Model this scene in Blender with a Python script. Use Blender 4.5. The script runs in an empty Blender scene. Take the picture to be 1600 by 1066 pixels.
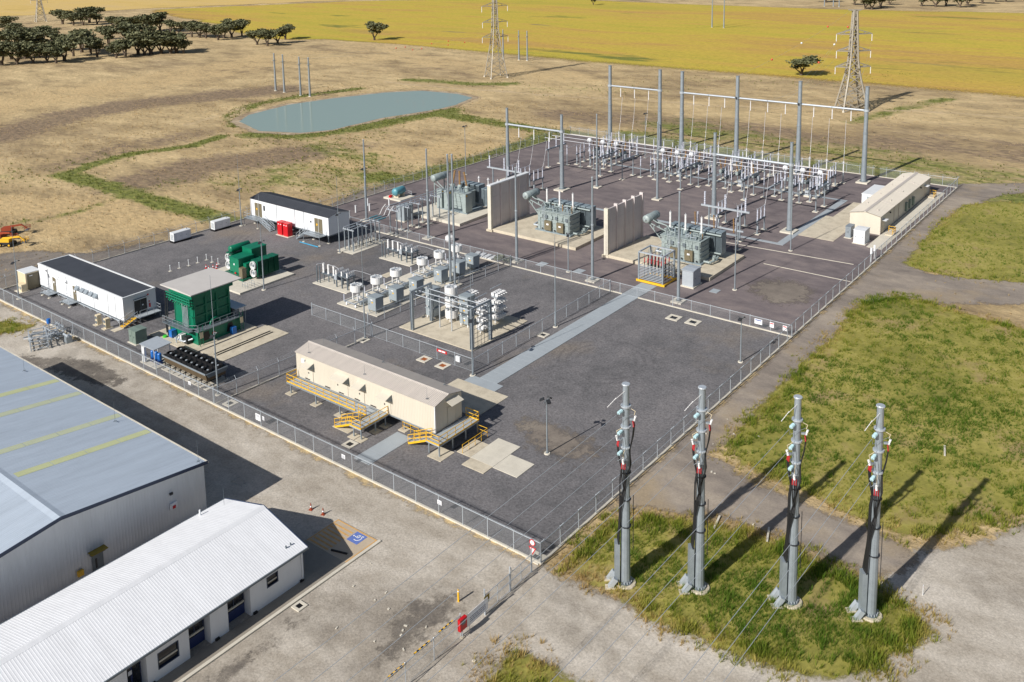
import bpy, bmesh, math, random
from mathutils import Vector, Matrix, noise
from mathutils.geometry import delaunay_2d_cdt
random.seed(7)
PI = math.pi
SC = bpy.context.scene
COL = SC.collection

# ------------------------------------------------------------------ camera
FPX, CX, CY = 1456.79, 800.0, 136.13
PITCH, ROLL, YAW = 0.15804971, -0.01617719, 0.66236713
CAM = Vector((-61.1875, -45.2885, 55.6146))
_f = Vector((math.cos(YAW)*math.cos(PITCH), math.sin(YAW)*math.cos(PITCH), -math.sin(PITCH)))
_r0 = Vector((math.sin(YAW), -math.cos(YAW), 0)); _u0 = _r0.cross(_f)
_r = math.cos(ROLL)*_r0 + math.sin(ROLL)*_u0
_u = -math.sin(ROLL)*_r0 + math.cos(ROLL)*_u0
cd = bpy.data.cameras.new('camera'); cam = bpy.data.objects.new('camera', cd); COL.objects.link(cam)
cd.sensor_width = 36; cd.lens = FPX/1600*36; cd.shift_y = (CY-533)/1600
cd.clip_start = 1; cd.clip_end = 20000
cam.matrix_world = Matrix(((_r.x,_u.x,-_f.x,CAM.x),(_r.y,_u.y,-_f.y,CAM.y),(_r.z,_u.z,-_f.z,CAM.z),(0,0,0,1)))
SC.camera = cam
def at(u, v, z=0.0):
    """point on the level z seen at a pixel of the photograph"""
    d = _f + _r*((u-CX)/FPX) - _u*((v-CY)/FPX)
    t = (z-CAM.z)/d.z
    return CAM + d*t

# ------------------------------------------------------------------ light
SUN_AZ, SUN_EL = math.radians(-7.4), math.radians(34.5)     # way the shadows fall, height of the sun
SUN_STRENGTH, SKY_STRENGTH = 5.0, 0.06
W = bpy.data.worlds.new('World'); SC.world = W; W.use_nodes = True
nt = W.node_tree; nt.nodes.clear()
sky = nt.nodes.new('ShaderNodeTexSky'); sky.sky_type = 'NISHITA'; sky.sun_disc = False
sky.sun_elevation = SUN_EL; sky.sun_rotation = math.atan2(-math.cos(SUN_AZ), -math.sin(SUN_AZ))
sky.dust_density = 1.5; sky.altitude = 50
bg = nt.nodes.new('ShaderNodeBackground'); bg.inputs['Strength'].default_value = SKY_STRENGTH
wo = nt.nodes.new('ShaderNodeOutputWorld')
nt.links.new(sky.outputs[0], bg.inputs['Color']); nt.links.new(bg.outputs[0], wo.inputs['Surface'])
sl = bpy.data.lights.new('sun', 'SUN'); sl.energy = SUN_STRENGTH; sl.angle = math.radians(0.53); sl.color = (1.0, 0.955, 0.89)
so = bpy.data.objects.new('sun', sl); COL.objects.link(so)
_d = Vector((math.cos(SUN_EL)*math.cos(SUN_AZ), math.cos(SUN_EL)*math.sin(SUN_AZ), -math.sin(SUN_EL)))
so.rotation_euler = _d.to_track_quat('-Z', 'Y').to_euler(); so.location = (-40, 0, 120)
SC.view_settings.view_transform = 'Standard'; SC.view_settings.look = 'None'
SC.view_settings.gamma = 1; SC.view_settings.use_curve_mapping = False; SC.view_settings.exposure = 0.1
SC.render.engine = 'CYCLES'
SC.cycles.transparent_max_bounces = 24

# ------------------------------------------------------------------ materials
def lin(c):
    return tuple(((x/255)/12.92 if x/255 <= .04045 else ((x/255+.055)/1.055)**2.4) for x in c)
MATS = {}
def nodes_of(name):
    m = bpy.data.materials.new(name); m.use_nodes = True
    n = m.node_tree; b = n.nodes['Principled BSDF']
    return m, n, b
def noise_node(n, scale, detail=4, rough=.6, vec=None):
    t = n.nodes.new('ShaderNodeTexNoise'); t.inputs['Scale'].default_value = scale
    t.inputs['Detail'].default_value = detail; t.inputs['Roughness'].default_value = rough
    if vec is not None: n.links.new(vec, t.inputs['Vector'])
    return t
def ramp(n, src, stops):
    r = n.nodes.new('ShaderNodeValToRGB'); e = r.color_ramp.elements
    while len(e) < len(stops): e.new(.5)
    for el, (p, c) in zip(e, stops):
        el.position = p; el.color = (c if len(c) == 4 else tuple(c)+(1,))
    n.links.new(src, r.inputs['Fac']); return r
def mixc(n, fac, a, b, mode='MIX'):
    m = n.nodes.new('ShaderNodeMix'); m.data_type = 'RGBA'; m.blend_type = mode
    for sock, val in ((m.inputs[0], fac), (m.inputs[6], a), (m.inputs[7], b)):
        if isinstance(val, bpy.types.NodeSocket): n.links.new(val, sock)
        else: sock.default_value = val if isinstance(val, (int, float)) else (tuple(val)+(1,) if len(val) == 3 else val)
    return m.outputs[2]
def math_node(n, op, a, b=0.0, clamp=False):
    m = n.nodes.new('ShaderNodeMath'); m.operation = op; m.use_clamp = clamp
    for i, v in enumerate((a, b)):
        if isinstance(v, bpy.types.NodeSocket): n.links.new(v, m.inputs[i])
        else: m.inputs[i].default_value = v
    return m.outputs[0]
def wpos(n):
    g = n.nodes.new('ShaderNodeNewGeometry'); return g.outputs['Position']
def mat(name, rgb, rough=.55, metal=0.0, var=.12, vscale=1.2, fine=14, bump=0.0, bscale=30, tint=None, streak=False, stretch=None):
    """painted, galvanised or cast surface: base colour with blotches, fine grain and a little relief"""
    if name in MATS: return MATS[name]
    m, n, b = nodes_of(name); c = lin(rgb)
    p = wpos(n)
    if streak or stretch:
        mp = n.nodes.new('ShaderNodeMapping'); mp.inputs['Scale'].default_value = stretch or (1, 1, .12)
        n.links.new(p, mp.inputs['Vector']); p2 = mp.outputs[0]
    else: p2 = p
    a = noise_node(n, vscale, 5, .65, p2); f = noise_node(n, fine, 3, .6, p2)
    s = math_node(n, 'ADD', math_node(n, 'MULTIPLY', a.outputs['Fac'], .65), math_node(n, 'MULTIPLY', f.outputs['Fac'], .35))
    lo = tuple(x*(1-var*1.5) for x in c); hi = tuple(min(1, x*(1+var)) for x in c)
    if tint: lo = tuple(l*.5+t*.5 for l, t in zip(lo, lin(tint)))
    r = ramp(n, s, [(.3, lo), (.52, c), (.72, hi)])
    n.links.new(r.outputs[0], b.inputs['Base Color'])
    b.inputs['Roughness'].default_value = rough; b.inputs['Metallic'].default_value = metal
    if bump:
        t = noise_node(n, bscale, 4, .6, p); bn = n.nodes.new('ShaderNodeBump'); bn.inputs['Strength'].default_value = bump
        bn.inputs['Distance'].default_value = .03
        n.links.new(t.outputs['Fac'], bn.inputs['Height']); n.links.new(bn.outputs[0], b.inputs['Normal'])
    MATS[name] = m; return m

galv   = mat('galvanised_steel', (150,160,168), .45, .35, .14, 1.5)
galvd  = mat('weathered_steel', (112,122,130), .5, .3, .15, 1.5)
galvp  = mat('pale_steel', (186,194,202), .4, .3, .08, 2)
conc   = mat('concrete', (198,188,168), .85, 0, .14, .7, 9, .15, 25, (150,138,118))
concw  = mat('pale_concrete', (206,200,186), .85, 0, .12, .6, 9, .15, 25)
concg  = mat('grey_trench_cover', (158,166,172), .8, 0, .07, .4, 7, .1, 20)
wallc  = mat('precast_wall', (204,195,194), .85, 0, .14, .5, 6, .1, 15, streak=True)
white  = mat('white_paint', (222,225,228), .45, 0, .05, .8, streak=True)
whiteb = mat('white_wall', (222,225,230), .6, 0, .05, .6, streak=True)
cream  = mat('cream_sheet', (206,199,184), .5, 0, .05, .6, streak=True)
creamr = mat('cream_roof', (196,188,180), .5, 0, .09, 1.0, 5, stretch=(.1,1,1))
creamp = mat('pale_roof', (216,208,194), .5, 0, .06, .3)
darkr  = mat('dark_roof', (66,69,76), .6, 0, .16, .6, 6)
bluer  = mat('blue_grey_roof', (176,188,202), .5, .0, .09, 1.1, 5, stretch=(.06,1,1))
whiter = mat('white_roof', (230,232,236), .5, .0, .06, 1.0, 5, stretch=(1,.08,1))
shedw  = mat('shed_wall', (212,216,220), .4, .1, .08, .35, 3, streak=True)
skyl   = mat('skylight_sheet', (198,203,158), .5, 0, .06, .6)
yellow = mat('safety_yellow', (232,182,44), .5, 0, .1, 2)
orange = mat('hire_orange', (150,66,40), .5, 0, .15, 2)
red    = mat('red_enamel', (196,24,34), .4, 0, .08, 1)
green  = mat('green_enamel', (10,112,84), .4, 0, .16, .9, 8)
greend = mat('green_radiator', (12,92,70), .45, 0, .16, .9)
tgrey  = mat('transformer_grey_green', (150,162,162), .5, .05, .14, 1.4)
tgreyd = mat('transformer_radiator', (130,144,152), .5, .05, .16, 1.4)
grey   = mat('grey_cabinet', (150,160,166), .5, .05, .08, 1.2)
greyd  = mat('grey_cabinet_side', (120,130,138), .5, .05, .08, 1.2)
kgreen = mat('kiosk_green', (118,134,126), .5, 0, .08, 1.2)
black  = mat('black_rubber', (24,24,27), .5, 0, .2, 3)
dark   = mat('dark_metal', (52,54,58), .5, .2, .2, 2)
brownm = mat('brown_coil', (96,82,62), .6, .1, .2, 2)
glass  = mat('window_glass', (30,34,42), .12, 0, .1, .5)
blue   = mat('blue_wall', (44,58,104), .6, 0, .1, .6)
bluep  = mat('pump_blue', (40,110,190), .4, 0, .12, 2)
teal   = mat('tank_teal', (92,150,164), .4, 0, .12, 2)
porc   = mat('grey_porcelain', (196,200,214), .25, 0, .06, 4)
porcw  = mat('white_silicone', (226,226,226), .4, 0, .05, 4)
porcb  = mat('brown_porcelain', (150,118,78), .3, 0, .12, 4)
glassi = mat('glass_disc', (170,200,208), .15, 0, .08, 6)
alum   = mat('aluminium_tube', (206,208,214), .35, .3, .05, 3)
redins = mat('red_shed', (170,34,40), .45, 0, .12, 4)
cablem = mat('black_cable', (30,31,34), .5, 0, .2, 3)
bark   = mat('bark', (92,80,68), .9, 0, .25, 3, 20, .3, 20)
rust   = mat('rusty_grate', (150,84,40), .85, 0, .25, 6)
beige  = mat('beige_enclosure', (212,198,168), .5, 0, .06, 1)
brownd = mat('brown_door', (112,104,84), .5, 0, .06, 1)
signw  = mat('sign_white', (232,234,238), .4, 0, .03, 2)
signr  = mat('sign_red', (190,40,44), .4, 0, .05, 2)
signb  = mat('sign_blue', (60,84,150), .4, 0, .05, 2)
signt  = mat('sign_text', (52,64,96), .5, 0, .05, 2)
signy  = mat('sign_yellow', (226,176,40), .4, 0, .05, 2)
olive  = mat('sign_olive', (140,120,30), .5, 0, .08, 2)
paintb = mat('parking_blue', (98,120,186), .8, 0, .2, 3)
painty = mat('faded_line_yellow', (206,160,96), .8, 0, .2, 2)
tan    = mat('tan_pavement', (186,170,148), .85, 0, .1, .6, 8, .1, 20)
foot   = mat('footpath', (150,142,130), .85, 0, .12, .6, 8, .1, 20)
lattm  = mat('lattice_steel', (164,158,146), .5, .3, .12, 1)

# chain link: the wires cover about a quarter of the sheet at this distance
def chainlink():
    m, n, b = nodes_of('chain_link'); b.inputs['Base Color'].default_value = lin((168,172,176))+(1,)
    b.inputs['Metallic'].default_value = .3; b.inputs['Roughness'].default_value = .5
    tr = n.nodes.new('ShaderNodeBsdfTransparent'); mx = n.nodes.new('ShaderNodeMixShader')
    t = noise_node(n, .7, 3, .5, wpos(n))
    r = ramp(n, t.outputs['Fac'], [(.3, (.15,)*3), (.7, (.24,)*3)])
    n.links.new(r.outputs[0], mx.inputs[0]); n.links.new(tr.outputs[0], mx.inputs[1]); n.links.new(b.outputs[0], mx.inputs[2])
    n.links.new(mx.outputs[0], n.nodes['Material Output'].inputs['Surface'])
    return m
linkm = chainlink()

# ------------------------------------------------------------------ mesh builder
class MB:
    def __init__(s): s.v = []; s.f = []; s.m = []; s.cur = 0; s.smooth = set()
    def mat(s, i): s.cur = i; return s
    def add(s, vs, fs, sm=False):
        o = len(s.v); s.v += [tuple(v) for v in vs]
        for f in fs:
            if sm: s.smooth.add(len(s.f))
            s.f.append(tuple(i+o for i in f)); s.m.append(s.cur)
        return s
    def box(s, x0, x1, y0, y1, z0, z1):
        vs = [(x0,y0,z0),(x1,y0,z0),(x1,y1,z0),(x0,y1,z0),(x0,y0,z1),(x1,y0,z1),(x1,y1,z1),(x0,y1,z1)]
        return s.add(vs, [(0,3,2,1),(4,5,6,7),(0,1,5,4),(1,2,6,5),(2,3,7,6),(3,0,4,7)])
    def cbox(s, c, d, rz=0.0, ry=0.0):
        """box of size d about centre c, turned by rz, tipped by ry"""
        M = Matrix.Rotation(rz,3,'Z') @ Matrix.Rotation(ry,3,'Y'); c = Vector(c); hx,hy,hz = d[0]/2,d[1]/2,d[2]/2
        vs = [c + M @ Vector((a*hx,b*hy,e*hz)) for e in (-1,1) for a,b in ((-1,-1),(1,-1),(1,1),(-1,1))]
        return s.add(vs, [(0,3,2,1),(4,5,6,7),(0,1,5,4),(1,2,6,5),(2,3,7,6),(3,0,4,7)])
    def bar(s, p, q, w, h=None):
        """square bar between two points"""
        h = h or w; p = Vector(p); q = Vector(q); d = (q-p).normalized()
        a = d.cross(Vector((0,0,1)));  a = a.normalized() if a.length > 1e-4 else Vector((1,0,0)); b = a.cross(d)
        vs = [e + a*(i*w/2) + b*(j*h/2) for e in (p,q) for i,j in ((-1,-1),(1,-1),(1,1),(-1,1))]
        return s.add(vs, [(0,3,2,1),(4,5,6,7),(0,1,5,4),(1,2,6,5),(2,3,7,6),(3,0,4,7)])
    def cyl(s, p, q, r0, r1=None, n=10, caps=True, sm=True):
        r1 = r0 if r1 is None else r1; p = Vector(p); q = Vector(q); d = (q-p).normalized()
        a = d.orthogonal().normalized(); b = d.cross(a)
        vs = []
        for e, r in ((p,r0),(q,r1)):
            vs += [e + (a*math.cos(2*PI*i/n) + b*math.sin(2*PI*i/n))*r for i in range(n)]
        s.add(vs, [(i,(i+1)%n,n+(i+1)%n,n+i) for i in range(n)], sm)
        if caps: s.add(vs, [tuple(range(n-1,-1,-1)), tuple(range(n,2*n))])
        return s
    def tube(s, pts, r, n=6):
        for p, q in zip(pts, pts[1:]): s.cyl(p, q, r, r, n)
        return s
    def lathe(s, prof, base=(0,0,0), n=10, axis=(0,0,1), sm=False):
        """revolve (radius, height) pairs about an axis"""
        ax = Vector(axis).normalized(); a = ax.orthogonal().normalized(); b = ax.cross(a); base = Vector(base); vs = []
        for r, h in prof: vs += [base + ax*h + (a*math.cos(2*PI*i/n)+b*math.sin(2*PI*i/n))*r for i in range(n)]
        k = len(prof)
        fs = [(j*n+i, j*n+(i+1)%n, (j+1)*n+(i+1)%n, (j+1)*n+i) for j in range(k-1) for i in range(n)]
        s.add(vs, fs, sm); s.add(vs, [tuple(range(n-1,-1,-1)), tuple((k-1)*n+i for i in range(n))]); return s
    def insul(s, base, h, r, n=8, sheds=5, axis=(0,0,1)):
        """post insulator: core with sheds"""
        pr = [(r*1.05,0),(r*1.05,h*.05)]
        for i in range(sheds):
            z = h*(.07+.86*i/sheds); pr += [(r*.62,z),(r,z+h*.86/sheds*.45),(r*.62,z+h*.86/sheds*.9)]
        pr += [(r*1.0,h*.95),(r*1.0,h)]
        return s.lathe(pr, base, n, axis)
    def prism(s, poly, axis, a0, a1):
        """polygon (2-D) pushed along 'x', 'y' or 'z' between a0 and a1"""
        k = len(poly)
        def P(t, c): return {'x':(c,t[0],t[1]), 'y':(t[0],c,t[1]), 'z':(t[0],t[1],c)}[axis]
        vs = [P(t,a0) for t in poly] + [P(t,a1) for t in poly]
        return s.add(vs, [tuple(range(k-1,-1,-1)), tuple(range(k,2*k))] + [(i,(i+1)%k,k+(i+1)%k,k+i) for i in range(k)])
    def sheet(s, p, u, v, nrm, L, Wd, pitch, depth):
        """ribbed metal sheet: starts at p, ribs repeat along u over L and run along v over Wd, standing out along nrm"""
        p = Vector(p); u = Vector(u).normalized(); v = Vector(v).normalized(); nn = Vector(nrm).normalized()
        k = max(1, int(round(L/pitch))); pt = L/k; prof = []
        for i in range(k): prof += [(i*pt,0),(i*pt+pt*.55,0),(i*pt+pt*.66,depth),(i*pt+pt*.88,depth)]
        prof.append((L,0)); vs = []
        for a, d in prof: vs += [p+u*a+nn*d, p+u*a+nn*d+v*Wd]
        return s.add(vs, [(2*i,2*i+2,2*i+3,2*i+1) for i in range(len(prof)-1)])
    def mesh(s, name, mats):
        me = bpy.data.meshes.new(name); me.from_pydata(s.v, [], s.f)
        for m in (mats if isinstance(mats,(list,tuple)) else [mats]): me.materials.append(m)
        if isinstance(mats,(list,tuple)) and len(mats) > 1: me.polygons.foreach_set('material_index', s.m)
        if s.smooth: me.polygons.foreach_set('use_smooth', [i in s.smooth for i in range(len(s.f))])
        me.update()
        bm = bmesh.new(); bm.from_mesh(me); bmesh.ops.recalc_face_normals(bm, faces=bm.faces); bm.to_mesh(me); bm.free()
        return me
    def build(s, name, mats, parent=None, loc=(0,0,0)):
        return link(name, s.mesh(name, mats), parent, loc)
def link(name, me, parent=None, loc=(0,0,0), rz=0.0):
    o = bpy.data.objects.new(name, me); COL.objects.link(o); o.location = loc; o.rotation_euler = (0,0,rz)
    if parent is not None: o.parent = parent
    return o
def tag(o, label=None, cat=None, group=None, kind=None):
    if label: o['label'] = label
    if cat: o['category'] = cat
    if group: o['group'] = group
    if kind: o['kind'] = kind
    return o
def thing(name, label, cat, loc=(0,0,0), rz=0.0, group=None):
    o = bpy.data.objects.new(name, None); COL.objects.link(o); o.empty_display_size = .3
    o.location = loc; o.rotation_euler = (0,0,rz); return tag(o, label, cat, group)
def kids(o): return [c for c in bpy.data.objects if c.parent == o]
def copy_tree(o, loc=None, rz=None, label=None, group=None, scale=None, parent=None):
    c = o.copy(); COL.objects.link(c); c.parent = parent
    if loc is not None: c.location = loc
    if rz is not None: c.rotation_euler = (0,0,rz)
    if scale is not None: c.scale = scale
    if label: c['label'] = label
    if group: c['group'] = group
    for k in o.children: copy_tree(k, parent=c)
    return c
def struct(o): return tag(o, kind='structure')
# ------------------------------------------------------------------ ground
import numpy as np
def px(pts): return [tuple(at(u, v).xy) for u, v in pts]
def seg_dist(P, line):
    d = np.full(len(P), 1e9)
    for a, b in zip(line, line[1:]):
        a = np.array(a); b = np.array(b); ab = b-a; L = (ab@ab)+1e-9
        t = np.clip(((P-a)@ab)/L, 0, 1); q = a+t[:,None]*ab
        d = np.minimum(d, np.hypot(*(P-q).T))
    return d
def inside(P, poly):
    x, y = P[:,0], P[:,1]; r = np.zeros(len(P), bool)
    for (x0,y0),(x1,y1) in zip(poly, poly[1:]+poly[:1]):
        c = (y0 > y) != (y1 > y)
        with np.errstate(divide='ignore', invalid='ignore'):
            r ^= c & (x < (x1-x0)*(y-y0)/(y1-y0+1e-12)+x0)
    return r
def np_mesh(name, V, F, mats):
    me = bpy.data.meshes.new(name); V = np.asarray(V, np.float32); F = np.asarray(F, np.int32); k = F.shape[1]
    me.vertices.add(len(V)); me.vertices.foreach_set('co', V.ravel())
    me.loops.add(F.size); me.loops.foreach_set('vertex_index', F.ravel())
    me.polygons.add(len(F)); me.polygons.foreach_set('loop_start', np.arange(0, F.size, k, dtype=np.int32))
    me.polygons.foreach_set('loop_total', np.full(len(F), k, np.int32))
    for m in mats: me.materials.append(m)
    me.update(calc_edges=True); me.validate(); return me
def fattr(me, name, arr):
    a = me.attributes.new(name, 'FLOAT', 'POINT'); a.data.foreach_set('value', np.asarray(arr, np.float32))
def cattr(me, name, arr):
    a = me.attributes.new(name, 'FLOAT_COLOR', 'POINT'); a.data.foreach_set('color', np.asarray(arr, np.float32).ravel())
def attr(n, name):
    a = n.nodes.new('ShaderNodeAttribute'); a.attribute_name = name; return a

ZONES = {
 0: [  # green growth in the drains and round the pond
  (((105,272),(150,255),(210,240),(300,228),(345,213)),2.8,.95), (((100,272),(150,286),(200,300),(250,318),(320,335),(388,354)),3.6,1.),
  (((0,352),(60,345),(120,330),(200,305)),2.4,.6), (((370,196),(362,180),(400,163),(470,150),(560,139)),3.5,.85),
  (((400,210),(480,211),(560,200),(640,184),(700,173)),6,.95), (((420,222),(520,222),(600,208)),9,.35),(((590,275),(640,283),(700,264),(790,238),(850,215)),5.5,.95),
  (((690,178),(760,190),(860,206),(910,211)),5,.85), (((990,212),(1200,252),(1350,268),(1500,298),(1620,315)),9,.85),
  (((1050,195),(1200,225),(1400,252),(1600,285)),14,.6), (((640,125),(680,127),(740,132),(800,131)),5,.8),(((1335,190),(1400,172),(1480,155)),4,.7),
  (((395,285),(450,268),(520,275),(570,292)),13,.55),(((500,228),(560,245),(640,280)),8,.55),(((0,280),(80,268),(160,250)),12,.35),
  (((1500,95),(1300,132),(1060,122)),9,.35),(((850,140),(950,140),(1050,138)),12,.35),(((200,305),(260,290)),6,.5)],
 1: [  # bare brown soil
  (((0,212),(100,182),(200,165),(330,150),(430,140)),15,.75), (((220,285),(300,262),(400,250),(460,240)),13,.8),
  (((880,180),(1100,195),(1300,218)),14,.6), (((400,245),(500,235),(560,228)),8,.5),(((1380,222),(1620,240)),18,.6),
  (((90,260),(180,235),(300,210)),10,.6),(((560,190),(640,176)),5,.6),(((1380,195),(1600,205)),10,.4),(((600,170),(760,165)),5,.4)],
 2: [  # bright straw
  (((540,255),(620,240),(700,236),(760,236)),11,.9), (((10,322),(100,322),(180,318)),12,.8), (((110,352),(200,347),(300,342)),9,.9),
  (((0,165),(150,140),(300,118),(460,85)),28,.7), (((130,245),(230,232)),7,.6),(((560,70),(700,100),(900,120)),22,.6),(((1450,165),(1620,175)),8,.6),(((300,110),(600,90)),20,.6)],
 3: [  # pale wheel tracks
  (((600,128),(700,137),(760,141),(870,150),(1000,156),(1100,165),(1300,171),(1450,174),(1620,186)),1.8,.8),
  (((0,249),(100,232),(200,214),(300,194),(370,170),(450,152),(560,135)),1.4,.6), (((372,192),(362,184),(380,172)),2.5,.8),
  (((690,170),(742,158),(748,152),(700,143)),2,.7)],
}
def build_ground():
    xs = np.arange(-45, 540, 2.5); ys = np.arange(-170, 540, 2.5)
    X, Y = np.meshgrid(xs, ys, indexing='ij'); P = np.stack([X.ravel(), Y.ravel()], 1); nx, ny = len(xs), len(ys)
    Z = np.zeros((len(P),4))
    for ch, L in ZONES.items():
        for line, w, s in L:
            d = seg_dist(P, px(line)); Z[:,ch] = np.maximum(Z[:,ch], s*np.clip(1.35-d/w*.9, 0, 1))
    V = np.concatenate([P, np.full((len(P),1), -.02)], 1)
    i = np.arange(nx-1)[:,None]; j = np.arange(ny-1)[None,:]; a = (i*ny+j).ravel()
    F = np.stack([a, a+ny, a+ny+1, a+1], 1)
    B = 9000.; x0,x1,y0,y1 = xs[0],xs[-1],ys[0],ys[-1]
    ex = [(-B,-B),(x0,-B),(x1,-B),(B,-B),(-B,y0),(x0,y0),(x1,y0),(B,y0),(-B,y1),(x0,y1),(x1,y1),(B,y1),(-B,B),(x0,B),(x1,B),(B,B)]
    o = len(V); V = np.concatenate([V, [(a_,b_,-.02) for a_,b_ in ex]]); Z = np.concatenate([Z, np.zeros((16,4))])
    q = [(o+r*4+c, o+r*4+c+1, o+r*4+c+5, o+r*4+c+4) for r in range(3) for c in range(3) if (r,c) != (1,1)]
    me = np_mesh('ground', V, np.concatenate([F, np.array(q)]), [pasture_mat()])
    cattr(me, 'zone', Z); struct(link('ground', me))
def pasture_mat():
    m, n, b = nodes_of('dry_pasture'); p = wpos(n)
    mp = n.nodes.new('ShaderNodeMapping'); mp.inputs['Rotation'].default_value = (0,0,2.48); mp.inputs['Scale'].default_value = (1,.5,1)
    n.links.new(p, mp.inputs['Vector']); q = mp.outputs[0]
    big = noise_node(n, .022, 5, .6, q); mid = noise_node(n, .12, 6, .68, q); fin = noise_node(n, .9, 6, .75, q); tin = noise_node(n, .4, 5, .72, q)
    bc = math_node(n,'ADD', math_node(n,'MULTIPLY', math_node(n,'SUBTRACT', big.outputs['Fac'], .5), 1.5), .5)
    base = ramp(n, bc, [(.3, lin((136,117,90))), (.46, lin((178,155,114))), (.6, lin((208,184,138))), (.74, lin((188,166,122)))]).outputs[0]
    mc = math_node(n,'ADD', math_node(n,'MULTIPLY', math_node(n,'SUBTRACT', mid.outputs['Fac'], .5), 1.35), .5)
    mott = ramp(n, mc, [(.28, lin((96,82,62))), (.46, lin((168,146,108))), (.7, lin((218,194,148)))]).outputs[0]
    c = mixc(n, .5, base, mott)
    z = attr(n, 'zone'); sx = n.nodes.new('ShaderNodeSeparateColor'); n.links.new(z.outputs['Color'], sx.inputs[0])
    wob = math_node(n, 'ADD', math_node(n,'MULTIPLY',math_node(n, 'SUBTRACT', tin.outputs['Fac'], .5),1.1), math_node(n,'MULTIPLY',math_node(n, 'SUBTRACT', mid.outputs['Fac'], .5),1.2))
    def fac(src, lo, hi):
        s = math_node(n, 'ADD', src, wob); r = n.nodes.new('ShaderNodeMapRange'); r.interpolation_type = 'SMOOTHSTEP'
        r.inputs[1].default_value = lo; r.inputs[2].default_value = hi; n.links.new(s, r.inputs[0]); return r.outputs[0]
    c = mixc(n, math_node(n,'MULTIPLY',fac(sx.outputs[2], .35, .8),.8), c, lin((198,172,126)))
    soil = ramp(n, fin.outputs['Fac'], [(.35, lin((98,84,70))), (.65, lin((142,120,98)))]).outputs[0]
    c = mixc(n, math_node(n,'MULTIPLY',fac(sx.outputs[1], .3, .75),.85), c, soil)
    gr = ramp(n, fin.outputs['Fac'], [(.3, lin((84,90,40))), (.5, lin((114,120,52))), (.7, lin((150,146,80)))]).outputs[0]
    c = mixc(n, fac(sx.outputs[0], .35, .8), c, gr)
    c = mixc(n, fac(z.outputs['Alpha'], .35, .7), c, lin((190,168,132)))
    # scattered olive tussocks
    tus = ramp(n, tin.outputs['Fac'], [(.62, (0,0,0)), (.72, (1,1,1))]).outputs[0]
    c = mixc(n, math_node(n,'MULTIPLY',tus,.5), c, lin((104,98,56)))
    sp = ramp(n, fin.outputs['Fac'], [(.25, (.6,.6,.6)), (.5, (1,1,1)), (.75, (1.35,1.35,1.35))]).outputs[0]
    c = mixc(n, 1.0, c, sp, 'MULTIPLY')
    n.links.new(c, b.inputs['Base Color']); b.inputs['Roughness'].default_value = .95
    bn = n.nodes.new('ShaderNodeBump'); bn.inputs['Strength'].default_value = .8; bn.inputs['Distance'].default_value = .5
    n.links.new(fin.outputs['Fac'], bn.inputs['Height']); n.links.new(bn.outputs[0], b.inputs['Normal'])
    return m
build_ground()

def patch(name, pts, z, material, step=2.0, jag=.5, soft=2.0):
    """ground sheet with an uneven outline; 'edge' runs from 0 at the outline to 1 at 'soft' metres inside"""
    out = []
    for (x0,y0),(x1,y1) in zip(pts, pts[1:]+pts[:1]):
        L = math.hypot(x1-x0, y1-y0); k = max(1, int(L/step))
        for i in range(k):
            t = i/k; x = x0+(x1-x0)*t; y = y0+(y1-y0)*t
            j = noise.noise_vector(Vector((x*.35, y*.35, z*10)))*jag if jag else Vector((0,0,0))
            out.append((x+j.x, y+j.y))
    A = np.array(out); lo, hi = A.min(0), A.max(0); g = max(step*1.2, soft*.6)
    gx, gy = np.meshgrid(np.arange(lo[0], hi[0], g), np.arange(lo[1], hi[1], g))
    I = np.stack([gx.ravel(), gy.ravel()], 1); I = I[inside(I, out)]
    ring = out + out[:1]; I = I[seg_dist(I, ring) > g*.4]
    k = len(out); vv = [Vector(p) for p in out] + [Vector(p) for p in I]
    r = delaunay_2d_cdt(vv, [(i,(i+1)%k) for i in range(k)], [], 1, 1e-4)
    V = np.array([(p.x, p.y, z) for p in r[0]]); F = np.array([f for f in r[2]])
    d = seg_dist(V[:,:2], ring)
    me = np_mesh(name, V, F, [material]); fattr(me, 'edge', np.clip(d/soft, 0, 1))
    bm = bmesh.new(); bm.from_mesh(me); bmesh.ops.recalc_face_normals(bm, faces=bm.faces)
    if bm.faces and sum(f.normal.z for f in list(bm.faces)[:20]) < 0: bmesh.ops.reverse_faces(bm, faces=bm.faces)
    bm.to_mesh(me); bm.free()
    return struct(link(name, me)), out
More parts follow.
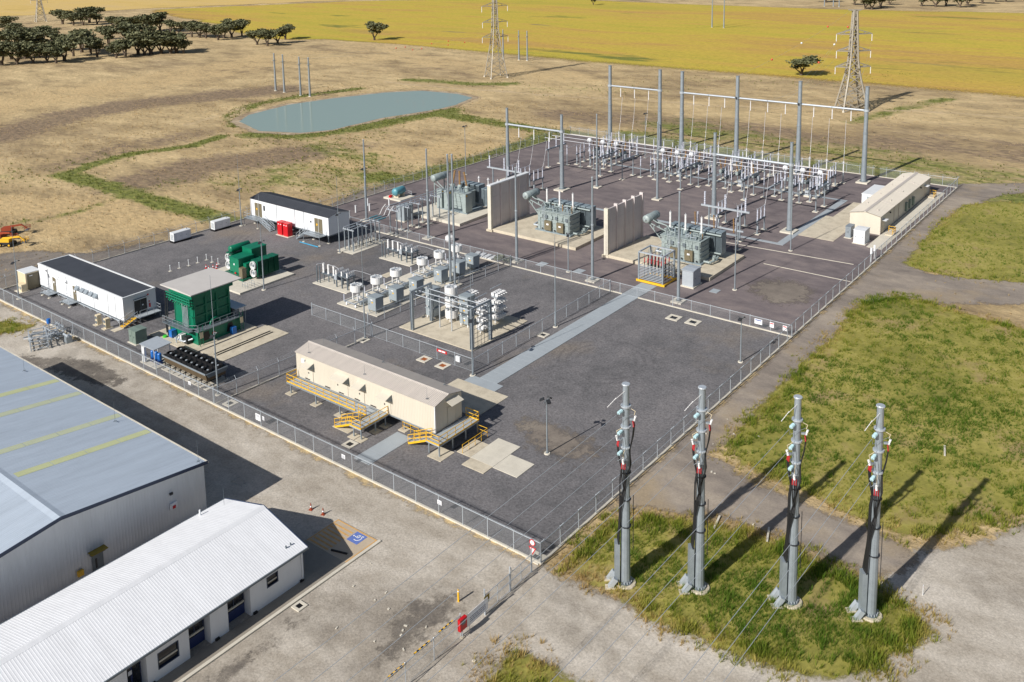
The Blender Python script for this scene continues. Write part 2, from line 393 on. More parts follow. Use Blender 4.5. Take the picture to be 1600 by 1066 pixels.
def ground_mat(name, stops, big=.06, mid=.5, fin=5, ragged=True, bump=.4, speck=.25, extra=None, stretch=None, mixf=.45, opac=1.0):
    m, n, b = nodes_of(name); p = wpos(n); q = p
    if stretch:
        mp = n.nodes.new('ShaderNodeMapping'); mp.inputs['Rotation'].default_value = (0,0,stretch[0]); mp.inputs['Scale'].default_value = (1,stretch[1],1)
        n.links.new(p, mp.inputs['Vector']); q = mp.outputs[0]
    rm = n.nodes.new('ShaderNodeMapping'); rm.inputs['Rotation'].default_value = (.35,.25,.55); n.links.new(p, rm.inputs['Vector'])
    a = noise_node(n, big, 5, .62, q); c2 = noise_node(n, mid, 6, .68, q); f = noise_node(n, fin, 4, .75, rm.outputs[0])
    s = math_node(n,'ADD', math_node(n,'MULTIPLY',a.outputs['Fac'],1-mixf), math_node(n,'MULTIPLY',c2.outputs['Fac'],mixf))
    s = math_node(n,'ADD', math_node(n,'MULTIPLY', math_node(n,'SUBTRACT', s, .5), 1.7), .5)
    c = ramp(n, s, [(q_, lin(cc)) for q_, cc in stops]).outputs[0]
    if extra: c = extra(n, p, c)
    sp = ramp(n, f.outputs['Fac'], [(.25,(1-speck*1.6,)*3),(.5,(1,1,1)),(.78,(1+speck*1.6,)*3)]).outputs[0]
    c = mixc(n, 1.0, c, sp, 'MULTIPLY')
    n.links.new(c, b.inputs['Base Color']); b.inputs['Roughness'].default_value = .92
    bn = n.nodes.new('ShaderNodeBump'); bn.inputs['Strength'].default_value = bump; bn.inputs['Distance'].default_value = .08
    n.links.new(f.outputs['Fac'], bn.inputs['Height']); n.links.new(bn.outputs[0], b.inputs['Normal'])
    if ragged:
        e = attr(n, 'edge'); w = math_node(n,'ADD', e.outputs['Fac'], math_node(n,'MULTIPLY', math_node(n,'SUBTRACT', noise_node(n,.8,6,.75,p).outputs['Fac'], .58), 1.6))
        r = n.nodes.new('ShaderNodeMapRange'); r.interpolation_type = 'SMOOTHSTEP'; r.inputs[1].default_value = .0; r.inputs[2].default_value = .45
        n.links.new(w, r.inputs[0]); n.links.new(math_node(n,'MULTIPLY',r.outputs[0],opac), b.inputs['Alpha'])
    return m
def blot(col, sc, lo, hi, amt):
    def f(n, p, c):
        t = noise_node(n, sc, 5, .65, p); k = ramp(n, t.outputs['Fac'], [(lo,(0,0,0)),(hi,(1,1,1))]).outputs[0]
        return mixc(n, math_node(n,'MULTIPLY',k,amt), c, lin(col))
    return f
def tyre_marks(n, p, c):
    c = blot((132,121,108), .03, .54, .68, .75)(n, p, c)
    for cx, cy, r0, r1 in ((38,17,2.5,8.5),(15,78,3,9),(46,95,4,11)):
        v = n.nodes.new('ShaderNodeVectorMath'); v.operation = 'DISTANCE'; n.links.new(p, v.inputs[0]); v.inputs[1].default_value = (cx,cy,0)
        d = v.outputs['Value']; wv = math_node(n,'SINE', math_node(n,'MULTIPLY', d, 5.2)); nzz = noise_node(n, .25, 3, .6, p)
        a = n.nodes.new('ShaderNodeMapRange'); a.interpolation_type = 'SMOOTHSTEP'; a.inputs[1].default_value = r0; a.inputs[2].default_value = r0+1.5; n.links.new(d, a.inputs[0])
        e = n.nodes.new('ShaderNodeMapRange'); e.interpolation_type = 'SMOOTHSTEP'; e.inputs[1].default_value = r1; e.inputs[2].default_value = r1-2.5; n.links.new(d, e.inputs[0])
        k = math_node(n,'MULTIPLY', math_node(n,'MULTIPLY', a.outputs[0], e.outputs[0]), math_node(n,'MULTIPLY', math_node(n,'GREATER_THAN', wv, .35), ramp(n, nzz.outputs['Fac'], [(.45,(0,0,0)),(.6,(1,1,1))]).outputs[0]))
        c = mixc(n, math_node(n,'MULTIPLY', k, .3), c, lin((70,68,70)))
    return c
gravel_m  = ground_mat('blue_metal_gravel', [(.3,(94,93,95)),(.5,(110,108,110)),(.7,(121,118,119))], .05, .35, 4.0, False, .7, .36, tyre_marks)
hard_m    = ground_mat('compacted_yard', [(.3,(94,86,88)),(.5,(112,103,104)),(.7,(130,119,117))], .05, .4, 4, False, .25, .1, blot((132,122,118), .03, .55, .75, .6), (.1,.5))
dirt_m    = ground_mat('pale_dirt', [(.2,(136,127,115)),(.42,(166,157,144)),(.6,(187,179,167)),(.78,(203,195,184))], .06, .45, 5, True, .5, .22, blot((122,114,104), .06, .52, .64, .6), (.3,.55))
track_m   = ground_mat('grey_gravel_track', [(.25,(112,104,97)),(.5,(140,130,120)),(.75,(166,154,139))], .08, .5, 5, True, .4, .14, blot((158,140,112), .1, .52, .68, .7), (-.2,.5))
apron_m   = ground_mat('gravel_apron', [(.3,(106,99,92)),(.5,(126,118,110)),(.7,(146,136,124))], .08, .5, 4, True, .4, .16, blot((170,146,100), .08, .6, .72, .7))
grassb_m  = ground_mat('grass_floor', [(.25,(106,106,46)),(.45,(134,130,58)),(.6,(154,146,74)),(.78,(168,150,98))], .06, .5, 2, True, .3, .14, blot((146,124,90), .12, .54, .68, .8))
def dashes(n, p, c):
    mp = n.nodes.new('ShaderNodeMapping'); mp.inputs['Rotation'].default_value = (0,0,2.48); mp.inputs['Scale'].default_value = (1,.3,1); n.links.new(p, mp.inputs['Vector'])
    for sc, lo, hi, col, amt in ((.03,.64,.7,(96,108,40),.85),(.05,.66,.72,(116,112,84),.7),(.016,.55,.7,(156,152,50),.5),(.009,.52,.68,(184,148,74),.45)):
        t = noise_node(n, sc, 4, .6, mp.outputs[0]); k = ramp(n, t.outputs['Fac'], [(lo,(0,0,0)),(hi,(1,1,1))]).outputs[0]; c = mixc(n, math_node(n,'MULTIPLY',k,amt), c, lin(col))
    return c
field_m   = ground_mat('yellow_crop', [(.2,(132,134,44)),(.34,(176,162,52)),(.5,(188,164,60)),(.6,(184,150,68)),(.72,(176,142,78)),(.85,(160,132,84))], .014, .07, .5, True, .4, .16,
                       dashes, (2.48,.2), .5)
stub_m    = ground_mat('pale_stubble', [(.3,(186,158,84)),(.5,(206,176,104)),(.7,(200,172,116))], .01, .05, .8, True, .3, .08, None, (.62,.3))
mud_m     = ground_mat('pond_mud', [(.3,(128,110,88)),(.5,(166,148,122)),(.7,(186,170,146))], .2, .6, 4, True, .3, .1)

# far fields
patch('crop_field', px([(395,62),(500,63),(620,70),(760,84),(900,98),(1070,112),(1300,130),(1450,142),(1620,158),(1900,190),(2400,120),(1900,40),(1600,20),(1300,14),(1060,6),(850,-4),(540,2),(380,9),(215,16),(330,40)]), .06, field_m, 14, 3, 7)
patch('stubble_field', px([(-300,30),(0,26),(60,24),(210,15),(380,8),(540,1),(840,-5),(500,-22),(-300,-12)]), .05, stub_m, 18, 3, 8)
# dirt, tracks, yard
ROAD = [(-75,-120)]+px([(1760,1250),(1800,800),(1700,788),(1600,812),(1540,834),(1470,850),(1400,842)])+[(9,-24),(3,-14),(1,-6),(.5,4),(.5,30),(.5,60),(.5,78),(.3,114),(-3,125),(-30,135),(-75,130),(-110,0)]
patch('dirt_road', ROAD, .0, dirt_m, 3, .6, 1.8)
patch('gravel_track', [(-3,2),(-2,-3)]+px([(900,845),(1000,800),(1140,820),(1290,880),(1380,912),(1432,905),(1450,868),(1400,836),(1300,796),(1200,752),(1125,714)])+[(40,-9),(60,-7.5),(77,-8),(83,-14),(92,-26),(104,-42),(125,-70),(150,-95),(160,-92),(134,-60),(113,-33),(101,-17),(97,-9),(112,-8),(140,-7.5),(152,-9),(160,-14),(176,-40),(184,-37),(168,-10),(160,.2),(158,3),(120,.5),(60,.5),(20,.5)], .004, track_m, 2.5, .5, 2.0)
patch('gravel_apron', px([(-60,425),(0,394),(60,389),(150,393),(210,379),(260,373),(330,353),(392,345),(388,353),(250,382),(0,458),(-60,476)]), .004, apron_m, 2.5, .8, 3)
patch('gravel_apron', px([(500,324),(560,297),(600,286),(640,281),(720,259),(790,233),(803,240),(620,304),(545,324)]), .004, apron_m, 2.5, .8, 2.5)
struct(MB().add([(-.1,-.1,.008),(59.5,-.1,.008),(59.5,111.2,.008),(-.1,111.2,.008)], [(0,1,2,3)]).build('gravel_yard', gravel_m))
struct(MB().add([(59.5,-.1,.008),(155.3,-.1,.008),(155.3,102.6,.008),(59.5,102.6,.008)], [(0,1,2,3)]).build('compacted_yard', hard_m))
loose_m = ground_mat('loose_gravel', [(.25,(96,90,84)),(.5,(120,113,105)),(.75,(146,138,127))], .12, .7, 5, True, .5, .25, None, None, .55, .85)
rut_m = ground_mat('wheel_rut', [(.3,(120,112,102)),(.5,(138,129,118)),(.7,(150,141,130))], .1, .5, 5, True, .4, .15, None, None, .45, .75)
rutp_m = ground_mat('pale_wheel_rut', [(.3,(190,182,170)),(.5,(202,194,182)),(.7,(210,203,192))], .1, .5, 5, True, .4, .12, None, None, .45, .5)
def rut(pts, w, m, z):
    L, R = [], []
    for i, p in enumerate(pts):
        a = Vector(pts[max(0,i-1)]); b = Vector(pts[min(len(pts)-1,i+1)]); d = (b-a).normalized(); L.append((p[0]-d.y*w/2,p[1]+d.x*w/2)); R.append((p[0]+d.y*w/2,p[1]-d.x*w/2))
    patch('wheel_rut', L+R[::-1], z, m, 1.2, .15, w*.5)
for o_, m_, w_ in ((0,rut_m,.9),(1.7,rut_m,.9),(-1.6,rutp_m,1.1),(3.6,rutp_m,1.2)):
    rut([(-5.5-o_,100),(-5.6-o_,70),(-5.4-o_,45),(-5.2-o_*.8,28),(-4.7-o_*.5,14),(-4.6-o_*.35,2),(-5-o_*.5,-12),(-5.5-o_,-28),(-4-o_,-44),(2-o_,-62)], w_, m_, .0022+.0002*abs(o_))
for o_, m_ in ((0,rut_m),(1.6,rutp_m),(3.1,rut_m)):
    rut([(-30-o_,8),(-20-o_*.6,6+o_*.4),(-11-o_*.3,9+o_*.6),(-7.5,16+o_),(-6,26+o_)], .9, m_, .003+.0001*o_)
    rut([(-6,-30-o_),(3,-38-o_),(12,-44-o_),(20,-47-o_),(27,-40-o_),(33,-36-o_)], .9, m_, .0033+.0001*o_)
    rut(px([(1040,720+o_*7),(1140,758+o_*8),(1240,800+o_*8),(1340,845+o_*8),(1420,876+o_*8)]), .8, m_, .0065+.0001*o_)
for pp_ in (px([(600,952),(690,905),(742,928),(704,985),(620,1042),(552,1056)]), px([(280,1080),(420,985),(540,898),(602,852),(622,864),(520,946),(410,1036),(340,1095)]), px([(-30,548),(60,552),(150,558),(215,588),(190,622),(110,600),(40,578),(-30,600)]), px([(230,590),(330,636),(470,704),(600,770),(740,838),(800,868),(770,872),(600,788),(450,716),(300,640)]), px([(940,930),(1080,1000),(1180,1052),(1150,1066),(1020,1010)])):
    patch('loose_gravel', pp_, .0038, loose_m, 1.8, .9, 3.5)
dust_m = ground_mat('yard_dust', [(.3,(112,104,96)),(.5,(126,117,108)),(.7,(138,129,118))], .1, .5, 6, True, .3, .14)
patch('dust_patch', px([(800,632),(870,652),(935,682),(972,722),(905,738),(836,716),(790,676)]), .0125, dust_m, 2, .8, 4.5)
patch('dust_patch', px([(1150,440),(1230,430),(1300,455),(1260,485),(1180,478)]), .0125, dust_m, 2, .8, 5)
patch('dust_patch', px([(520,585),(600,560),(690,590),(640,602)]), .0125, dust_m, 2, .8, 3.5)
GRASS = {
 'main': px([(1122,712),(1150,665),(1195,620),(1240,575),(1285,530),(1320,490),(1345,470),(1400,461),(1450,470),(1520,490),(1600,512),(1700,545),(1760,700),(1700,790),(1600,812),(1540,832),(1470,846),(1400,838),(1330,810),(1270,780),(1200,752)]),
 'wedge': px([(1404,412),(1430,380),(1470,342),(1500,320),(1560,313),(1700,330),(1720,452),(1600,444),(1500,436),(1440,424)]),
 'island': px([(872,890),(905,850),(945,818),(1000,800),(1060,806),(1140,818),(1210,838),(1290,882),(1380,915),(1440,950),(1470,990),(1450,1018),(1400,1036),(1385,1060),(1300,1070),(1200,1050),(1110,1016),(1000,968),(930,922)]),
 'corner': px([(735,1078),(755,1042),(785,1010),(830,1014),(870,1036),(930,1062),(960,1092),(735,1105)]),
 'left': px([(-40,502),(0,499),(30,501),(62,506),(40,519),(0,527),(-40,534)]),
}
for k_, poly_ in GRASS.items():
    patch('grass_verge', poly_, .012, grassb_m, 1.5, .7, 1.8)

# pond
POND = px([(374,190),(388,180),(450,164),(520,154),(600,145),(660,142),(715,147),(738,153),(712,164),(688,170),(640,178),(600,184),(520,203),(470,208),(405,205)])
_c = np.mean(np.array(POND), 0)
patch('pond_bank', [tuple(_c+(np.array(p)-_c)*(1.0+4.0/np.hypot(*(np.array(p)-_c)))) for p in POND], .014, mud_m, 2.5, .9, 3)
wm, wn, wb = nodes_of('pond_water'); wb.inputs['Base Color'].default_value = lin((142,160,152))+(1,); wb.inputs['Roughness'].default_value = .1; wb.inputs['IOR'].default_value = 1.33
wt = noise_node(wn, .8, 3, .5, wpos(wn)); wbn = wn.nodes.new('ShaderNodeBump'); wbn.inputs['Strength'].default_value = .12; wbn.inputs['Distance'].default_value = .1
wn.links.new(wt.outputs['Fac'], wbn.inputs['Height']); wn.links.new(wbn.outputs[0], wb.inputs['Normal'])
patch('pond_water', POND, .03, wm, 2.5, .3, 2)

# grass growing on the verges and tussocks over the pasture: too many to count
def tuft_mat():
    m, n, b = nodes_of('grass_blades'); a = attr(n, 'tint'); n.links.new(a.outputs['Color'], b.inputs['Base Color'])
    b.inputs['Roughness'].default_value = .8
    tl = n.nodes.new('ShaderNodeBsdfTranslucent'); n.links.new(a.outputs['Color'], tl.inputs['Color']); mx = n.nodes.new('ShaderNodeMixShader'); mx.inputs[0].default_value = .45
    n.links.new(b.outputs[0], mx.inputs[1]); n.links.new(tl.outputs[0], mx.inputs[2]); n.links.new(mx.outputs[0], n.nodes['Material Output'].inputs['Surface'])
    return m
TUFT = tuft_mat()
def tufts(name, label, P, h, col, blades, w, rng):
    N = len(P); k = blades
    ang = rng.uniform(0, 2*PI, (N,k)); lean = rng.uniform(.15, .75, (N,k)); hh = h[:,None]*rng.uniform(.6, 1.15, (N,k)); off = rng.uniform(0, .5, (N,k))*h[:,None]
    dx, dy = np.cos(ang), np.sin(ang); bx = P[:,0:1]+dx*off; by = P[:,1:2]+dy*off
    ww = w*h[:,None]*np.ones((1,k))
    V = np.zeros((N,k,3,3)); V[...,0,0] = bx-dy*ww; V[...,0,1] = by+dx*ww; V[...,1,0] = bx+dy*ww; V[...,1,1] = by-dx*ww
    V[...,2,0] = bx+dx*lean*hh; V[...,2,1] = by+dy*lean*hh; V[...,2,2] = hh
    me = np_mesh(name, V.reshape(-1,3), np.arange(N*k*3).reshape(-1,3), [TUFT])
    C = np.repeat(col, k*3, axis=0); C = np.clip(C*rng.uniform(.8, 1.2, (N,k,1)).repeat(3, 1).reshape(-1,1), 0, 1)
    cattr(me, 'tint', np.concatenate([C, np.ones((len(C),1))], 1))
    return tag(link(name, me), label, 'grass', kind='stuff')
def scatter(poly, step, rng):
    A = np.array(poly); lo, hi = A.min(0), A.max(0)
    gx, gy = np.meshgrid(np.arange(lo[0],hi[0],step), np.arange(lo[1],hi[1],step)); P = np.stack([gx.ravel(),gy.ravel()],1)
    P = P + rng.uniform(-.6,.6,P.shape)*step; P = P[inside(P, list(map(tuple,poly)))]
    return P
def nz(P, s, o=0): return np.array([noise.noise(Vector((x*s, y*s, o))) for x, y in P])
def grass_set(key, label, step, green, rng, out=1.6):
    poly = GRASS[key]; A0 = np.array(poly); c0 = A0.mean(0)
    big = [tuple(c0+(np.array(p)-c0)*(1+out/np.hypot(*(np.array(p)-c0)))) for p in poly]
    P = scatter(big, step, rng); ins = inside(P, [tuple(p) for p in poly]); d = seg_dist(P, poly+poly[:1])*np.where(ins,1,-1)
    n1 = nz(P, .07, 3)+.6*nz(P, .3, 9); n2 = nz(P, .75, 21); n3 = nz(P, .16, 31)
    prob = np.clip(.85+n1*.35+n2*.5, .1, 1)*np.clip((d+out*(.9+1.3*n3))/(out*1.6), 0, 1)*np.where(n3 < -.32, .25, 1)
    keep = rng.uniform(0,1,len(P)) < prob; P, n1, n2, n3, d = P[keep], n1[keep], n2[keep], n3[keep], d[keep]
    A, B, C, D = (np.array(lin(c)) for c in ((92,122,26),(138,146,46),(176,166,82),(190,164,108)))
    t = np.clip(green+n1*.7+n2*.45-.6*np.exp(-np.clip(d,0,9)/1.8)+rng.normal(0,.14,len(P)), 0, 1)[:,None]
    col = np.where(t > .55, B+(A-B)*(t-.55)/.45, np.where(t > .25, C+(B-C)*(t-.25)/.3, D+(C-D)*t/.25))
    h = rng.uniform(.14,.34,len(P))*(1+.9*np.clip(n2,-.6,1)+.4*np.clip(n1,-.5,1))*(1+.7*np.exp(-np.abs(d-1.2)/1.2))
    tufts('verge_grass', label, P, h*1.1, col, 10, .055, rng)
R_ = np.random.default_rng(5)
grass_set('main', 'long green and yellow grass on the big verge beside the fence track', .31, .82, R_)
grass_set('wedge', 'green grass on the far verge beyond the side road', .6, .62, R_)
grass_set('island', 'tufted green grass round the feet of the cable poles', .25, .68, R_)
grass_set('corner', 'patch of weedy grass beside the dirt road gate', .32, .5, R_)
grass_set('left', 'green weeds behind the scrap metal pile', .4, .7, R_)
def pasture_tufts():
    rng = np.random.default_rng(11)
    P = np.concatenate([rng.uniform((60,-60),(330,330),(52000,2)), rng.uniform((0,104),(190,260),(26000,2))])
    ok = ~inside(P, [(-2,-9),(163,-9),(163,103),(57,103.5),(57,114),(-2,114)]) & ~inside(P, [tuple(_c+(np.array(p)-_c)*1.07) for p in POND])
    for k in ('main','wedge'): ok &= ~inside(P, [tuple(p) for p in GRASS[k]])
    P = P[ok]; Z = np.zeros((len(P),3))
    for ch in (0,1,2):
        for line, w, s in ZONES[ch]:
            Z[:,ch] = np.maximum(Z[:,ch], s*np.clip(1.3-seg_dist(P, px(line))/w*.9, 0, 1))
    n1 = nz(P, .06, 1)+.5*nz(P,.25,4)
    keep = rng.uniform(0,1,len(P)) < np.clip(.35+n1*.5+Z[:,0]*.8-Z[:,1]*.25, .08, 1); P, Z, n1 = P[keep], Z[keep], n1[keep]
    S, B, G, O = (np.array(lin(c)) for c in ((206,180,132),(160,134,96),(120,128,58),(122,112,72)))
    r = rng.uniform(0,1,(len(P),1)); col = np.where(r < .62, S, np.where(r < .84, B, O))
    g = (rng.uniform(0,1,len(P)) < Z[:,0]*.9)[:,None]; col = np.where(g, G*(.75+.5*rng.uniform(0,1,(len(P),1))), col)
    h = rng.uniform(.14,.34,len(P))*(1+.7*g[:,0])
    tufts('pasture_grass', 'dry straw tussocks across the open pasture around the pond', P, h, col, 5, .16, rng)
pasture_tufts()
# ------------------------------------------------------------------ slabs and kerbs
def slab(name, x0, x1, y0, y1, z1, m=None, z0=-.05):
    b = MB(); b.box(x0,x1,y0,y1,z0,z1); return struct(b.build(name, m or conc))
def slabs_joined(name, x0, x1, y0, y1, z1, nx, ny, m):
    """paving bays, each one a piece of its own"""
    root = slab(name, x0, x1, y0, y1, z1-.02, m); dx, dy = (x1-x0)/nx, (y1-y0)/ny
    b = MB(); b.box(.012, dx-.012, .012, dy-.012, 0, .024); me = b.mesh('cover_panel', m)
    for i in range(nx):
        for j in range(ny): link('cover_panel', me, root, (x0+i*dx, y0+j*dy, z1-.02))
    return root
def kerb(p, q, w=.24, h=.13): return struct(MB().bar((p[0],p[1],h/2-.03),(q[0],q[1],h/2-.03), w, h+.06).build('kerb', concw))
slabs_joined('cable_trench', 24.4, 65.4, 24.62, 27.45, .07, 34, 1, concg)          # main trench lid
slab('trench_flare', 22.6, 24.4, 23.6, 28.6, .06, concg)
slabs_joined('cable_trench', 96.2, 97.1, 16.0, 60.0, .06, 1, 22, concg)
slabs_joined('cable_trench', 97.1, 131.6, 16.0, 17.4, .06, 20, 1, concg)
slabs_joined('cable_trench', 130.7, 131.6, 17.4, 76.0, .06, 1, 30, concg)
for yy in (47.3, 33.0):
    slab('cable_trench', 131.6, 138, yy, yy+.8, .055, concg)
slabs_joined('footpath', 1.9, 8.6, 24.2, 26.6, .06, 3, 1, concg)                   # path from the front fence
slab('concrete_pad', 16.4, 22.6, 21.4, 29.6, .07)
slab('concrete_pad', 9.5, 12.65, 16.4, 18.35, .07); slab('concrete_pad', 9.5, 14.35, 13.25, 16.37, .08, concw)
slab('concrete_pad', 7.9, 9.47, 13.25, 16.25, .075); slab('concrete_pad', 9.42, 12.5, 9.95, 13.22, .072, concw)
slab('concrete_pad', 6.9, 9.2, 18.4, 20.4, .07); slab('concrete_pad', 5.0, 6.3, 30.9, 33.6, .06)
slab('concrete_pad', 72.4, 85.6, 45.0, 64.1, .55, conc); slab('concrete_pad', 72.5, 86.0, 18.8, 38.2, .55); slab('concrete_pad', 71.2, 85.6, 71.5, 85.5, .55, concw)
slab('concrete_pad', 30.4, 54.6, 52.4, 61.3, .15, concw); slab('concrete_pad', 34.0, 37.6, 63.1, 71.3, .12, concw); slab('concrete_pad', 49.0, 52.6, 63.6, 71.2, .12, concw)
slab('concrete_pad', 29.7, 42.3, 33.2, 47.1, .12)
slab('concrete_pad', 7.6, 18.8, 58.5, 63.6, .1); slab('concrete_pad', 6.6, 17.4, 63.9, 74.6, .14, conc)
slab('concrete_pad', 23.8, 34.7, 76.8, 89.5, .3, concw); slab('concrete_pad', 17.5, 23.6, 80.2, 83.0, .08)
slab('concrete_pad', 1.5, 3.2, 53.1, 63.3, .1, concw); slab('concrete_pad', 1.0, 3.6, 63.8, 67.6, .1, concw)
slab('concrete_pad', 103.6, 118.5, 9.4, 16.0, .06); slab('concrete_pad', 118.5, 131, 9.35, 14.6, .06); slab('concrete_pad', 104.0, 149, .9, 3.6, .07, concw)
slab('concrete_pad', 47.6, 56.5, 76.4, 80.6, .08, concw)
slab('concrete_pad', 76.9, 81.4, 93.3, 98.5, .35, concw)
slab('concrete_pad', 46.9, 48.6, 93.6, 97.3, .08, concw)
kerb((59.5,0), (59.5,24.6)); kerb((59.5,27.5), (59.5,96)); kerb((0,-.05), (0,111.2)); kerb((0,0), (155.2,0)); kerb((155.2,0), (155.2,102.5))
kerb((0,111.1), (56.6,111.1), .2); kerb((56.6,102.5), (155.2,102.5), .2); kerb((56.6,102.5), (56.6,111.1), .2); kerb((.2,49.3), (24,48.2), .2)
kerb((-34,14.0), (-6.4,14.0), .3, .12); kerb((85.3,.3), (85.3,15), .14, .06); kerb((93.6,2.5), (92,26), .14, .06)
def pit(u, v, s=1.25, m=None, fr=None, lbl='square concrete drain pit with grate', grp='drain pits set in the gravel', dx=0):
    p = at(u, v); t = thing('drain_pit', lbl, 'drain', (p.x,p.y,0), 0, grp)
    b = MB(); w = s*.5; i = w*.52
    for a in ((-w,w,-w,-i),(-w,w,i,w),(-w,-i,-i,i),(i,w,-i,i)): b.box(*a, -.05, .1)
    b.build('frame', fr or concw, t)
    g = MB()
    for k in range(5): g.box(-i+k*2*i/5+.02, -i+(k+1)*2*i/5-.02, -i, i, .02, .06)
    g.build('grate', m or dark, t)
for u_, v_ in ((1053,497),(1083,504)): pit(u_, v_, 1.9, dark, None, 'white framed square pit by the long trench lid', 'white framed pits')
for u_, v_ in ((663,562),(692,572)): pit(u_, v_, 1.6, rust, None, 'rusty orange grate pit behind the cream building', 'rusty grate pits')
for u_, v_ in ((547,695),(849,524),(607,596),(568,532),(360,631),(838,872)): pit(u_, v_, 1.4, dark)
pit(468, 948, 1.0, black, None, 'pale manhole square on the dirt in front of the white office')
for u_, v_, a_ in ((1117,455,1.6),(905,424,1.9),(847,413,1.9),(606,430,2.0)):
    p_ = at(u_, v_); tag(MB().box(-a_/2,a_/2,-a_*.4,a_*.4,-.02,.05).build('pit_cover', concg if u_ != 606 else conc, None, (p_.x,p_.y,0)), 'flat cover plate lying in the yard surface', 'cover', 'flat pit covers')

# ------------------------------------------------------------------ fences
def post_mesh(h=2.05, r=.045, arm=None, n=8):
    b = MB(); b.cyl((0,0,-.1),(0,0,h), r, r, n); b.lathe([(r*1.2,0),(r*1.2,.05),(.01,.09)], (0,0,h-.01), n)
    if arm: b.cyl((0,0,h-.02),(arm[0]*.36,arm[1]*.36,h+.42), .028, .024, 6)
    return b.mesh('post', galvp)
def fence(name, label, p, q, arm=None, h=2.0, step=3.05, group=None, thick=.045):
    p = Vector((*p,0)); q = Vector((*q,0)); L = (q-p).length; k = max(1, round(L/step)); d = (q-p)/k; rz = math.atan2(d.y, d.x); st = d.length
    t = thing(name, label, 'fence', p, rz, group)
    la = None
    if arm: c, s = math.cos(-rz), math.sin(-rz); la = (arm[0]*c-arm[1]*s, arm[0]*s+arm[1]*c)
    pm = post_mesh(h+.05, thick, la); big = post_mesh(h+.12, thick*1.5, la)
    pan = MB().add([(0,0,.06),(st,0,.06),(st,0,h),(0,0,h)], [(0,1,2,3)]).mesh('mesh_panel', linkm)
    for i in range(k+1): link('post', big if i in (0,k) else pm, t, (i*st,0,0))
    for i in range(k): link('mesh_panel', pan, t, (i*st,0,0))
    MB().cyl((0,0,h),(L,0,h), .034, .034, 6).build('top_rail', galvp, t)
    b = MB()
    for z in (.08,): b.cyl((0,0,z),(L,0,z), .015, .015, 4)
    b.build('bottom_wire', galvp, t)
    if la:
        w = MB()
        for f in (.45,.75,1.0): w.cyl((la[0]*.36*f,la[1]*.36*f,h+.42*f),(L+la[0]*.36*f,la[1]*.36*f,h+.42*f), .008, .008, 3)
        w.build('barbed_wire', galvp, t)
    return t
fence('chain_link_fence', 'long galvanised chain link fence between the yard and the dirt road', (0,0), (0,111.2), (-.9,.2))
fence('chain_link_fence', 'long chain link fence along the gravel track and big grass verge', (0,0), (155.2,0), (.3,-.9))
fence('chain_link_fence', 'chain link fence behind the tall gantries at the pasture edge', (155.2,0), (155.2,102.5), (.9,0))
fence('chain_link_fence', 'barbed chain link fence beside the two white generator sets', (0,111.1), (56.6,111.1), (-.2,.95))
fence('chain_link_fence', 'barbed chain link fence past the blue tank towards the pond', (56.6,102.5), (155.2,102.5), (-.2,.95))
fence('chain_link_fence', 'low chain link fence across the yard in front of the transformers', (59.5,0), (59.5,96), None, 1.7)
fence('chain_link_fence', 'chain link fence with red sign in front of the stacked filter bank', (25.2,29.2), (25.2,61), None, 1.8)
fence('chain_link_fence', 'chain link fence running beside the grey trench lid', (25.2,29.2), (59.3,29.6), None, 1.8)
fence('chain_link_fence', 'chain link fence between the cabinet row and the stacked filter bank', (27.5,51.3), (59.3,49.6), None, 1.8)
fence('chain_link_fence', 'barbed chain link fence between fan cooler and cream building', (.1,49.4), (25.2,48.0), (0,.9))
fence('boundary_fence', 'thin chain link fence beside the yellow wheel stops', (-11,0), (-30,0), None, 1.9, 3.1, None, .035)

# entry gate, signs on the fences
gt = thing('entry_gate', 'double chain link swing gate across the dirt road', 'gate', (-1.4,0,0))
for x in (0,-3.1,-6.55):
    link('post', post_mesh(2.3, .06), gt, (x,0,0))
for x0_, x1_ in ((-.1,-3.0),(-3.2,-6.45)):
    b = MB(); b.cyl((x0_,0,.12),(x1_,0,.12),.03); b.cyl((x0_,0,1.75),(x1_,0,1.75),.03); b.cyl((x0_,0,.9),(x1_,0,.9),.02)
    for x in (x0_, (x0_+x1_)/2, x1_): b.cyl((x,0,.12),(x,0,1.75),.03)
    lf = b.build('gate_leaf', galvp, gt)
    MB().add([(x0_,.01,.12),(x1_,.01,.12),(x1_,.01,1.75),(x0_,.01,1.75)], [(0,1,2,3)]).build('mesh_panel', linkm, lf)
    MB().bar((x1_+.2 if x1_ > -4 else x1_,0,1.75),(x1_ if x1_ > -4 else x1_-.1,0,2.2),.04).build('brace', galvp, lf)
def lines_text(parent, w, h, n, y, z0, m, seed=1):
    """rows of unreadably small print"""
    r = random.Random(seed); b = MB()
    for i in range(n):
        z = z0+h*(1-(i+.5)/n); x = -w/2
        while x < w/2-.05:
            l = min(r.uniform(.08,.3), w/2-x); b.box(x, x+l, y-.004, y, z-h/n*.24, z+h/n*.24); x += l+.05
    return b.build('small_print', m, parent)
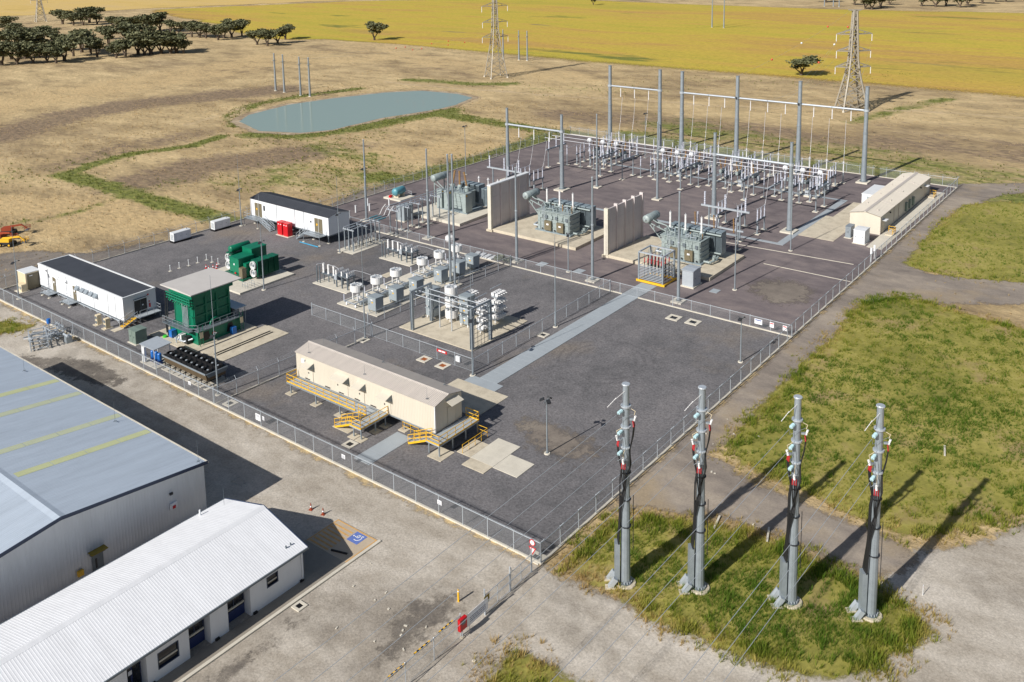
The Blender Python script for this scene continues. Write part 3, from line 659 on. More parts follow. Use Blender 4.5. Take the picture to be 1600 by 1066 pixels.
# big white notice by the gate (faces the dirt road side)
s_ = thing('notice_board', 'large white notice board with small print on the gate fence', 'sign', (-9.0,-.12,0))
MB().box(-1.4,1.3,-.03,0,.45,1.55).build('panel', signw, s_); lines_text(s_, 2.0, .7, 4, -.031, .65, mat('faded_print',(128,140,170),.5,0,.05), 3)
b = MB(); b.cyl((-1,.03,0),(-1,.03,1.5),.03); b.cyl((1,.03,0),(1,.03,1.5),.03); b.build('post', galvp, s_)
s_ = thing('fire_box', 'red fire indicator cabinet on a short steel post', 'cabinet', (-11.0,-.18,0))
MB().cyl((0,0,0),(0,0,1.0),.04).build('post', galvp, s_); MB().box(-.42,.42,-.16,.12,.75,1.75).build('cabinet', red, s_)
MB().box(-.22,.22,-.175,-.16,1.25,1.6).build('window', galvd, s_); MB().cyl((0,0,-.05),(0,0,.06),.2,.2,8).build('footing', conc, s_)
tag(MB().box(-.35,.35,-.02,0,1.05,1.7).build('olive_sign', olive, None, (-7.75,-.06,0)), 'small olive square sign on the gate post', 'sign')
s_ = thing('hazard_sign', 'red bordered round and triangular warning signs on the corner fence', 'sign', (-.06,.9,0))
MB().lathe([(.32,0),(.32,.02)], (0,0,1.75), 16, (-1,0,0)).build('round_plate', signr, s_); MB().lathe([(.23,.021),(.23,.026)], (0,0,1.75), 16, (-1,0,0)).build('round_face', signw, s_)
MB().prism([(-.42,1.3),(.42,1.3),(0,.55)], 'x', -.02, 0).build('triangle_plate', signr, s_); MB().prism([(-.26,1.21),(.26,1.21),(0,.73)], 'x', -.026, -.021).build('triangle_face', signw, s_)
def fsign(u, v, lbl, w, h, m, z0, off=(-.07,0), text=False, rz=None, cat='sign'):
    p = at(u, v, z0+h/2)
    t = thing('fence_sign', lbl, cat, (p.x+off[0], p.y+off[1], 0), 0, None)
    if off[0]: MB().box(-.015,.0,-w/2,w/2,z0,z0+h).build('plate', m, t)
    else: MB().box(-w/2,w/2,-.015,0,z0,z0+h).build('plate', m, t)
    if text:
        k = MB()
        for i in range(3):
            zz = z0+h*(.25+.22*i)
            if off[0]: k.box(-.019,-.0155,-w*.38,w*.38,zz,zz+h*.09)
        k.build('small_print', signt, t)
    return t
for (yy, lab) in ((54.3,'small white sign on the front fence near the fan cooler'),(40.6,'large white sign on the front fence near the cream building'),(26.0,'small white sign on the front fence by the grey footpath'),(12.2,'small white sign on the front fence near the gate corner'),(39.6,'narrow white sign with yellow stripe on the front fence')):
    w = .9 if 'large' in lab else (.35 if 'narrow' in lab else .55); t = thing('fence_sign', lab, 'sign', (-.05,yy,0))
    MB().box(-.015,0,-w/2,w/2,.75 if w == .9 else 1.1,1.55).build('plate', signw, t)
    k = MB()
    for i in range(3): k.box(-.019,-.0155,-w*.36,w*.36,1.16+i*.11,1.2+i*.11)
    k.build('small_print', signt, t)
for (yy, w, m, lab) in ((4.9,1.15,signw,'blue lettered white sign on the gate end of the transformer fence'),(2.9,.6,signw,'white sign with red heading beside the transformer gate post'),(1.0,.6,signw,'white warning sign at the corner of the transformer fence')):
    t = thing('fence_sign', lab, 'sign', (59.42,yy,0)); MB().box(-.015,0,-w/2,w/2,.7,1.45).build('plate', m, t)
    MB().box(-.019,-.0155,-w*.4,w*.4,1.2,1.35).build('heading', signb if w > 1 else signr, t)
t = thing('fence_sign', 'red banner sign with a white centre on the filter bank fence', 'sign', (25.12,34.6,0))
MB().box(-.015,0,-.9,.9,1.2,1.6).build('plate', signr, t); MB().box(-.019,-.0155,-.6,-.02,1.3,1.5).box(-.019,-.0155,.06,.6,1.3,1.5).build('lettering', signw, t)
t = thing('control_box', 'small white box beside the filter bank gate', 'box', (25.1,31.6,0)); MB().box(-.25,0,-.35,.35,.9,1.6).build('box', white, t); MB().box(-.262,-.25,-.3,.3,.95,1.55).build('door', signw, t)
for dy in (0,.5):
    pp = at(1345,407)
tag(MB().cyl((0,0,0),(0,0,2.3),.06).box(-.1,.1,-.16,.16,1.4,2.5).build('gate_pillar', white, None, (96.6,.55,0)), 'slim white pillar inside the side gate', 'pillar', 'slim white gate pillars')
tag(MB().cyl((0,0,0),(0,0,2.3),.06).box(-.1,.1,-.16,.16,1.4,2.5).build('gate_pillar', white, None, (98.4,.55,0)), 'slim white pillar inside the side gate', 'pillar', 'slim white gate pillars')

# ------------------------------------------------------------------ buildings
def railing(pts, m, parent, h=1.05, r=.038, step=1.4, toe=True, name='handrail'):
    b = MB()
    for p, q in zip(pts, pts[1:]):
        p = Vector(p); q = Vector(q); L = (q-p).length; k = max(1, round(L/step)); up = Vector((0,0,1))
        for z in (h, h*.52): b.cyl(p+up*z, q+up*z, r, r, 6)
        if toe: b.bar(p+up*.08, q+up*.08, .02, .15)
        for i in range(k+1): b.cyl(p+(q-p)*(i/k), p+(q-p)*(i/k)+up*h, r, r, 6)
    return b.build(name, m, parent)
def stair(parent, top, bot, width, m, mt, rail=None):
    """flight between two points at tread centre line"""
    top = Vector(top); bot = Vector(bot); d = bot-top; dh = Vector((d.x,d.y,0)).normalized(); s = Vector((-dh.y,dh.x,0)); n = max(3, round(abs(d.z)/.2))
    b = MB()
    for e in (-1,1): b.bar(top+s*e*width/2, bot+s*e*width/2, .06, .22)
    b.build('stringer', m, parent)
    for i in range(n):
        c = top+d*((i+.5)/n); ang = math.atan2(dh.y, dh.x)
        MB().cbox((0,0,0),(abs(d.xy.length)/n*1.05, width, .05), ang).build('tread', mt, parent, c)
    if rail:
        for e in (-1,1): railing([top+s*e*width/2, bot+s*e*width/2], rail, parent, 1.0, .038, 1.2, False)
def gable_building(root, x0, x1, y0, y1, z0, ze, zr, axis, wm, rm, pitch=.3, over=.2, ribs=True, rib=.025):
    """walls and pitched roof; ridge runs along axis"""
    if axis == 'y':
        cx = (x0+x1)/2; prof = [(x0,z0),(x1,z0),(x1,ze),(cx,zr),(x0,ze)]
        MB().prism(prof, 'y', y0, y1).build('wall', wm, root)
        half = (x1-x0)/2+over; rise = (zr-ze)*(half/((x1-x0)/2)); L = y1-y0+2*over; sl = math.hypot(half, rise); ch, sh = half/sl, rise/sl
        for sgn, xs_ in ((1, x0-over),(-1, x1+over)):
            b = MB(); b.sheet((xs_, y0-over, zr-rise+.05), (0,1,0), (sgn*ch,0,sh), (-sgn*sh,0,ch), L, sl, pitch, .04)
            b.add([(xs_,y0-over,zr-rise),(xs_,y1+over,zr-rise),(cx,y1+over,zr),(cx,y0-over,zr)], [(0,1,2,3)])
            b.build('roof_sheet', rm, root)
        MB().prism([(cx-.28,zr-.02),(cx,zr+.1),(cx+.28,zr-.02)], 'y', y0-over-.02, y1+over+.02).build('ridge_cap', rm, root)
        if ribs:
            b = MB(); b.sheet((x0-.002,y0,z0),(0,1,0),(0,0,1),(-1,0,0),y1-y0,ze-z0,pitch,rib); b.sheet((x1+.002,y0,z0),(0,1,0),(0,0,1),(1,0,0),y1-y0,ze-z0,pitch,rib)
            b.sheet((x0,y0-.002,z0),(1,0,0),(0,0,1),(0,-1,0),x1-x0,ze-z0,pitch,rib); b.sheet((x0,y1+.002,z0),(1,0,0),(0,0,1),(0,1,0),x1-x0,ze-z0,pitch,rib)
            b.build('cladding', wm, root)
    else:
        cy = (y0+y1)/2; prof = [(y0,z0),(y1,z0),(y1,ze),(cy,zr),(y0,ze)]
        MB().prism(prof, 'x', x0, x1).build('wall', wm, root)
        half = (y1-y0)/2+over; rise = (zr-ze)*(half/((y1-y0)/2)); L = x1-x0+2*over; sl = math.hypot(half, rise); ch, sh = half/sl, rise/sl
        for sgn, ys_ in ((1, y0-over),(-1, y1+over)):
            b = MB(); b.sheet((x0-over, ys_, zr-rise+.05), (1,0,0), (0,sgn*ch,sh), (0,-sgn*sh,ch), L, sl, pitch, .04)
            b.add([(x0-over,ys_,zr-rise),(x1+over,ys_,zr-rise),(x1+over,cy,zr),(x0-over,cy,zr)], [(0,1,2,3)])
            b.build('roof_sheet', rm, root)
        MB().prism([(cy-.28,zr-.02),(cy,zr+.1),(cy+.28,zr-.02)], 'x', x0-over-.02, x1+over+.02).build('ridge_cap', rm, root)
def aerial(parent, x, y, z, h=1.6):
    b = MB(); b.cyl((x,y,z),(x,y,z+h),.018,.01,5); b.box(x-.2,x+.2,y-.02,y+.02,z,z+.04); b.box(x-.02,x+.02,y-.2,y+.2,z,z+.04); b.build('aerial', galvd, parent)

# big shed, ridge along y
E_, RZ = 5.4, 7.1
sh = thing('workshop_shed', 'large blue grey steel shed with pale skylight strips beside the dirt road', 'shed', (0,0,0))
MB().prism([(-41.7,0),(-13.5,0),(-13.5,E_),(-27.6,RZ),(-41.7,E_)], 'y', 31.0, 77.0).build('wall', shedw, sh)
b = MB(); b.sheet((-41.7,30.996,0),(1,0,0),(0,0,1),(0,-1,0),28.2,E_,.3,.012); b.build('gable_cladding', shedw, sh)
b = MB(); b.sheet((-13.496,31,0),(0,1,0),(0,0,1),(1,0,0),46,E_,.3,.03); b.build('side_cladding', shedw, sh)
b = MB()
for k in range(95):                                             # gable infill above the eave line
    x = -41.6+k*.297; zt = RZ-abs(x+27.6)/14.1*(RZ-E_)
    if zt > E_+.05: b.box(x,x+.1,30.984,30.998,E_,zt-.03)
b.build('gable_rib', shedw, sh)['kind'] = 'stuff'
sl_ = math.hypot(14.3, 1.724); u_ = 14.3/sl_; w_ = 1.724/sl_
for sgn, xe in ((-1,-13.3),(1,-41.9)):
    b = MB(); b.sheet((xe,30.75,RZ-1.724+.05),(0,1,0),(sgn*u_,0,w_),(-sgn*w_,0,u_),46.5,sl_,.25,.018)
    b.add([(xe,30.75,RZ-1.724),(xe,77.25,RZ-1.724),(-27.6,77.25,RZ),(-27.6,30.75,RZ)], [(0,1,2,3)]); b.build('roof_sheet', bluer, sh)
MB().prism([(-28.1,RZ-.0),(-27.6,RZ+.14),(-27.1,RZ-.0)], 'y', 30.7, 77.3).build('ridge_cap', bluer, sh)
for f_ in (): MB().bar((-13.3-u_*sl_*f_,30.8,RZ-1.724+w_*sl_*f_+.062),(-13.3-u_*sl_*f_,77.2,RZ-1.724+w_*sl_*f_+.062),.05,.02).build('lap_joint', bluer, sh)
b = MB(); b.bar((-13.2,30.7,E_-.02),(-13.2,77.3,E_-.02),.16,.14); b.build('gutter', concw, sh)
flash = mat('navy_flashing', (44,58,84), .4, .1, .08)
for xa in (-13.2,-42.0):
    MB().bar((xa,30.72,RZ-1.73),(-27.6,30.72,RZ+.02),.06,.32).build('barge_flashing', flash, sh)
for (u, v) in ((86.7,595),(121.6,614.6),(183.5,649.5),(229.7,674)):
    y = at(u, v, E_+.1).y; b = MB()
    for k in range(4):
        t0, t1 = .01+k*.235, .01+(k+1)*.235-.004
        b2 = MB(); b2.sheet((-13.3-u_*sl_*t0,y-.5,RZ-1.724+w_*sl_*t0+.066),(0,1,0),(-u_,0,w_),(w_,0,u_),1.0,sl_*(t1-t0),.25,.018); b2.build('skylight', skyl, sh)
for (u, v) in ((180,659),(310,722),(38,580)):
    p = at(u, v, E_+.3); aerial(sh, p.x, p.y, E_+.35, 2.2)
MB().box(-25.2,-24.2,30.86,30.94,0,2.1).build('door', galvd, sh); MB().box(-24.95,-24.8,30.82,30.86,.8,1.7).build('door_handle', dark, sh)
MB().box(-25.5,-24.0,30.2,30.95,2.5,2.56).build('door_canopy', olive, sh); MB().box(-25.4,-24.1,30.55,30.95,2.2,2.25).build('lintel', galvd, sh)
MB().box(-26.6,-26.1,30.7,30.95,.9,1.4).build('meter_box', yellow, sh)
MB().box(-17.4,-16.7,30.8,30.95,2.4,3.0).build('alarm_box', signw, sh); MB().box(-17.2,-16.9,30.76,30.8,2.45,2.75).build('alarm_lamp', red, sh)
MB().box(-17.35,-17.05,30.8,30.95,3.9,4.1).build('wall_light', dark, sh)

# white office, ridge along x
of = thing('office_building', 'long white office with ribbed white roof and navy recessed bays', 'building', (0,0,0))
OX0, OX1, OY0, OY1 = -60.0, -14.2, 15.5, 26.8
MB().box(OX0,OX1,OY0+.9,OY1,0,3.15).build('inner_wall', blue, of)
MB().prism([(OY0+.9,3.1),(OY1,3.1),((OY0+OY1)/2,4.6)], 'x', OX1-.2, OX1).build('gable_wall', whiteb, of)
MB().box(OX1-.25,OX1,OY0,OY1,0,3.12).build('end_wall', whiteb, of)
hf = (OY1-OY0)/2+.35; cy_ = (OY0+OY1)/2; rs = 4.75-3.15; so_ = math.hypot(hf, rs)
for sgn, ys_ in ((1,OY0-.35),(-1,OY1+.35)):
    b = MB(); b.sheet((OX0,ys_,3.2),(1,0,0),(0,sgn*hf/so_,rs/so_),(0,-sgn*rs/so_,hf/so_),OX1+.3-OX0,so_,.22,.007)
    b.add([(OX0,ys_,3.16),(OX1+.3,ys_,3.16),(OX1+.3,cy_,4.76),(OX0,cy_,4.76)], [(0,1,2,3)]); b.build('roof_sheet', whiter, of)
    MB().bar((OX0,ys_-sgn*.05,3.12),(OX1+.3,ys_-sgn*.05,3.12),.12,.16).build('gutter', galvd, of)
    MB().bar((OX1+.32,ys_,3.16),(OX1+.32,cy_,4.78),.05,.22).build('barge_board', flash, of)
MB().prism([(cy_-.35,4.72),(cy_,4.86),(cy_+.35,4.72)], 'x', OX0, OX1+.33).build('ridge_cap', whiter, of)
def offx(u, v): return at(u, v, 1.5).x
edges = [-14.2, at(389,961).x, at(357,987).x, at(331.6,1007.5).x, at(298,1030).x, at(233,1076).x, at(202,1096).x, at(185,1106).x]
def white_panel(xa, xb, win=None):
    b = MB()
    if not win: b.box(xb,xa,OY0,OY0+.95,0,3.1)
    else:
        wx0, wx1, wz0, wz1 = win
        b.box(xb,wx0,OY0,OY0+.95,0,3.1); b.box(wx1,xa,OY0,OY0+.95,0,3.1); b.box(wx0,wx1,OY0,OY0+.95,0,wz0); b.box(wx0,wx1,OY0,OY0+.95,wz1,3.1)
    p = b.build('wall_panel', whiteb, of)
    if win:
        w = MB().box(wx0,wx1,OY0+.12,OY0+.16,wz0,wz1).build('window', glass, of); f = MB()
        for a in ((wx0,wx0+.08,wz0,wz1),(wx1-.08,wx1,wz0,wz1),(wx0+.08,wx1-.08,wz0,wz0+.08),(wx0+.08,wx1-.08,wz1-.08,wz1)): f.box(a[0],a[1],OY0-.01,OY0+.118,a[2],a[3])
        f.build('window_frame', flash, w); MB().box(wx0+.1,wx1-.1,OY0+.06,OY0+.11,wz0+(wz1-wz0)*.35,wz0+(wz1-wz0)*.45).build('window_sill', concw, w)
white_panel(edges[0]-.26, edges[1], (-18.1,-16.9,1.55,2.55))
white_panel(edges[2], edges[3]); 
white_panel(edges[4], edges[5], (edges[5]+.9,edges[4]-.9,.9,2.3))
white_panel(edges[6], edges[7]-1)
for a, b_ in ((1,2),(3,4)):
    xa, xb = edges[a]-.12, edges[b_]+.12
    w = MB().box(xb,xa,OY0+.84,OY0+.9,.95,2.25).build('window', glass, of); MB().box(xb,xa,OY0+.72,OY0+.84,1.15,1.3).build('window_sill', concw, w)
    f = MB()
    for k in range(3): xx = xb+(xa-xb)*k/2; f.box(xx-.04,xx+.04,OY0+.8,OY0+.86,.95,2.25)
    f.build('window_frame', flash, w)
    MB().box((xa+xb)/2-.5,(xa+xb)/2+.5,OY0+.1,OY0+.3,2.85,2.93).build('batten_light', white, of)
xa, xb = edges[5], edges[6]
w = MB().box(xb+.1,(xa+xb)/2-.1,OY0+.84,OY0+.9,.1,2.1).build('door', glass, of); MB().box(xb+.25,xb+.4,OY0+.8,OY0+.84,1.0,1.15).build('door_handle', galv, w)
MB().box(xb+.5,xb+.8,OY0+.82,OY0+.84,1.3,1.65).build('door_notice', signw, w)
MB().box((xa+xb)/2+.1,xa-.1,OY0+.84,OY0+.9,.1,2.2).build('window', glass, of)
for x in (edges[1]+.35, edges[3]+.5, edges[5]+.35, -14.5): MB().box(x-.18,x+.18,OY0-.16,OY0-.01,.0,.28).build('downpipe_shoe', black, of)
MB().cyl((-14.4,OY0-.06,0),(-14.4,OY0-.06,3.1),.05).build('downpipe', white, of)
aerial(of, -14.8, 26, 3.4, 1.8); MB().cyl((-17,OY1-.2,3.2),(-17,OY1-.2,3.9),.08).build('vent_pipe', white, of)
for q in (-14.9,-15.4): MB().cyl((q,16.2,3.35),(q,16.2,3.7),.05,.08,6).build('vent_pipe', galvd, of)
struct(MB().box(-60,-10.5,14.15,15.5,-.05,.1).build('footpath', foot)); struct(MB().box(-10.5,-6.5,14.15,19.7,-.05,.075).build('parking_bay', tan)); struct(MB().box(-14.2,-10.5,15.5,19.7,-.05,.07).build('footpath', foot))
mk = thing('parking_marking', 'faded yellow hatching with blue wheelchair symbol on the parking bay', 'marking', (0,0,.079))
for k in range(7): MB().box(-10.3+k*.5,-10.12+k*.5,16.8+.1,19.4,0,.004).build('hatch_stripe', painty, mk)
b = MB()
for a in ((-10.45,-6.55,14.22,14.34),(-10.45,-6.55,19.5,19.62),(-6.67,-6.55,14.34,19.5)): b.box(*a,0,.004)
b.build('border_line', painty, mk)
sp = MB().box(-8.15,-6.75,15.3,16.7,.001,.005).build('symbol_square', paintb, mk)
b = MB(); c0 = Vector((-7.4,15.95,0))
for k in range(9):                                              # wheel, body, head of the wheelchair figure
    a0, a1 = math.radians(150+k*28), math.radians(150+(k+1)*28)
    b.bar((c0.x+.38*math.cos(a0),c0.y+.38*math.sin(a0),.008),(c0.x+.38*math.cos(a1),c0.y+.38*math.sin(a1),.008),.09,.004)
for p_, q_ in (((-7.35,16.35),(-7.4,15.95)),((-7.4,15.95),(-7.05,15.9)),((-7.05,15.9),(-6.98,15.55)),((-7.38,16.15),(-7.08,16.15))): b.bar((*p_,.008),(*q_,.008),.1,.004)
b.cyl((-7.36,16.5,.006),(-7.36,16.5,.011),.09,.09,8); b.build('wheelchair_symbol', signw, sp)
def wheel_stop(p, q, label, grp, z=.0, m2=None):
    p = Vector((*p,0)); q = Vector((*q,0)); d = q-p; t = thing('wheel_stop', label, 'wheel stop', p+Vector((0,0,z)), math.atan2(d.y,d.x), grp); L = d.length
    MB().prism([(-.09,0),(.09,0),(.05,.13),(-.05,.13)], 'x', 0, L).build('body', black, t)
    if m2:
        for f in (0,.28,.56,.86): MB().prism([(-.095,0),(.095,0),(.054,.135),(-.054,.135)], 'x', L*f+.002, L*f+L*.14).build('yellow_band', m2, t)
for p_, q_ in (((-14.69,1.65),(-12.95,1.6)),((-17.6,1.6),(-15.9,1.55)),((-11.8,1.65),(-10.15,1.6))): wheel_stop(p_, q_, 'black and yellow wheel stop on dirt by the boundary fence', 'yellow banded wheel stops', .0, yellow)
wheel_stop((-10.1,16.6),(-9.6,15.0), 'plain black wheel stop on the shaded parking bay', None, .075)
for i_, (u, v) in enumerate(((486,796.5),(505,804))):
    p = at(u, v); t = thing('traffic_cone', 'orange traffic cone with white band on the dirt beside the office', 'traffic cone', (p.x,p.y,0), .3, 'traffic cones')
    MB().box(-.19,.19,-.19,.19,0,.04).build('base', orange, t); MB().lathe([(.14,.04),(.1,.3)], n=12).build('lower_cone', orange, t); MB().lathe([(.1,.3),(.075,.45)], n=12).build('white_band', signw, t); MB().lathe([(.075,.45),(.03,.72)], n=12).build('tip', orange, t)
p = at(716.5,940); t = thing('bollard', 'single yellow bollard standing on the dirt near the gate', 'bollard', (p.x,p.y,0)); MB().cyl((0,0,-.1),(0,0,1.1),.09,.09,12).build('pipe', yellow, t); MB().lathe([(.09,0),(.07,.05),(.02,.08)], (0,0,1.1), 12).build('cap', yellow, t); MB().lathe([(.093,0),(.093,.08)], (0,0,.95), 12).build('reflector', signw, t)
# cream control building on stilts
cb = thing('control_building', 'cream ribbed steel building on stilts with yellow handrail walkway', 'building', (0,0,0))
gable_building(cb, 9.15, 13.65, 21.15, 44.8, 1.43, 4.62, 5.15, 'y', cream, creamr, .25, .12)
MB().box(9.2,13.6,21.2,44.75,1.2,1.42).build('floor_frame', galv, cb)
stm = MB().cyl((0,0,.05),(0,0,1.22),.09,.09,8).mesh('stilt', galv); ftm = MB().box(-.55,.55,-.55,.55,-.05,.07).mesh('footing', conc)
for y in (22,26.3,30.6,34.9,39.2,43.9):
    for x in (9.5,13.3): link('stilt', stm, cb, (x,y,0)); link('footing', ftm, cb, (x,y,0))
for u, v, wd in ((482,568,1.4),(530,589,2.4),(558,602,1.4),(595,620,1.6)):
    y = at(u, v, 3.9).y; aw = MB(); aw.prism([(9.13,4.0),(8.05,3.62),(8.05,3.57),(9.13,3.95)], 'y', y-wd/2, y+wd/2)
    a_ = aw.build('awning', cream, cb); MB().prism([(9.12,3.94),(8.2,3.6),(9.12,3.1)], 'y', y-wd/2-.02, y-wd/2+.02).build('awning_shadow', galvd, a_)  # dark triangle plate stands in for the shadow below the awning
    MB().box(9.08,9.12,y-wd/2+.2,y+wd/2-.2,1.5,3.5).build('door', cream, cb); MB().box(9.05,9.08,y+wd/2-.5,y+wd/2-.35,2.4,2.6).build('door_handle', dark, cb)
MB().prism([(20.1+.0,4.15),(21.15,4.5),(21.15,4.55),(20.1,4.2)], 'x', 10.9, 12.9).build('awning', cream, cb)
MB().box(11.2,12.4,21.06,21.13,1.5,3.6).build('door', cream, cb)
MB().box(8.95,9.1,43.0,43.6,3.6,4.1).build('wall_fan', signw, cb)
for y in (42.2,38.5,36.0,33.2,30.5): MB().box(9.06,9.1,y,y+.9,1.55,1.68).build('floor_vent', dark, cb)
b = MB(); b.box(9.0,9.12,21.0,21.12,1.43,4.6); b.build('downpipe', white, cb)
for (u, v) in ((569,585),(660,627),(478,553),(506,538),(610,560),(697,600)):
    p = at(u, v, 4.9); aerial(cb, min(max(p.x,9.6),13.2), p.y, 4.88, 1.3)
# walkway along the front
wk = MB(); wk.box(7.3,9.05,30.3,44.6,1.28,1.4); wk.build('walkway_deck', concg, cb)
lg = MB(); lg.box(4.7,9.05,28.4,30.28,1.28,1.4); lg.build('landing_deck', concg, cb)
MB().bar((7.28,30.3,1.3),(7.28,44.6,1.3),.05,.2).build('edge_beam', galv, cb)
railing([(8.9,44.55,1.4),(7.33,44.55,1.4),(7.33,32.2,1.4)], yellow, cb); railing([(7.33,31.6,1.4),(7.33,30.3,1.4),(6.4,30.28,1.4)], yellow, cb)
railing([(4.75,30.2,1.4),(4.75,28.45,1.4),(9.0,28.45,1.4)], yellow, cb)
stair(cb, (5.6,30.25,1.35), (5.6,33.2,.1), 1.1, yellow, concg, yellow)
for x, y in ((7.4,43.9),(7.4,39.2),(7.4,34.9),(5.0,29.9),(5.0,28.7),(7.2,28.7),(8.8,28.7)): link('stilt', stm, cb, (x,y,0)); link('footing', ftm, cb, (x,y,0))
# end platform and its stairs
pf = MB(); pf.box(7.4,14.2,19.0,21.0,1.28,1.4); pf.build('end_deck', concg, cb)
railing([(7.45,20.9,1.4),(7.45,19.05,1.4),(14.15,19.05,1.4),(14.15,20.95,1.4)], yellow, cb)
stair(cb, (8.0,21.05,1.35), (8.0,23.8,.1), 1.0, yellow, concg, yellow)
for x in (7.6,9.8,12,14): 
    for y in (19.2,20.7): link('stilt', stm, cb, (x,y,0))
railing([(9.6,17.6,.05),(13.9,17.6,.05),(13.9,19,.05)], yellow, cb, 1.0, .03, 1.2, False); railing([(9.3,23.9,.05),(9.3,26.4,.05),(13,26.4,.05)], yellow, cb, 1.0, .03, 1.2, False)
struct(MB().box(9.6,14.0,17.5,19.0,-.06,.02).build('cable_pit_floor', dark))

# cream relay building on the far right, ridge along x
rb = thing('relay_building', 'long cream building with pale roof beside the far grass verge', 'building', (0,0,0))
gable_building(rb, 112.2, 147.3, 3.75, 9.3, 0, 3.5, 4.05, 'x', cream, creamp, .76, .15)
b = MB()
for x in (121,130,139): b.prism([(3.6,3.52),(9.45,3.52),(9.45,3.58),(6.52,4.17),(3.6,3.58)], 'x', x, x+.25)
b.build('roof_joint', creamr, rb)
MB().prism([(6.2,4.1),(6.85,4.1),(6.52,4.22)], 'x', 112.0, 147.5).build('ridge_flashing', creamr, rb)
for x in (128.5,131,133.4): MB().box(x,x+.95,3.35,3.73,.6,2.3).build('air_conditioner', kgreen, rb)
for x in (113.4,142.8):
    MB().box(x,x+1,3.68,3.74,.1,2.2).build('door', cream, rb); MB().box(x-.3,x+1.3,2.9,3.73,2.55,2.62).build('awning', white, rb)
for x in (118,139.5): MB().box(x,x+.3,3.5,3.73,2.8,3.05).build('flood_lamp', dark, rb)
for x in (112.15,124,147.2): MB().cyl((x,3.68,0),(x,3.68,3.4),.05).build('downpipe', creamr, rb)
for k in range(8):
    x = 115+k*4; MB().cyl((x,5+(k%2)*3.2,3.6),(x,5+(k%2)*3.2,4.15),.1,.1,6).build('roof_vent', creamr, rb)
MB().box(120.9,121.1,3.66,3.74,0,3.4).build('wall_joint', creamr, rb)
for i_, (x, y, lab) in enumerate(((112.6,1.6,'yellow handrail frame by the near door of the relay building'),(143.2,1.9,'yellow handrail frame by the far door of the relay building'))):
    t = thing('step_rail', lab, 'handrail', (x,y,0)); railing([(0,0,.3),(2.0,0,.3),(2.0,1.2,.3)], yellow, t, 1.0, .045, 1.0, False); MB().box(-.1,2.1,-.1,1.3,0,.3).build('step', conc, t)
def kiosk(name, label, x0, x1, y0, y1, h, m, plinth=.15, roof=.08, doors='-x', n=2, over=.06, cat='cabinet', group=None, msides=None):
    t = thing(name, label, cat, ((x0+x1)/2,(y0+y1)/2,0), 0, group); w, d = (x1-x0)/2, (y1-y0)/2
    MB().box(-w-.2,w+.2,-d-.2,d+.2,-.05,plinth).build('plinth', concw, t); MB().box(-w,w,-d,d,plinth,h).build('body', m, t)
    MB().prism([(-w-over,h),(w+over,h),(w+over,h+roof*.5),(0,h+roof),(-w-over,h+roof*.5)], 'y', -d-over, d+over).build('lid', m, t)
    for k in range(n):
        if doors == '-x': dd = MB().box(-w-.03,-w,-d+.05+2*d*k/n,-d-.05+2*d*(k+1)/n,plinth+.1,h-.1).build('door', m, t); MB().box(-w-.06,-w-.031,-d+2*d*(k+.5)/n-.04,-d+2*d*(k+.5)/n+.04,h*.5,h*.5+.2).build('handle', dark, dd)
        else: dd = MB().box(-w+.05+2*w*k/n,-w-.05+2*w*(k+1)/n,-d-.03,-d,plinth+.1,h-.1).build('door', m, t); MB().box(-w+2*w*(k+.5)/n-.04,-w+2*w*(k+.5)/n+.04,-d-.06,-d-.031,h*.5,h*.5+.2).build('handle', dark, dd)
    return t
kiosk('steel_kiosk', 'slim grey steel kiosk at the end of the relay building', 107.0,109.2,7.4,8.4,2.2, galv, .12, .04, '-x', 1)
k_ = kiosk('pad_transformer', 'white louvred pad transformer near the relay building corner', 104.8,107.6,4.2,6.2,2.5, white, .12, .2, '-x', 3)
for z in range(6): MB().box(-1.42,-1.4,.15,.85,1.6+z*.12,1.66+z*.12).build('louvre', grey, k_)
t = thing('white_tank_box', 'low white box between the relay building and gantry', 'box', (134.6,11.3,0)); MB().box(-4.2,4.2,-1.5,1.5,0,2.3).build('body', white, t); MB().prism([(-1.6,2.3),(1.6,2.3),(1.55,2.42),(-1.55,2.42)], 'x', -4.3, 4.3).build('lid', white, t); MB().box(-4.25,-4.2,-.5,.5,.1,1.9).build('door', grey, t)

# white switchroom with dark flat roof (front left)
wr = thing('portable_switchroom', 'white portable building with flat black roof and grey end stairs', 'building', (0,0,0))
MB().box(6.55,11.85,81.1,107.0,.5,3.98).build('wall', whiteb, wr); MB().box(6.75,11.65,81.3,106.8,3.9,4.02).build('roof_membrane', darkr, wr)
b = MB()
for a in ((6.5,6.74,81.05,107.05),(11.66,11.9,81.05,107.05),(6.74,11.66,81.05,81.29),(6.74,11.66,106.81,107.05)): b.box(*a,3.86,4.12)
b.build('parapet', white, wr)
b = MB()
for y in (83.3,85.4,89.6,93.8,98.0,103.8): b.box(6.53,6.549,y-.04,y+.04,.55,3.85)
b.build('panel_joint', galvd, wr)
MB().box(6.6,11.8,81.2,106.9,.25,.5).build('floor_frame', galvd, wr)
for y in (82,87,92,97,102,106.2):
    for x in (6.9,11.5): MB().cyl((x,y,0),(x,y,.3),.1).build('stump', galv, wr)
for y in (101.9,95.4): d_ = MB().box(6.5,6.548,y-.5,y+.5,.55,2.75).build('door', brownd, wr); MB().box(6.46,6.499,y-.35,y-.2,1.5,1.7).build('door_handle', galvp, d_); MB().box(6.49,6.498,y-.1,y+.25,1.8,2.15).build('notice', signw, d_)
for y in (100.4,99.5,98.7,97.9): MB().prism([(6.5,3.35),(6.15,3.0),(6.15,2.9),(6.5,2.9)], 'y', y-.35, y+.35).build('hood', white, wr)
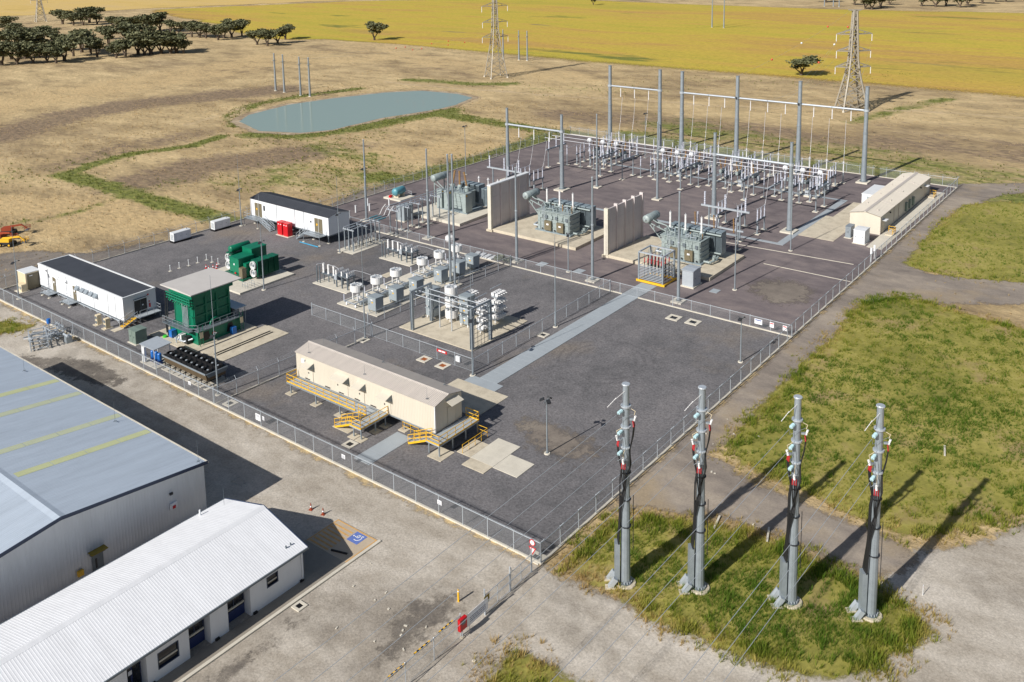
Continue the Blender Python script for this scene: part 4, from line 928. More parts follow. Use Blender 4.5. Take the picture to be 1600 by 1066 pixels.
for y in (94.2,92.6,91.4,90,88.7): MB().prism([(6.5,3.1),(6.05,2.65),(6.05,2.5),(6.5,2.5)], 'y', y-.45, y+.45).build('hood', galv, wr)
MB().box(8.3,10.3,81.05,81.098,.9,3.1).build('door', dark, wr); MB().box(9.28,9.32,81.03,81.049,.9,3.1).build('door_joint', galvd, wr); MB().box(9.5,9.75,81.02,81.049,2.0,2.2).build('notice', signw, wr)
MB().prism([(81.1,3.3),(80.7,3.2),(80.7,3.15),(81.1,3.2)], 'x', 8.2, 10.4).build('door_hood', galvd, wr)
MB().cyl((10.7,80.95,1.4),(10.7,80.95,2.0),.12,.12,8).build('extinguisher', red, wr); MB().box(10.6,10.8,81.05,81.098,2.2,2.4).build('extinguisher_sign', signr, wr); MB().box(10.45,10.65,81.0,81.09,3.3,3.5).build('alarm_lamp', red, wr)
MB().box(8.0,11.6,79.4,81.0,.82,.92).build('landing', concg, wr); railing([(11.55,80.95,.92),(11.55,79.45,.92),(8.2,79.45,.92)], galvp, wr, 1.0, .03, 1.1, False); stair(wr, (7.9,80.2,.9), (5.6,80.2,.08), 1.1, galv, yellow, galvp)
for x in (8.2,11.4):
    for y in (79.5,80.8): MB().cyl((x,y,0),(x,y,.84),.05).build('leg', galv, wr)
tag(MB().box(-.7,.7,-.6,.6,-.03,.06).build('concrete_pad', conc, None, (4.9,80.2,0)), None, None, None, 'structure')
for y in (101.9,95.4):
    MB().box(4.9,6.5,y-1.2,y+1.2,.45,.52).build('door_platform', galv, wr); railing([(6.4,y+1.15,.52),(4.95,y+1.15,.52),(4.95,y-1.15,.52)], galvp, wr, 1.0, .028, 1.1, False)
    for dx in (5.0,6.3):
        for dy in (-1.1,1.1): MB().cyl((dx,y+dy,0),(dx,y+dy,.46),.04).build('leg', galv, wr); MB().cyl((dx,y+dy,-.02),(dx,y+dy,.1),.25,.22,8).build('footing', concw, wr)
    stair(wr, (5.6,y+1.2,.5), (5.6,y+2.3,.06), .9, galv, galvp)
b = MB()
for y0 in range(82,104,2): b.bar((6.35,y0,.35),(6.35,y0+2,.35),.08,.12); b.bar((6.2,y0,.15),(6.35,y0+1,.35),.04)
b.build('cable_tray', galvp, wr)
for y in (84.3,81.9):
    t = thing('air_conditioner', 'white outdoor air conditioner on a small slab by the black roofed building', 'air conditioner', (4.3,y,0), 0, 'outdoor air conditioners')
    MB().box(-.7,.7,-.5,.5,-.03,.08).build('slab', conc, t); c_ = MB().box(-.35,.35,-.3,.3,.1,1.55).build('casing', beige, t)
    for z in (.45,1.15): MB().lathe([(.24,0),(.24,.03)], (-.351,0,z), 14, (-1,0,0)).build('fan_grille', galvd, c_)
t = thing('enclosure', 'beige steel enclosure with brown door at the far end of the switchroom', 'enclosure', (5.6,108.6,0))
MB().box(-1.2,1.1,-1.5,1.2,.1,2.9).build('body', beige, t); MB().box(-.95,1.15,-1.54,-1.501,.15,2.7).build('door', brownd, t); MB().box(-.6,-.1,-1.56,-1.541,2.3,2.42).build('notice', signw, t); MB().box(-1.3,1.2,-1.6,1.3,2.9,3.0).build('lid', white, t)
t = thing('air_conditioner', 'white twin fan condenser against the beige enclosure', 'air conditioner', (3.9,107.6,0)); MB().box(-.8,.8,-1.0,1.0,-.03,.1).build('slab', concw, t); c_ = MB().box(-.4,.4,-.8,.8,.1,1.3).build('casing', beige, t)
for y in (-.38,.38): MB().lathe([(.28,0),(.28,.03)], (-.401,y,.75), 14, (-1,0,0)).build('fan_grille', galv, c_)

# white switchroom at the back with dark pitched roof
br = thing('raised_switchroom', 'raised white switchroom with charcoal pitched roof and red cabinets', 'building', (0,0,0))
gable_building(br, 48.95, 54.1, 84.2, 107.5, 1.7, 5.15, 5.75, 'y', whiteb, darkr, .5, .1, False)
MB().box(49.0,54.05,84.3,107.4,1.45,1.7).build('floor_frame', galvd, br)
b = MB()
for y in (99.3,93.8,91.2): b.box(48.92,48.949,y-.05,y+.05,1.72,5.1)
b.build('panel_joint', galvd, br)
for y in (105.0,87.0):
    d_ = MB().box(48.9,48.948,y-1.1,y+1.1,1.75,4.5).build('door', brownd, br); MB().box(48.88,48.899,y-.03,y+.03,1.75,4.5).build('door_joint', white, d_); MB().lathe([(.22,0),(.22,.02)], (48.88,y+.4,3.3), 12, (-1,0,0)).build('door_sign', signy, d_)
MB().box(48.85,48.94,102.9,103.3,3.3,4.3).build('switch_box', dark, br); MB().box(48.85,48.94,89.0,89.3,3.4,3.7).build('switch_box', dark, br)
for y in (84.8,89,93,97,101,106.8):
    for x in (49.3,53.8): link('stilt', MB().cyl((0,0,0),(0,0,1.5),.1,.1,8).mesh('stilt', galv), br, (x,y,0)); MB().cyl((x,y,-.02),(x,y,.12),.32,.28,8).build('footing', concw, br)
for ya, yb, ys, yd in ((103.2,107.6,103.0,99.6),(84.9,89.6,89.8,91.8)):
    MB().box(47.2,48.9,ya,yb,1.55,1.65).build('deck', galv, br); railing([(48.8,ya if ys != ya-.2 else yb,1.65),(47.25,yb if ys < ya else ya,1.65),(47.25,ya if ys < ya else yb,1.65)], galvp, br, 1.0, .03, 1.2, False)
    stair(br, (48.0,ys,1.6), (48.0,yd,.08), 1.1, galv, galvp, galvp)
    for y in (ya+.1,yb-.1): MB().cyl((47.3,y,0),(47.3,y,1.6),.045).build('leg', galv, br); MB().cyl((47.3,y,-.02),(47.3,y,.1),.28,.25,8).build('footing', concw, br)
for y, lab in ((96.4,'left red cabinet standing before the raised switchroom'),(94.7,'right red cabinet standing before the raised switchroom')):
    t = thing('red_cabinet', 'tall red cabinet standing before the raised switchroom', 'cabinet', (47.8,y,.08), 0, 'pair of red cabinets')
    MB().box(-.55,.55,-.7,.7,0,2.5).build('body', red, t); MB().box(-.6,.6,-.75,.75,2.5,2.56).build('lid', red, t); d_ = MB().box(-.58,-.551,-.6,.6,.1,2.4).build('door', red, t)
    for q in (-.35,.3): MB().box(-.6,-.581,q-.14,q+.14,2.05,2.2).build('notice', signw, d_)
tag(MB().cyl((0,0,.1),(0,5.2,.1),.1,.1,8).build('blue_pipe', mat('pipe_blue',(60,150,190),.5), None, (46.6,84.6,0)), 'blue plastic pipe lying beside the raised switchroom', 'pipe')
for i_, (x, y, lab) in enumerate(((34.2,109.4,'white generator set nearer the black roofed building'),(43.0,109.3,'white generator set nearer the raised switchroom'))):
    t = thing('generator_set', lab, 'generator', (x,y,0)); MB().box(-1.9,1.9,-.7,.7,.0,.35).build('skid', black, t); c_ = MB().box(-1.8,1.8,-.65,.65,.35,1.9).build('canopy', white, t); MB().prism([(-.68,1.9),(.68,1.9),(.6,1.98),(-.6,1.98)], 'x', -1.83, 1.83).build('lid', white, t)
    for q in (-1.2,0): MB().box(q,q+1,-.67,-.651,.5,1.75).build('door', signw, c_); MB().box(q+.8,q+.9,-.69,-.671,1.1,1.2).build('handle', dark, c_)
    for z in range(5): MB().box(-1.82,-1.801,-.45,.45,.6+z*.22,.72+z*.22).build('louvre', galv, c_)
    MB().cyl((1.4,0,1.95),(1.4,0,2.2),.06).build('exhaust', dark, t)
# ------------------------------------------------------------------ masts and lamp poles
def lamp_head(parent, z, n=2, r=.75, rz=0):
    b = MB()
    for k in range(n):
        a = rz+2*PI*k/n; dx, dy = math.cos(a), math.sin(a); b.bar((0,0,z),(dx*r*.55,dy*r*.55,z+.12),.06)
    b.build('bracket', galv, parent)
    for k in range(n):
        a = rz+2*PI*k/n; c = Vector((math.cos(a)*r*.75, math.sin(a)*r*.75, z+.12))
        MB().cbox((0,0,0),(.5,.42,.14),a,.45).build('floodlight', dark, parent, c)
def light_mast(x, y, h, label, lamps=True, group='slender masts with floodlights', low=.5, rr=.11, foot=True):
    t = thing('light_mast', label, 'mast', (x,y,0), 0, group); zl = h*low
    MB().cyl((0,0,.1),(0,0,zl+.4), rr, rr*.72, 10).build('pole', galv, t); MB().cyl((0,0,zl+.35),(0,0,h), rr*.45, .02, 8).build('lightning_rod', galv, t)
    MB().lathe([(rr*1.5,0),(rr*1.5,.1)], (0,0,.1), 10).build('base_flange', galvd, t)
    if foot: MB().cyl((0,0,-.05),(0,0,.12), .42, .38, 10).build('footing', concw, t)
    if lamps: lamp_head(t, zl, 2, .8, .5)
    return t
def lamp_post(x, y, h, label, n=2, group='short floodlight posts'):
    t = thing('lamp_post', label, 'lamp post', (x,y,0), 0, group)
    MB().cyl((0,0,.1),(0,0,h), .09, .06, 10).build('pole', galv, t); MB().lathe([(.15,0),(.15,.08)], (0,0,.1), 10).build('base_flange', galvd, t); MB().cyl((0,0,-.05),(0,0,.12), .38, .34, 10).build('footing', concw, t)
    MB().bar((-.55,0,h-.15),(.55,0,h-.15),.06).build('crossarm', galv, t); lamp_head(t, h-.1, n, .7, 0); return t
for x, y, h, lab in ((24.4,28.65,15.1,'tall thin mast at the corner of the filter bank fence'),(1.76,51.05,15.6,'tall thin mast beside the black fan cooler'),(27.47,75.5,16.0,'tall thin mast on the slab edge of the fan cooled green transformer'),
                     (24.1,48.3,15.0,'tall thin mast behind the cream building on stilts'),(2.0,104.6,12.1,'tall thin mast near the beige enclosure and front fence'),(46.99,79.17,14.3,'tall thin mast at the end of the raised switchroom'),
                     (46.6,107.6,14.7,'tall thin mast beside the near stairs of the raised switchroom'),(62.74,39.97,12.8,'thin mast between the two fire walls')):
    light_mast(x, y, h, lab, True, None)
for x, y, h, lab in ((43.08,28.76,13.9,'thin lamp free mast on the fence beside the trench lid'),(71.3,13.9,14.2,'thin mast beside the pale kiosk of the end transformer'),(94.3,13.8,15.4,'thin mast standing by the trench bend near the relay building')):
    light_mast(x, y, h, lab, False, None, .62)
lamp_post(48.08,2.49,6.1,'short floodlight post inside the side fence',2,None); lamp_post(15.08,10.14,6.3,'short floodlight post on the open gravel by the pale slabs',3,None)
lamp_post(102.9,97.1,11.8,'tall floodlight post near the pond side fence',2,None); lamp_post(141.5,70.3,11.5,'tall floodlight post between the back gantries',2,None); lamp_post(64.0,90.3,10.5,'floodlight post beside the grey equipment kiosk',2,None)
def big_pole(x, y, h, label, r0=.26, r1=.16, group=None, cat='pole'):
    t = thing('lightning_pole', label, cat, (x,y,0), 0, group)
    MB().cyl((0,0,.2),(0,0,h*.55), r0, r0*.8, 12).build('lower_pole', galv, t); MB().cyl((0,0,h*.55-.3),(0,0,h), r0*.72, r1, 12).build('upper_pole', galv, t)
    MB().lathe([(r0*.95,0),(r0*.95,.15)], (0,0,h*.55-.1), 12).build('collar', galvp, t); MB().lathe([(r1*1.25,0),(r1*1.25,.12)], (0,0,h), 12).build('cap', galvp, t)
    MB().box(-.9,.9,-.9,.9,-.05,.25).build('footing', concw, t); MB().lathe([(r0*1.5,0),(r0*1.5,.12)], (0,0,.25), 12).build('base_flange', galvd, t); return t
for x, y, h, lab in ((63.3,89.4,16.6,'thick steel pole behind the raised switchroom end'),(62.2,71.4,17.2,'thick steel pole in front of the brown bushing transformer'),(47.4,52.8,21.5,'thick steel pole in the cabinet row beside the fence'),(46.9,51.4,21.8,'slightly thinner steel pole paired beside the cabinet row fence'),
                     (61.7,50.1,16.8,'thick steel pole before the slab of the middle transformer'),(61.6,34.4,17.4,'thick steel pole before the second fire wall'),(61.7,18.8,17.4,'thick steel pole beside the pale kiosk and cable rack'),
                     (110.8,65.1,16.7,'free standing steel pole on the open part of the compacted yard'),(109.8,49.2,16.8,'free standing steel pole facing the second fire wall')):
    big_pole(x, y, h, lab, .2 if 'thinner' in lab or '47.4' in str(x) else .26, .14)

# ------------------------------------------------------------------ gantries
def hang_string(parent, x, y, z, n=1):
    b = MB(); b.cyl((x,y,z-.35),(x,y,z),.03); b.insul((x,y,z-2.5), 2.15, .13, 8, 8); b.build('insulator_string', porcw, parent)
def wire(label, pts, r=.03, group=None, m=None, name='conductor', parent=None):
    b = MB(); b.tube(pts, r, 5); o = b.build(name, m or alum, parent)
    return o if parent else tag(o, label, 'wire', group)
def sag(p, q, s, n=10):
    p = Vector(p); q = Vector(q); return [p+(q-p)*(i/n)-Vector((0,0,4*s*(i/n)*(1-i/n))) for i in range(n+1)]
def gantry(label, X, ys, h, zb, beams, r0=.62, r1=.44, foot=1.5):
    t = thing('gantry', label, 'gantry', (X,ys[0],0))
    for y in ys:
        p = MB(); p.cyl((0,y-ys[0],.2),(0,y-ys[0],h*.52), r0, r0*.8, 14); p.lathe([(r0*.92,0),(r0*.92,.2)], (0,y-ys[0],h*.52-.1), 14); p.cyl((0,y-ys[0],h*.52),(0,y-ys[0],h), r0*.76, r1, 14)
        p.cyl((0,y-ys[0],h),(0,y-ys[0],h+.1), r1*1.15, r1*1.15, 14); p.build('column', galv, t); MB().box(-foot,foot,y-ys[0]-foot*.85,y-ys[0]+foot*.85,-.05,.3).build('footing', concw, t)
        MB().lathe([(r0*1.4,0),(r0*1.4,.15)], (0,y-ys[0],.3), 14).build('base_flange', galvd, t)
    for a, c in beams:
        ya, yc = ys[a]-ys[0], ys[c]-ys[0]; d = 1 if yc > ya else -1
        MB().cyl((0,ya+d*.3,zb),(0,yc-d*.3,zb), .22, .22, 10).build('beam', galvp, t); MB().lathe([(.28,0),(.28,.12)], (0,(ya+yc)/2,zb), 10, (0,1,0)).build('beam_joint', galv, t)
        for e, s_ in ((ya,1),(yc,-1)): MB().lathe([(r0*1.0,0),(r0*1.0,.5)], (0,e,zb-.25), 12).build('beam_seat', galvp, t)
        for f in (.22,.5,.78): hang_string(t, 0, ya+(yc-ya)*f, zb-.2)
    return t
gantry('two column gantry with beam behind the first fire wall', 104.6, (70.3,85.6), 17.0, 13.3, [(0,1)], .5, .3)
gantry('two column gantry with beam behind the cable rack transformer', 104.6, (18.1,33.6), 17.2, 13.0, [(0,1)], .5, .3)
gantry('tall two column gantry at the pond end of the back fence', 148.2, (69.9,84.9), 21.8, 16.5, [(0,1)])
gantry('tall four column gantry with three beams along the back fence', 148.2, (18.0,33.2,48.7,63.6), 21.8, 16.5, [(0,1),(1,2),(2,3)])

# ------------------------------------------------------------------ high voltage yard
INS = {}
def ins_mesh(h, r, m=porc, sheds=6):
    k = (h, r, m.name)
    if k not in INS: INS[k] = MB().insul((0,0,0), h, r, 8, sheds).mesh('insulator', m)
    return INS[k]
FOOT = MB().box(-.55,.55,-.55,.55,-.05,.14).mesh('footing', concw)
def col_mesh(h, r=.1):
    k = ('col', h, r)
    if k not in INS: INS[k] = MB().cyl((0,0,.1),(0,0,h), r, r, 8).lathe([(r*2,0),(r*2,.05)], (0,0,.14), 8).lathe([(r*1.7,0),(r*1.7,.06)], (0,0,h-.06), 8).mesh('column', galv)
    return INS[k]
def make_disconnector():
    t = thing('disconnector', '', 'switch', (0,0,0))
    for x in (0,3.3): link('column', col_mesh(2.5,.13), t, (x,0,0)); link('footing', FOOT, t, (x,0,0))
    MB().box(-.35,3.65,-.14,.14,2.5,2.72).build('base_frame', galvd, t)
    for x in (0,1.65,3.3): link('insulator', ins_mesh(2.1,.15), t, (x,0,2.72))
    b = MB(); b.cyl((-.2,0,4.9),(3.5,0,4.9),.05); b.box(-.2,.2,-.08,.08,4.82,4.96); b.box(3.1,3.5,-.08,.08,4.82,4.96); b.build('blade', alum, t)
    MB().box(-.3,.1,-.3,-.14,1.0,1.7).build('drive_box', galvp, t); return t
def make_ct():
    t = thing('current_transformer', '', 'transformer', (0,0,0)); link('footing', FOOT, t); link('column', col_mesh(2.2,.14), t)
    MB().box(-.3,.3,-.3,.3,2.2,2.6).build('terminal_box', galvp, t); link('insulator', ins_mesh(1.9,.24,porc), t, (0,0,2.6))
    MB().lathe([(.3,0),(.52,.12),(.6,.45),(.56,.85),(.36,1.05),(.1,1.1)], (0,0,4.5), 14, sm=True).build('head', white, t); MB().box(-.75,-.5,-.1,.1,4.85,5.05).box(.5,.75,-.1,.1,4.85,5.05).build('terminal', alum, t); return t
def make_breaker():
    t = thing('circuit_breaker', '', 'breaker', (0,0,0))
    for x in (-.8,.8): link('column', col_mesh(1.6,.12), t, (x,0,0)); link('footing', FOOT, t, (x,0,0))
    MB().cyl((-1.3,0,2.1),(1.3,0,2.1),.42,.42,14).build('tank', tgrey, t); MB().box(-.9,.9,-.5,.5,1.5,1.7).build('cradle', galvd, t); MB().box(-.45,.45,-1.0,-.45,.9,1.9).build('drive_cabinet', galvp, t)
    for s in (-1,1): MB().insul((s*.85,0,2.45), 2.6, .19, 10, 7, (s*.28,0,1)).build('bushing', porcb, t)
    return t
def make_arrester():
    t = thing('surge_arrester', '', 'arrester', (0,0,0)); link('footing', FOOT, t); link('column', col_mesh(2.4,.13), t); link('insulator', ins_mesh(2.6,.16,porcw,8), t, (0,0,2.4)); MB().lathe([(.3,0),(.34,.05),(.3,.1)], (0,0,4.6), 12).build('grading_ring', alum, t); MB().cyl((0,0,5),(0,0,5.15),.06).build('terminal', alum, t); return t
def make_post():
    t = thing('post_insulator', '', 'insulator', (0,0,0)); link('footing', FOOT, t); link('column', col_mesh(2.8,.1), t); link('insulator', ins_mesh(2.1,.14), t, (0,0,2.8)); MB().box(-.12,.12,-.12,.12,4.9,5.0).build('clamp', alum, t); return t
PRO = dict(dis=make_disconnector(), ct=make_ct(), cbk=make_breaker(), sa=make_arrester(), post=make_post()); USED = set()
def place(kind, x, y, label, group, rz=0.0):
    if kind in USED: return copy_tree(PRO[kind], (x,y,0), rz, label, group)
    USED.add(kind); o = PRO[kind]; o.location = (x,y,0); o.rotation_euler = (0,0,rz); o['label'] = label; o['group'] = group; return o
def pipe(label, p, q, r=.05, group=None): b = MB(); b.cyl(p, q, r, r, 8); return tag(b.build('busbar', alum), label, 'busbar', group)
BAYS = ((73.1,77.0,80.9,'pond end'),(52.6,56.3,60.1,'second'),(37.4,41.3,45.3,'third'),(22.2,26.0,29.9,'relay building end'))
BNAME = ('the bay nearest the pond','the bay facing the free standing poles','the bay without white headed transformers','the bay nearest the relay building')
for bi, (ya, yb, yc, _) in enumerate(BAYS):
    nm = BNAME[bi]
    for y in (ya,yb,yc):
        place('dis', 126.3, y, 'three post disconnector next to the busbars in '+nm, 'bus disconnectors of '+nm)
        if bi != 2: place('ct', 132.1, y, 'white headed current transformer in '+nm, 'current transformers of '+nm); place('cbk', 135.2, y, 'circuit breaker with brown bushings in '+nm, 'circuit breakers of '+nm)
        else: place('cbk', 133.6, y, 'circuit breaker with brown bushings in '+nm, 'circuit breakers of '+nm)
        place('dis', 138.6, y, 'three post disconnector on the line side of '+nm, 'line disconnectors of '+nm)
        place('sa', 145.2, y-.6, 'grey surge arrester below the back gantry in '+nm, 'line arresters of '+nm)
        pipe('thin tube joining the switchgear of '+nm, (122,y,4.95), (126.1,y,4.93), .045, 'bay tubes of '+nm); pipe('thin tube joining the switchgear of '+nm, (129.8,y,4.93), (137,y,5.0), .045, 'bay tubes of '+nm)
        wire('slack dropper from the back gantry beam to '+nm, sag((148.2,y+(.2),13.8),(145.2,y-.6,5.15),1.2), .036, 'gantry droppers of '+nm)
        place('post', 143.4, y+.5, 'post insulator beside the line arresters in '+nm, 'line post insulators of '+nm); place('post', 124.2, y+1.5, 'post insulator under the busbars in '+nm, 'bus post insulators of '+nm)
        wire('short jumper between arrester and disconnector in '+nm, sag((145.2,y-.6,5.15),(141.9,y,4.95),.3,6), .022, 'jumpers of '+nm)
    k_ = kiosk('marshalling_box', 'small grey marshalling box on the trench in '+nm, 129.6,130.2,(ya+yb)/2-.4,(ya+yb)/2+.4,1.3, galvp, .3, .04, '-x', 1, .03)
for i, y in enumerate((85.0,70.0,64.0,49.0,34.0,18.6)):
    t = thing('bus_support', 'two legged bus support with three grey insulators, '+('at the pond end of the busbars','between the first and second bays','beside the second bay on its pond side','between the second and third bays','between the third and last bays','at the relay building end of the busbars')[i], 'support', (119.9,y,0), 0, 'bus supports under the three long busbars')
    for x in (0,4.9): link('column', col_mesh(4.4,.13), t, (x,0,0)); link('footing', FOOT, t, (x,0,0))
    MB().box(-.8,7.6,-.14,.14,4.4,4.68).build('beam', galv, t)
    for x in (.3,3.4,6.7): link('insulator', ins_mesh(2.4,.17), t, (x,0,4.68)); MB().box(x-.12,x+.12,-.15,.15,7.05,7.18).build('clamp', alum, t)
for x, lab in ((120.2,'long aluminium busbar on the transformer side'),(123.3,'long aluminium busbar in the middle of the three'),(126.6,'long aluminium busbar nearest the back gantries')): pipe(lab, (x,17.6,7.25), (x,86.2,7.25), .075)
for bi, (ya, yb, yc, _) in enumerate(BAYS):
    for x, y in ((120.2,yc),(123.3,yb),(126.6,ya)): wire('thin riser from busbar down to a disconnector', sag((x,y,7.2),(126.2,y,4.95),.2,5), .022, 'busbar risers')
# transformer side disconnectors
for y in (74.4,78.0,81.6):
    place('dis', 99.6, y, 'three post disconnector behind the brown bushing transformer', 'disconnectors behind the first transformer')
    wire('slack dropper from the gantry behind the first fire wall', sag((104.6,y,10.7),(103.0,y,4.95),.6), .036, 'droppers of the first transformer gantry')
for y in (22.4,26.3,30.3):
    place('dis', 99.7, y, 'three post disconnector behind the cable rack transformer', 'disconnectors behind the third transformer')
    wire('slack dropper from the gantry behind the cable rack transformer', sag((104.6,y,10.4),(103.1,y,4.95),.6), .036, 'droppers of the third transformer gantry')
    wire('strained jumper from disconnector to the outer transformer beam', sag((99.6,y,4.95),(94.2,y,8.4),.4,8), .022, 'jumpers of the third transformer')
for y0, lab in ((74.2,'raised steel beam with insulators behind the brown bushing transformer'),(22.2,'raised steel beam with insulators behind the cable rack transformer')):
    t = thing('insulator_beam', lab, 'support', (94.2,y0,0))
    for y in (1.2,7.4): link('column', col_mesh(5.5,.16), t, (0,y,0)); link('footing', FOOT, t, (0,y,0))
    MB().box(-.16,.16,-.6,9,5.5,5.8).build('beam', galvp, t)
    for y in (.2,4.2,8.3): link('insulator', ins_mesh(2.5,.18), t, (0,y,5.8))
t = thing('low_bus_beam', 'low steel beam with posts just behind the cable rack transformer', 'support', (89.4,21.0,0))
for y in (.6,8.8): link('column', col_mesh(3.4,.13), t, (0,y,0)); link('footing', FOOT, t, (0,y,0))
MB().box(-.13,.13,-.4,9.8,3.4,3.65).build('beam', galvp, t)
for y in (1,4.8,8.5): link('insulator', ins_mesh(2.1,.15), t, (0,y,3.65)); MB().insul((-.9,y,3.4),2.6,.14,8,7,(-.1,0,1)).build('arrester', porcb, t)
for i, y in enumerate((44,46.5,62.5)):
    place('post', 141.5, y, 'single post insulator between the line bays', 'spare post insulators')
for y in (65.2,66.6,68.0): place('post', 141.8, y, 'post insulator in the row before the tall floodlight post', 'row of post insulators')

# ------------------------------------------------------------------ fire walls
def fire_wall(label, x0, x1, y, h, cap=True):
    t = thing('fire_wall', label, 'wall', (x0,y,0)); L = x1-x0; n = 4
    MB().box(0,.55,-.4,.4,-.05,h).build('end_post', concw, t)
    for k in range(n):
        a, c = .55+k*(L-.55)/n, .55+(k+1)*(L-.55)/n
        MB().box(c-.32,c,-.36,.36,-.05,h-.1+(.0 if cap else .25)).build('post', wallc, t)
        m = 4
        for j in range(m):
            z0 = j*(h-.2)/m; MB().box(a,c-.32,-.14,.14,z0+.012,z0+(h-.2)/m-.012).build('panel', wallc, t)
    if cap: MB().box(-.05,L+.05,-.45,.45,h-.1,h+.12).build('coping', white, t)
    MB().box(-.2,L+.2,-.7,.7,-.05,.4).build('footing', conc, t); return t
fire_wall('flat topped concrete panel fire wall beside the brown bushing transformer', 72.2, 84.6, 64.75, 9.05)
fire_wall('stepped top concrete panel fire wall before the cable rack transformer', 72.6, 85.1, 38.75, 8.8, False)

# ------------------------------------------------------------------ power transformers
def radiators(parent, x0, x1, y0, y1, z0, z1, n, m, fins=7):
    dy = (y1-y0)/n
    for k in range(n):
        b = MB(); a = y0+k*dy+.06
        for j in range(fins): yy = a+(dy-.12)*j/fins; b.box(x0,x1,yy,yy+.05,z0,z1)
        b.box(x0-.02,x1+.02,a,a+dy-.16,z1-.02,z1+.14); b.box(x0-.02,x1+.02,a,a+dy-.16,z0-.12,z0+.02); b.build('radiator', m, parent)
def power_transformer(label, y0, first=None):
    """local origin at the middle of the tank, front towards -x"""
    t = thing('power_transformer', label, 'transformer', (79.0,y0,.55))
    MB().box(-2.2,2.6,-4.1,4.1,0,.25).build('base_frame', tgreyd, t)
    b = MB(); b.box(-1.9,1.5,-3.7,3.6,.25,3.9); b.build('tank', tgrey, t)
    b = MB()
    for z in (1.0,1.9,2.8,3.6): b.box(-2.02,-1.9,-3.7,3.6,z,z+.12); b.box(-1.9,1.5,-3.82,-3.7,z,z+.12)
    for y in (-3.6,-2.3,-1,.3,1.6,2.9): b.box(-2.06,-1.9,y,y+.14,.3,3.9)
    b.build('tank_stiffener', tgrey, t)
    MB().box(-2.1,1.7,-3.9,3.8,3.9,4.05).build('tank_cover', tgrey, t)
    for y in (-2.6,.2): c_ = MB().box(-2.5,-2.06,y,y+1.5,.5,2.3).build('control_cabinet', brownd, t); MB().box(-2.52,-2.501,y+.5,y+1.0,1.5,1.8).build('notice', signw, c_)
    radiators(t, 2.5, 4.3, -5.6, 4.4, .9, 4.6, 8, tgreyd)
    b = MB()
    for z in (1.1,4.3): b.cyl((2.2,-5.6,z),(2.2,4.4,z),.16,.16,8); b.cyl((1.4,-2,z),(2.2,-2,z),.13); b.cyl((1.4,2,z),(2.2,2,z),.13)
    b.build('header_pipe', tgrey, t)
    for y in (-2.5,.55,3.6-.1):
        MB().lathe([(.42,0),(.42,.45),(.3,.6)], (1.0,y,4.05), 12).build('bushing_turret', tgrey, t); MB().insul((1.0,y,4.6), 2.75, .2, 10, 10).build('bushing', porcw, t); MB().cyl((1.0,y,7.3),(1.0,y,7.65),.05).build('bushing_terminal', alum, t)
    r_ = random.Random(int(y0)); 
    for k in range(9):
        x, y = r_.uniform(-1.6,.2), -3.3+k*.75; h = r_.uniform(.4,1.1)
        if k % 3 == 0: MB().insul((x,y,4.05), h+.3, .12, 8, 4).build('low_voltage_bushing', porcb, t)
        else: MB().cyl((x,y,4.05),(x,y,4.05+h),.16,.14,8).build('relief_valve', tgreyd, t)
    b = MB(); 
    for q in ((-1.7,-3.4),(-1.2,3.2)): b.tube([(q[0],q[1],4.1),(q[0],q[1],4.7),(q[0]+1.2,q[1]+.3,4.9),(q[0]+1.5,q[1]+.5,4.3)], .09, 6)
    b.tube([(-.3,2.6,4.1),(-.3,3.4,5.2),(-.2,5.5,5.4),(.2,6.5,5.6)], .1, 6); b.build('oil_pipe', tgrey, t)
    q_ = random.Random(int(y0)+5)
    for k in range(14):
        x, y = q_.uniform(-1.7,1.2), q_.uniform(-3.4,3.0); z = q_.uniform(4.25,4.8); d = q_.uniform(.6,1.8)
        b = MB(); b.tube([(x,y,4.05),(x,y,z),(x+(d*.5 if k % 2 else 0),y+(0 if k % 2 else d),z),(x+(d*.5 if k % 2 else 0),y+(0 if k % 2 else d),4.05)], .05+.03*(k % 3), 6); b.build('oil_pipe', tgrey if k % 3 else galvp, t)
    for k in range(6): MB().box(-2.2,-2.07,-3.4+k*1.15,-2.9+k*1.15,2.7,3.3).build('terminal_box', tgrey if k % 2 else galvd, t)
    for k in range(5): MB().lathe([(.17,0),(.17,.06)], (-2.1,-3.2+k*1.4,.55), 10, (-1,0,0)).build('valve_wheel', dark, t)
    # conservator on its bracket
    c_ = MB().lathe([(.1,0),(.62,.1),(.72,.22),(.72,4.0),(.62,4.15),(.1,4.25)], (-1.2,7.2,5.85), 16, (1,0,0), True).build('conservator', tgrey, t)
    for x in (.0,2.1): MB().lathe([(.75,0),(.75,.08)], (x,7.2,5.85), 16, (1,0,0)).build('band', tgreyd, c_)
    MB().cyl((-1.45,7.2,5.85),(-1.2,7.2,5.85),.14).build('gauge', galvp, c_)
    b = MB()
    for x in (-.3,1.7):
        b.bar((x,7.2,5.2),(x,3.7,1.6),.16); b.bar((x,7.2,5.2),(x,3.7,4.2),.16); b.bar((x,6.0,4.0),(x,6.0,4.85),.12); b.bar((x,5.0,2.95),(x,3.75,3.4),.12); b.bar((x,6.6,5.15),(x,7.8,5.15),.14)
    b.bar((-.3,7.2,5.15),(1.7,7.2,5.15),.14); b.bar((-.3,5.3,3.3),(1.7,5.3,3.3),.1); b.build('conservator_bracket', tgrey, t)
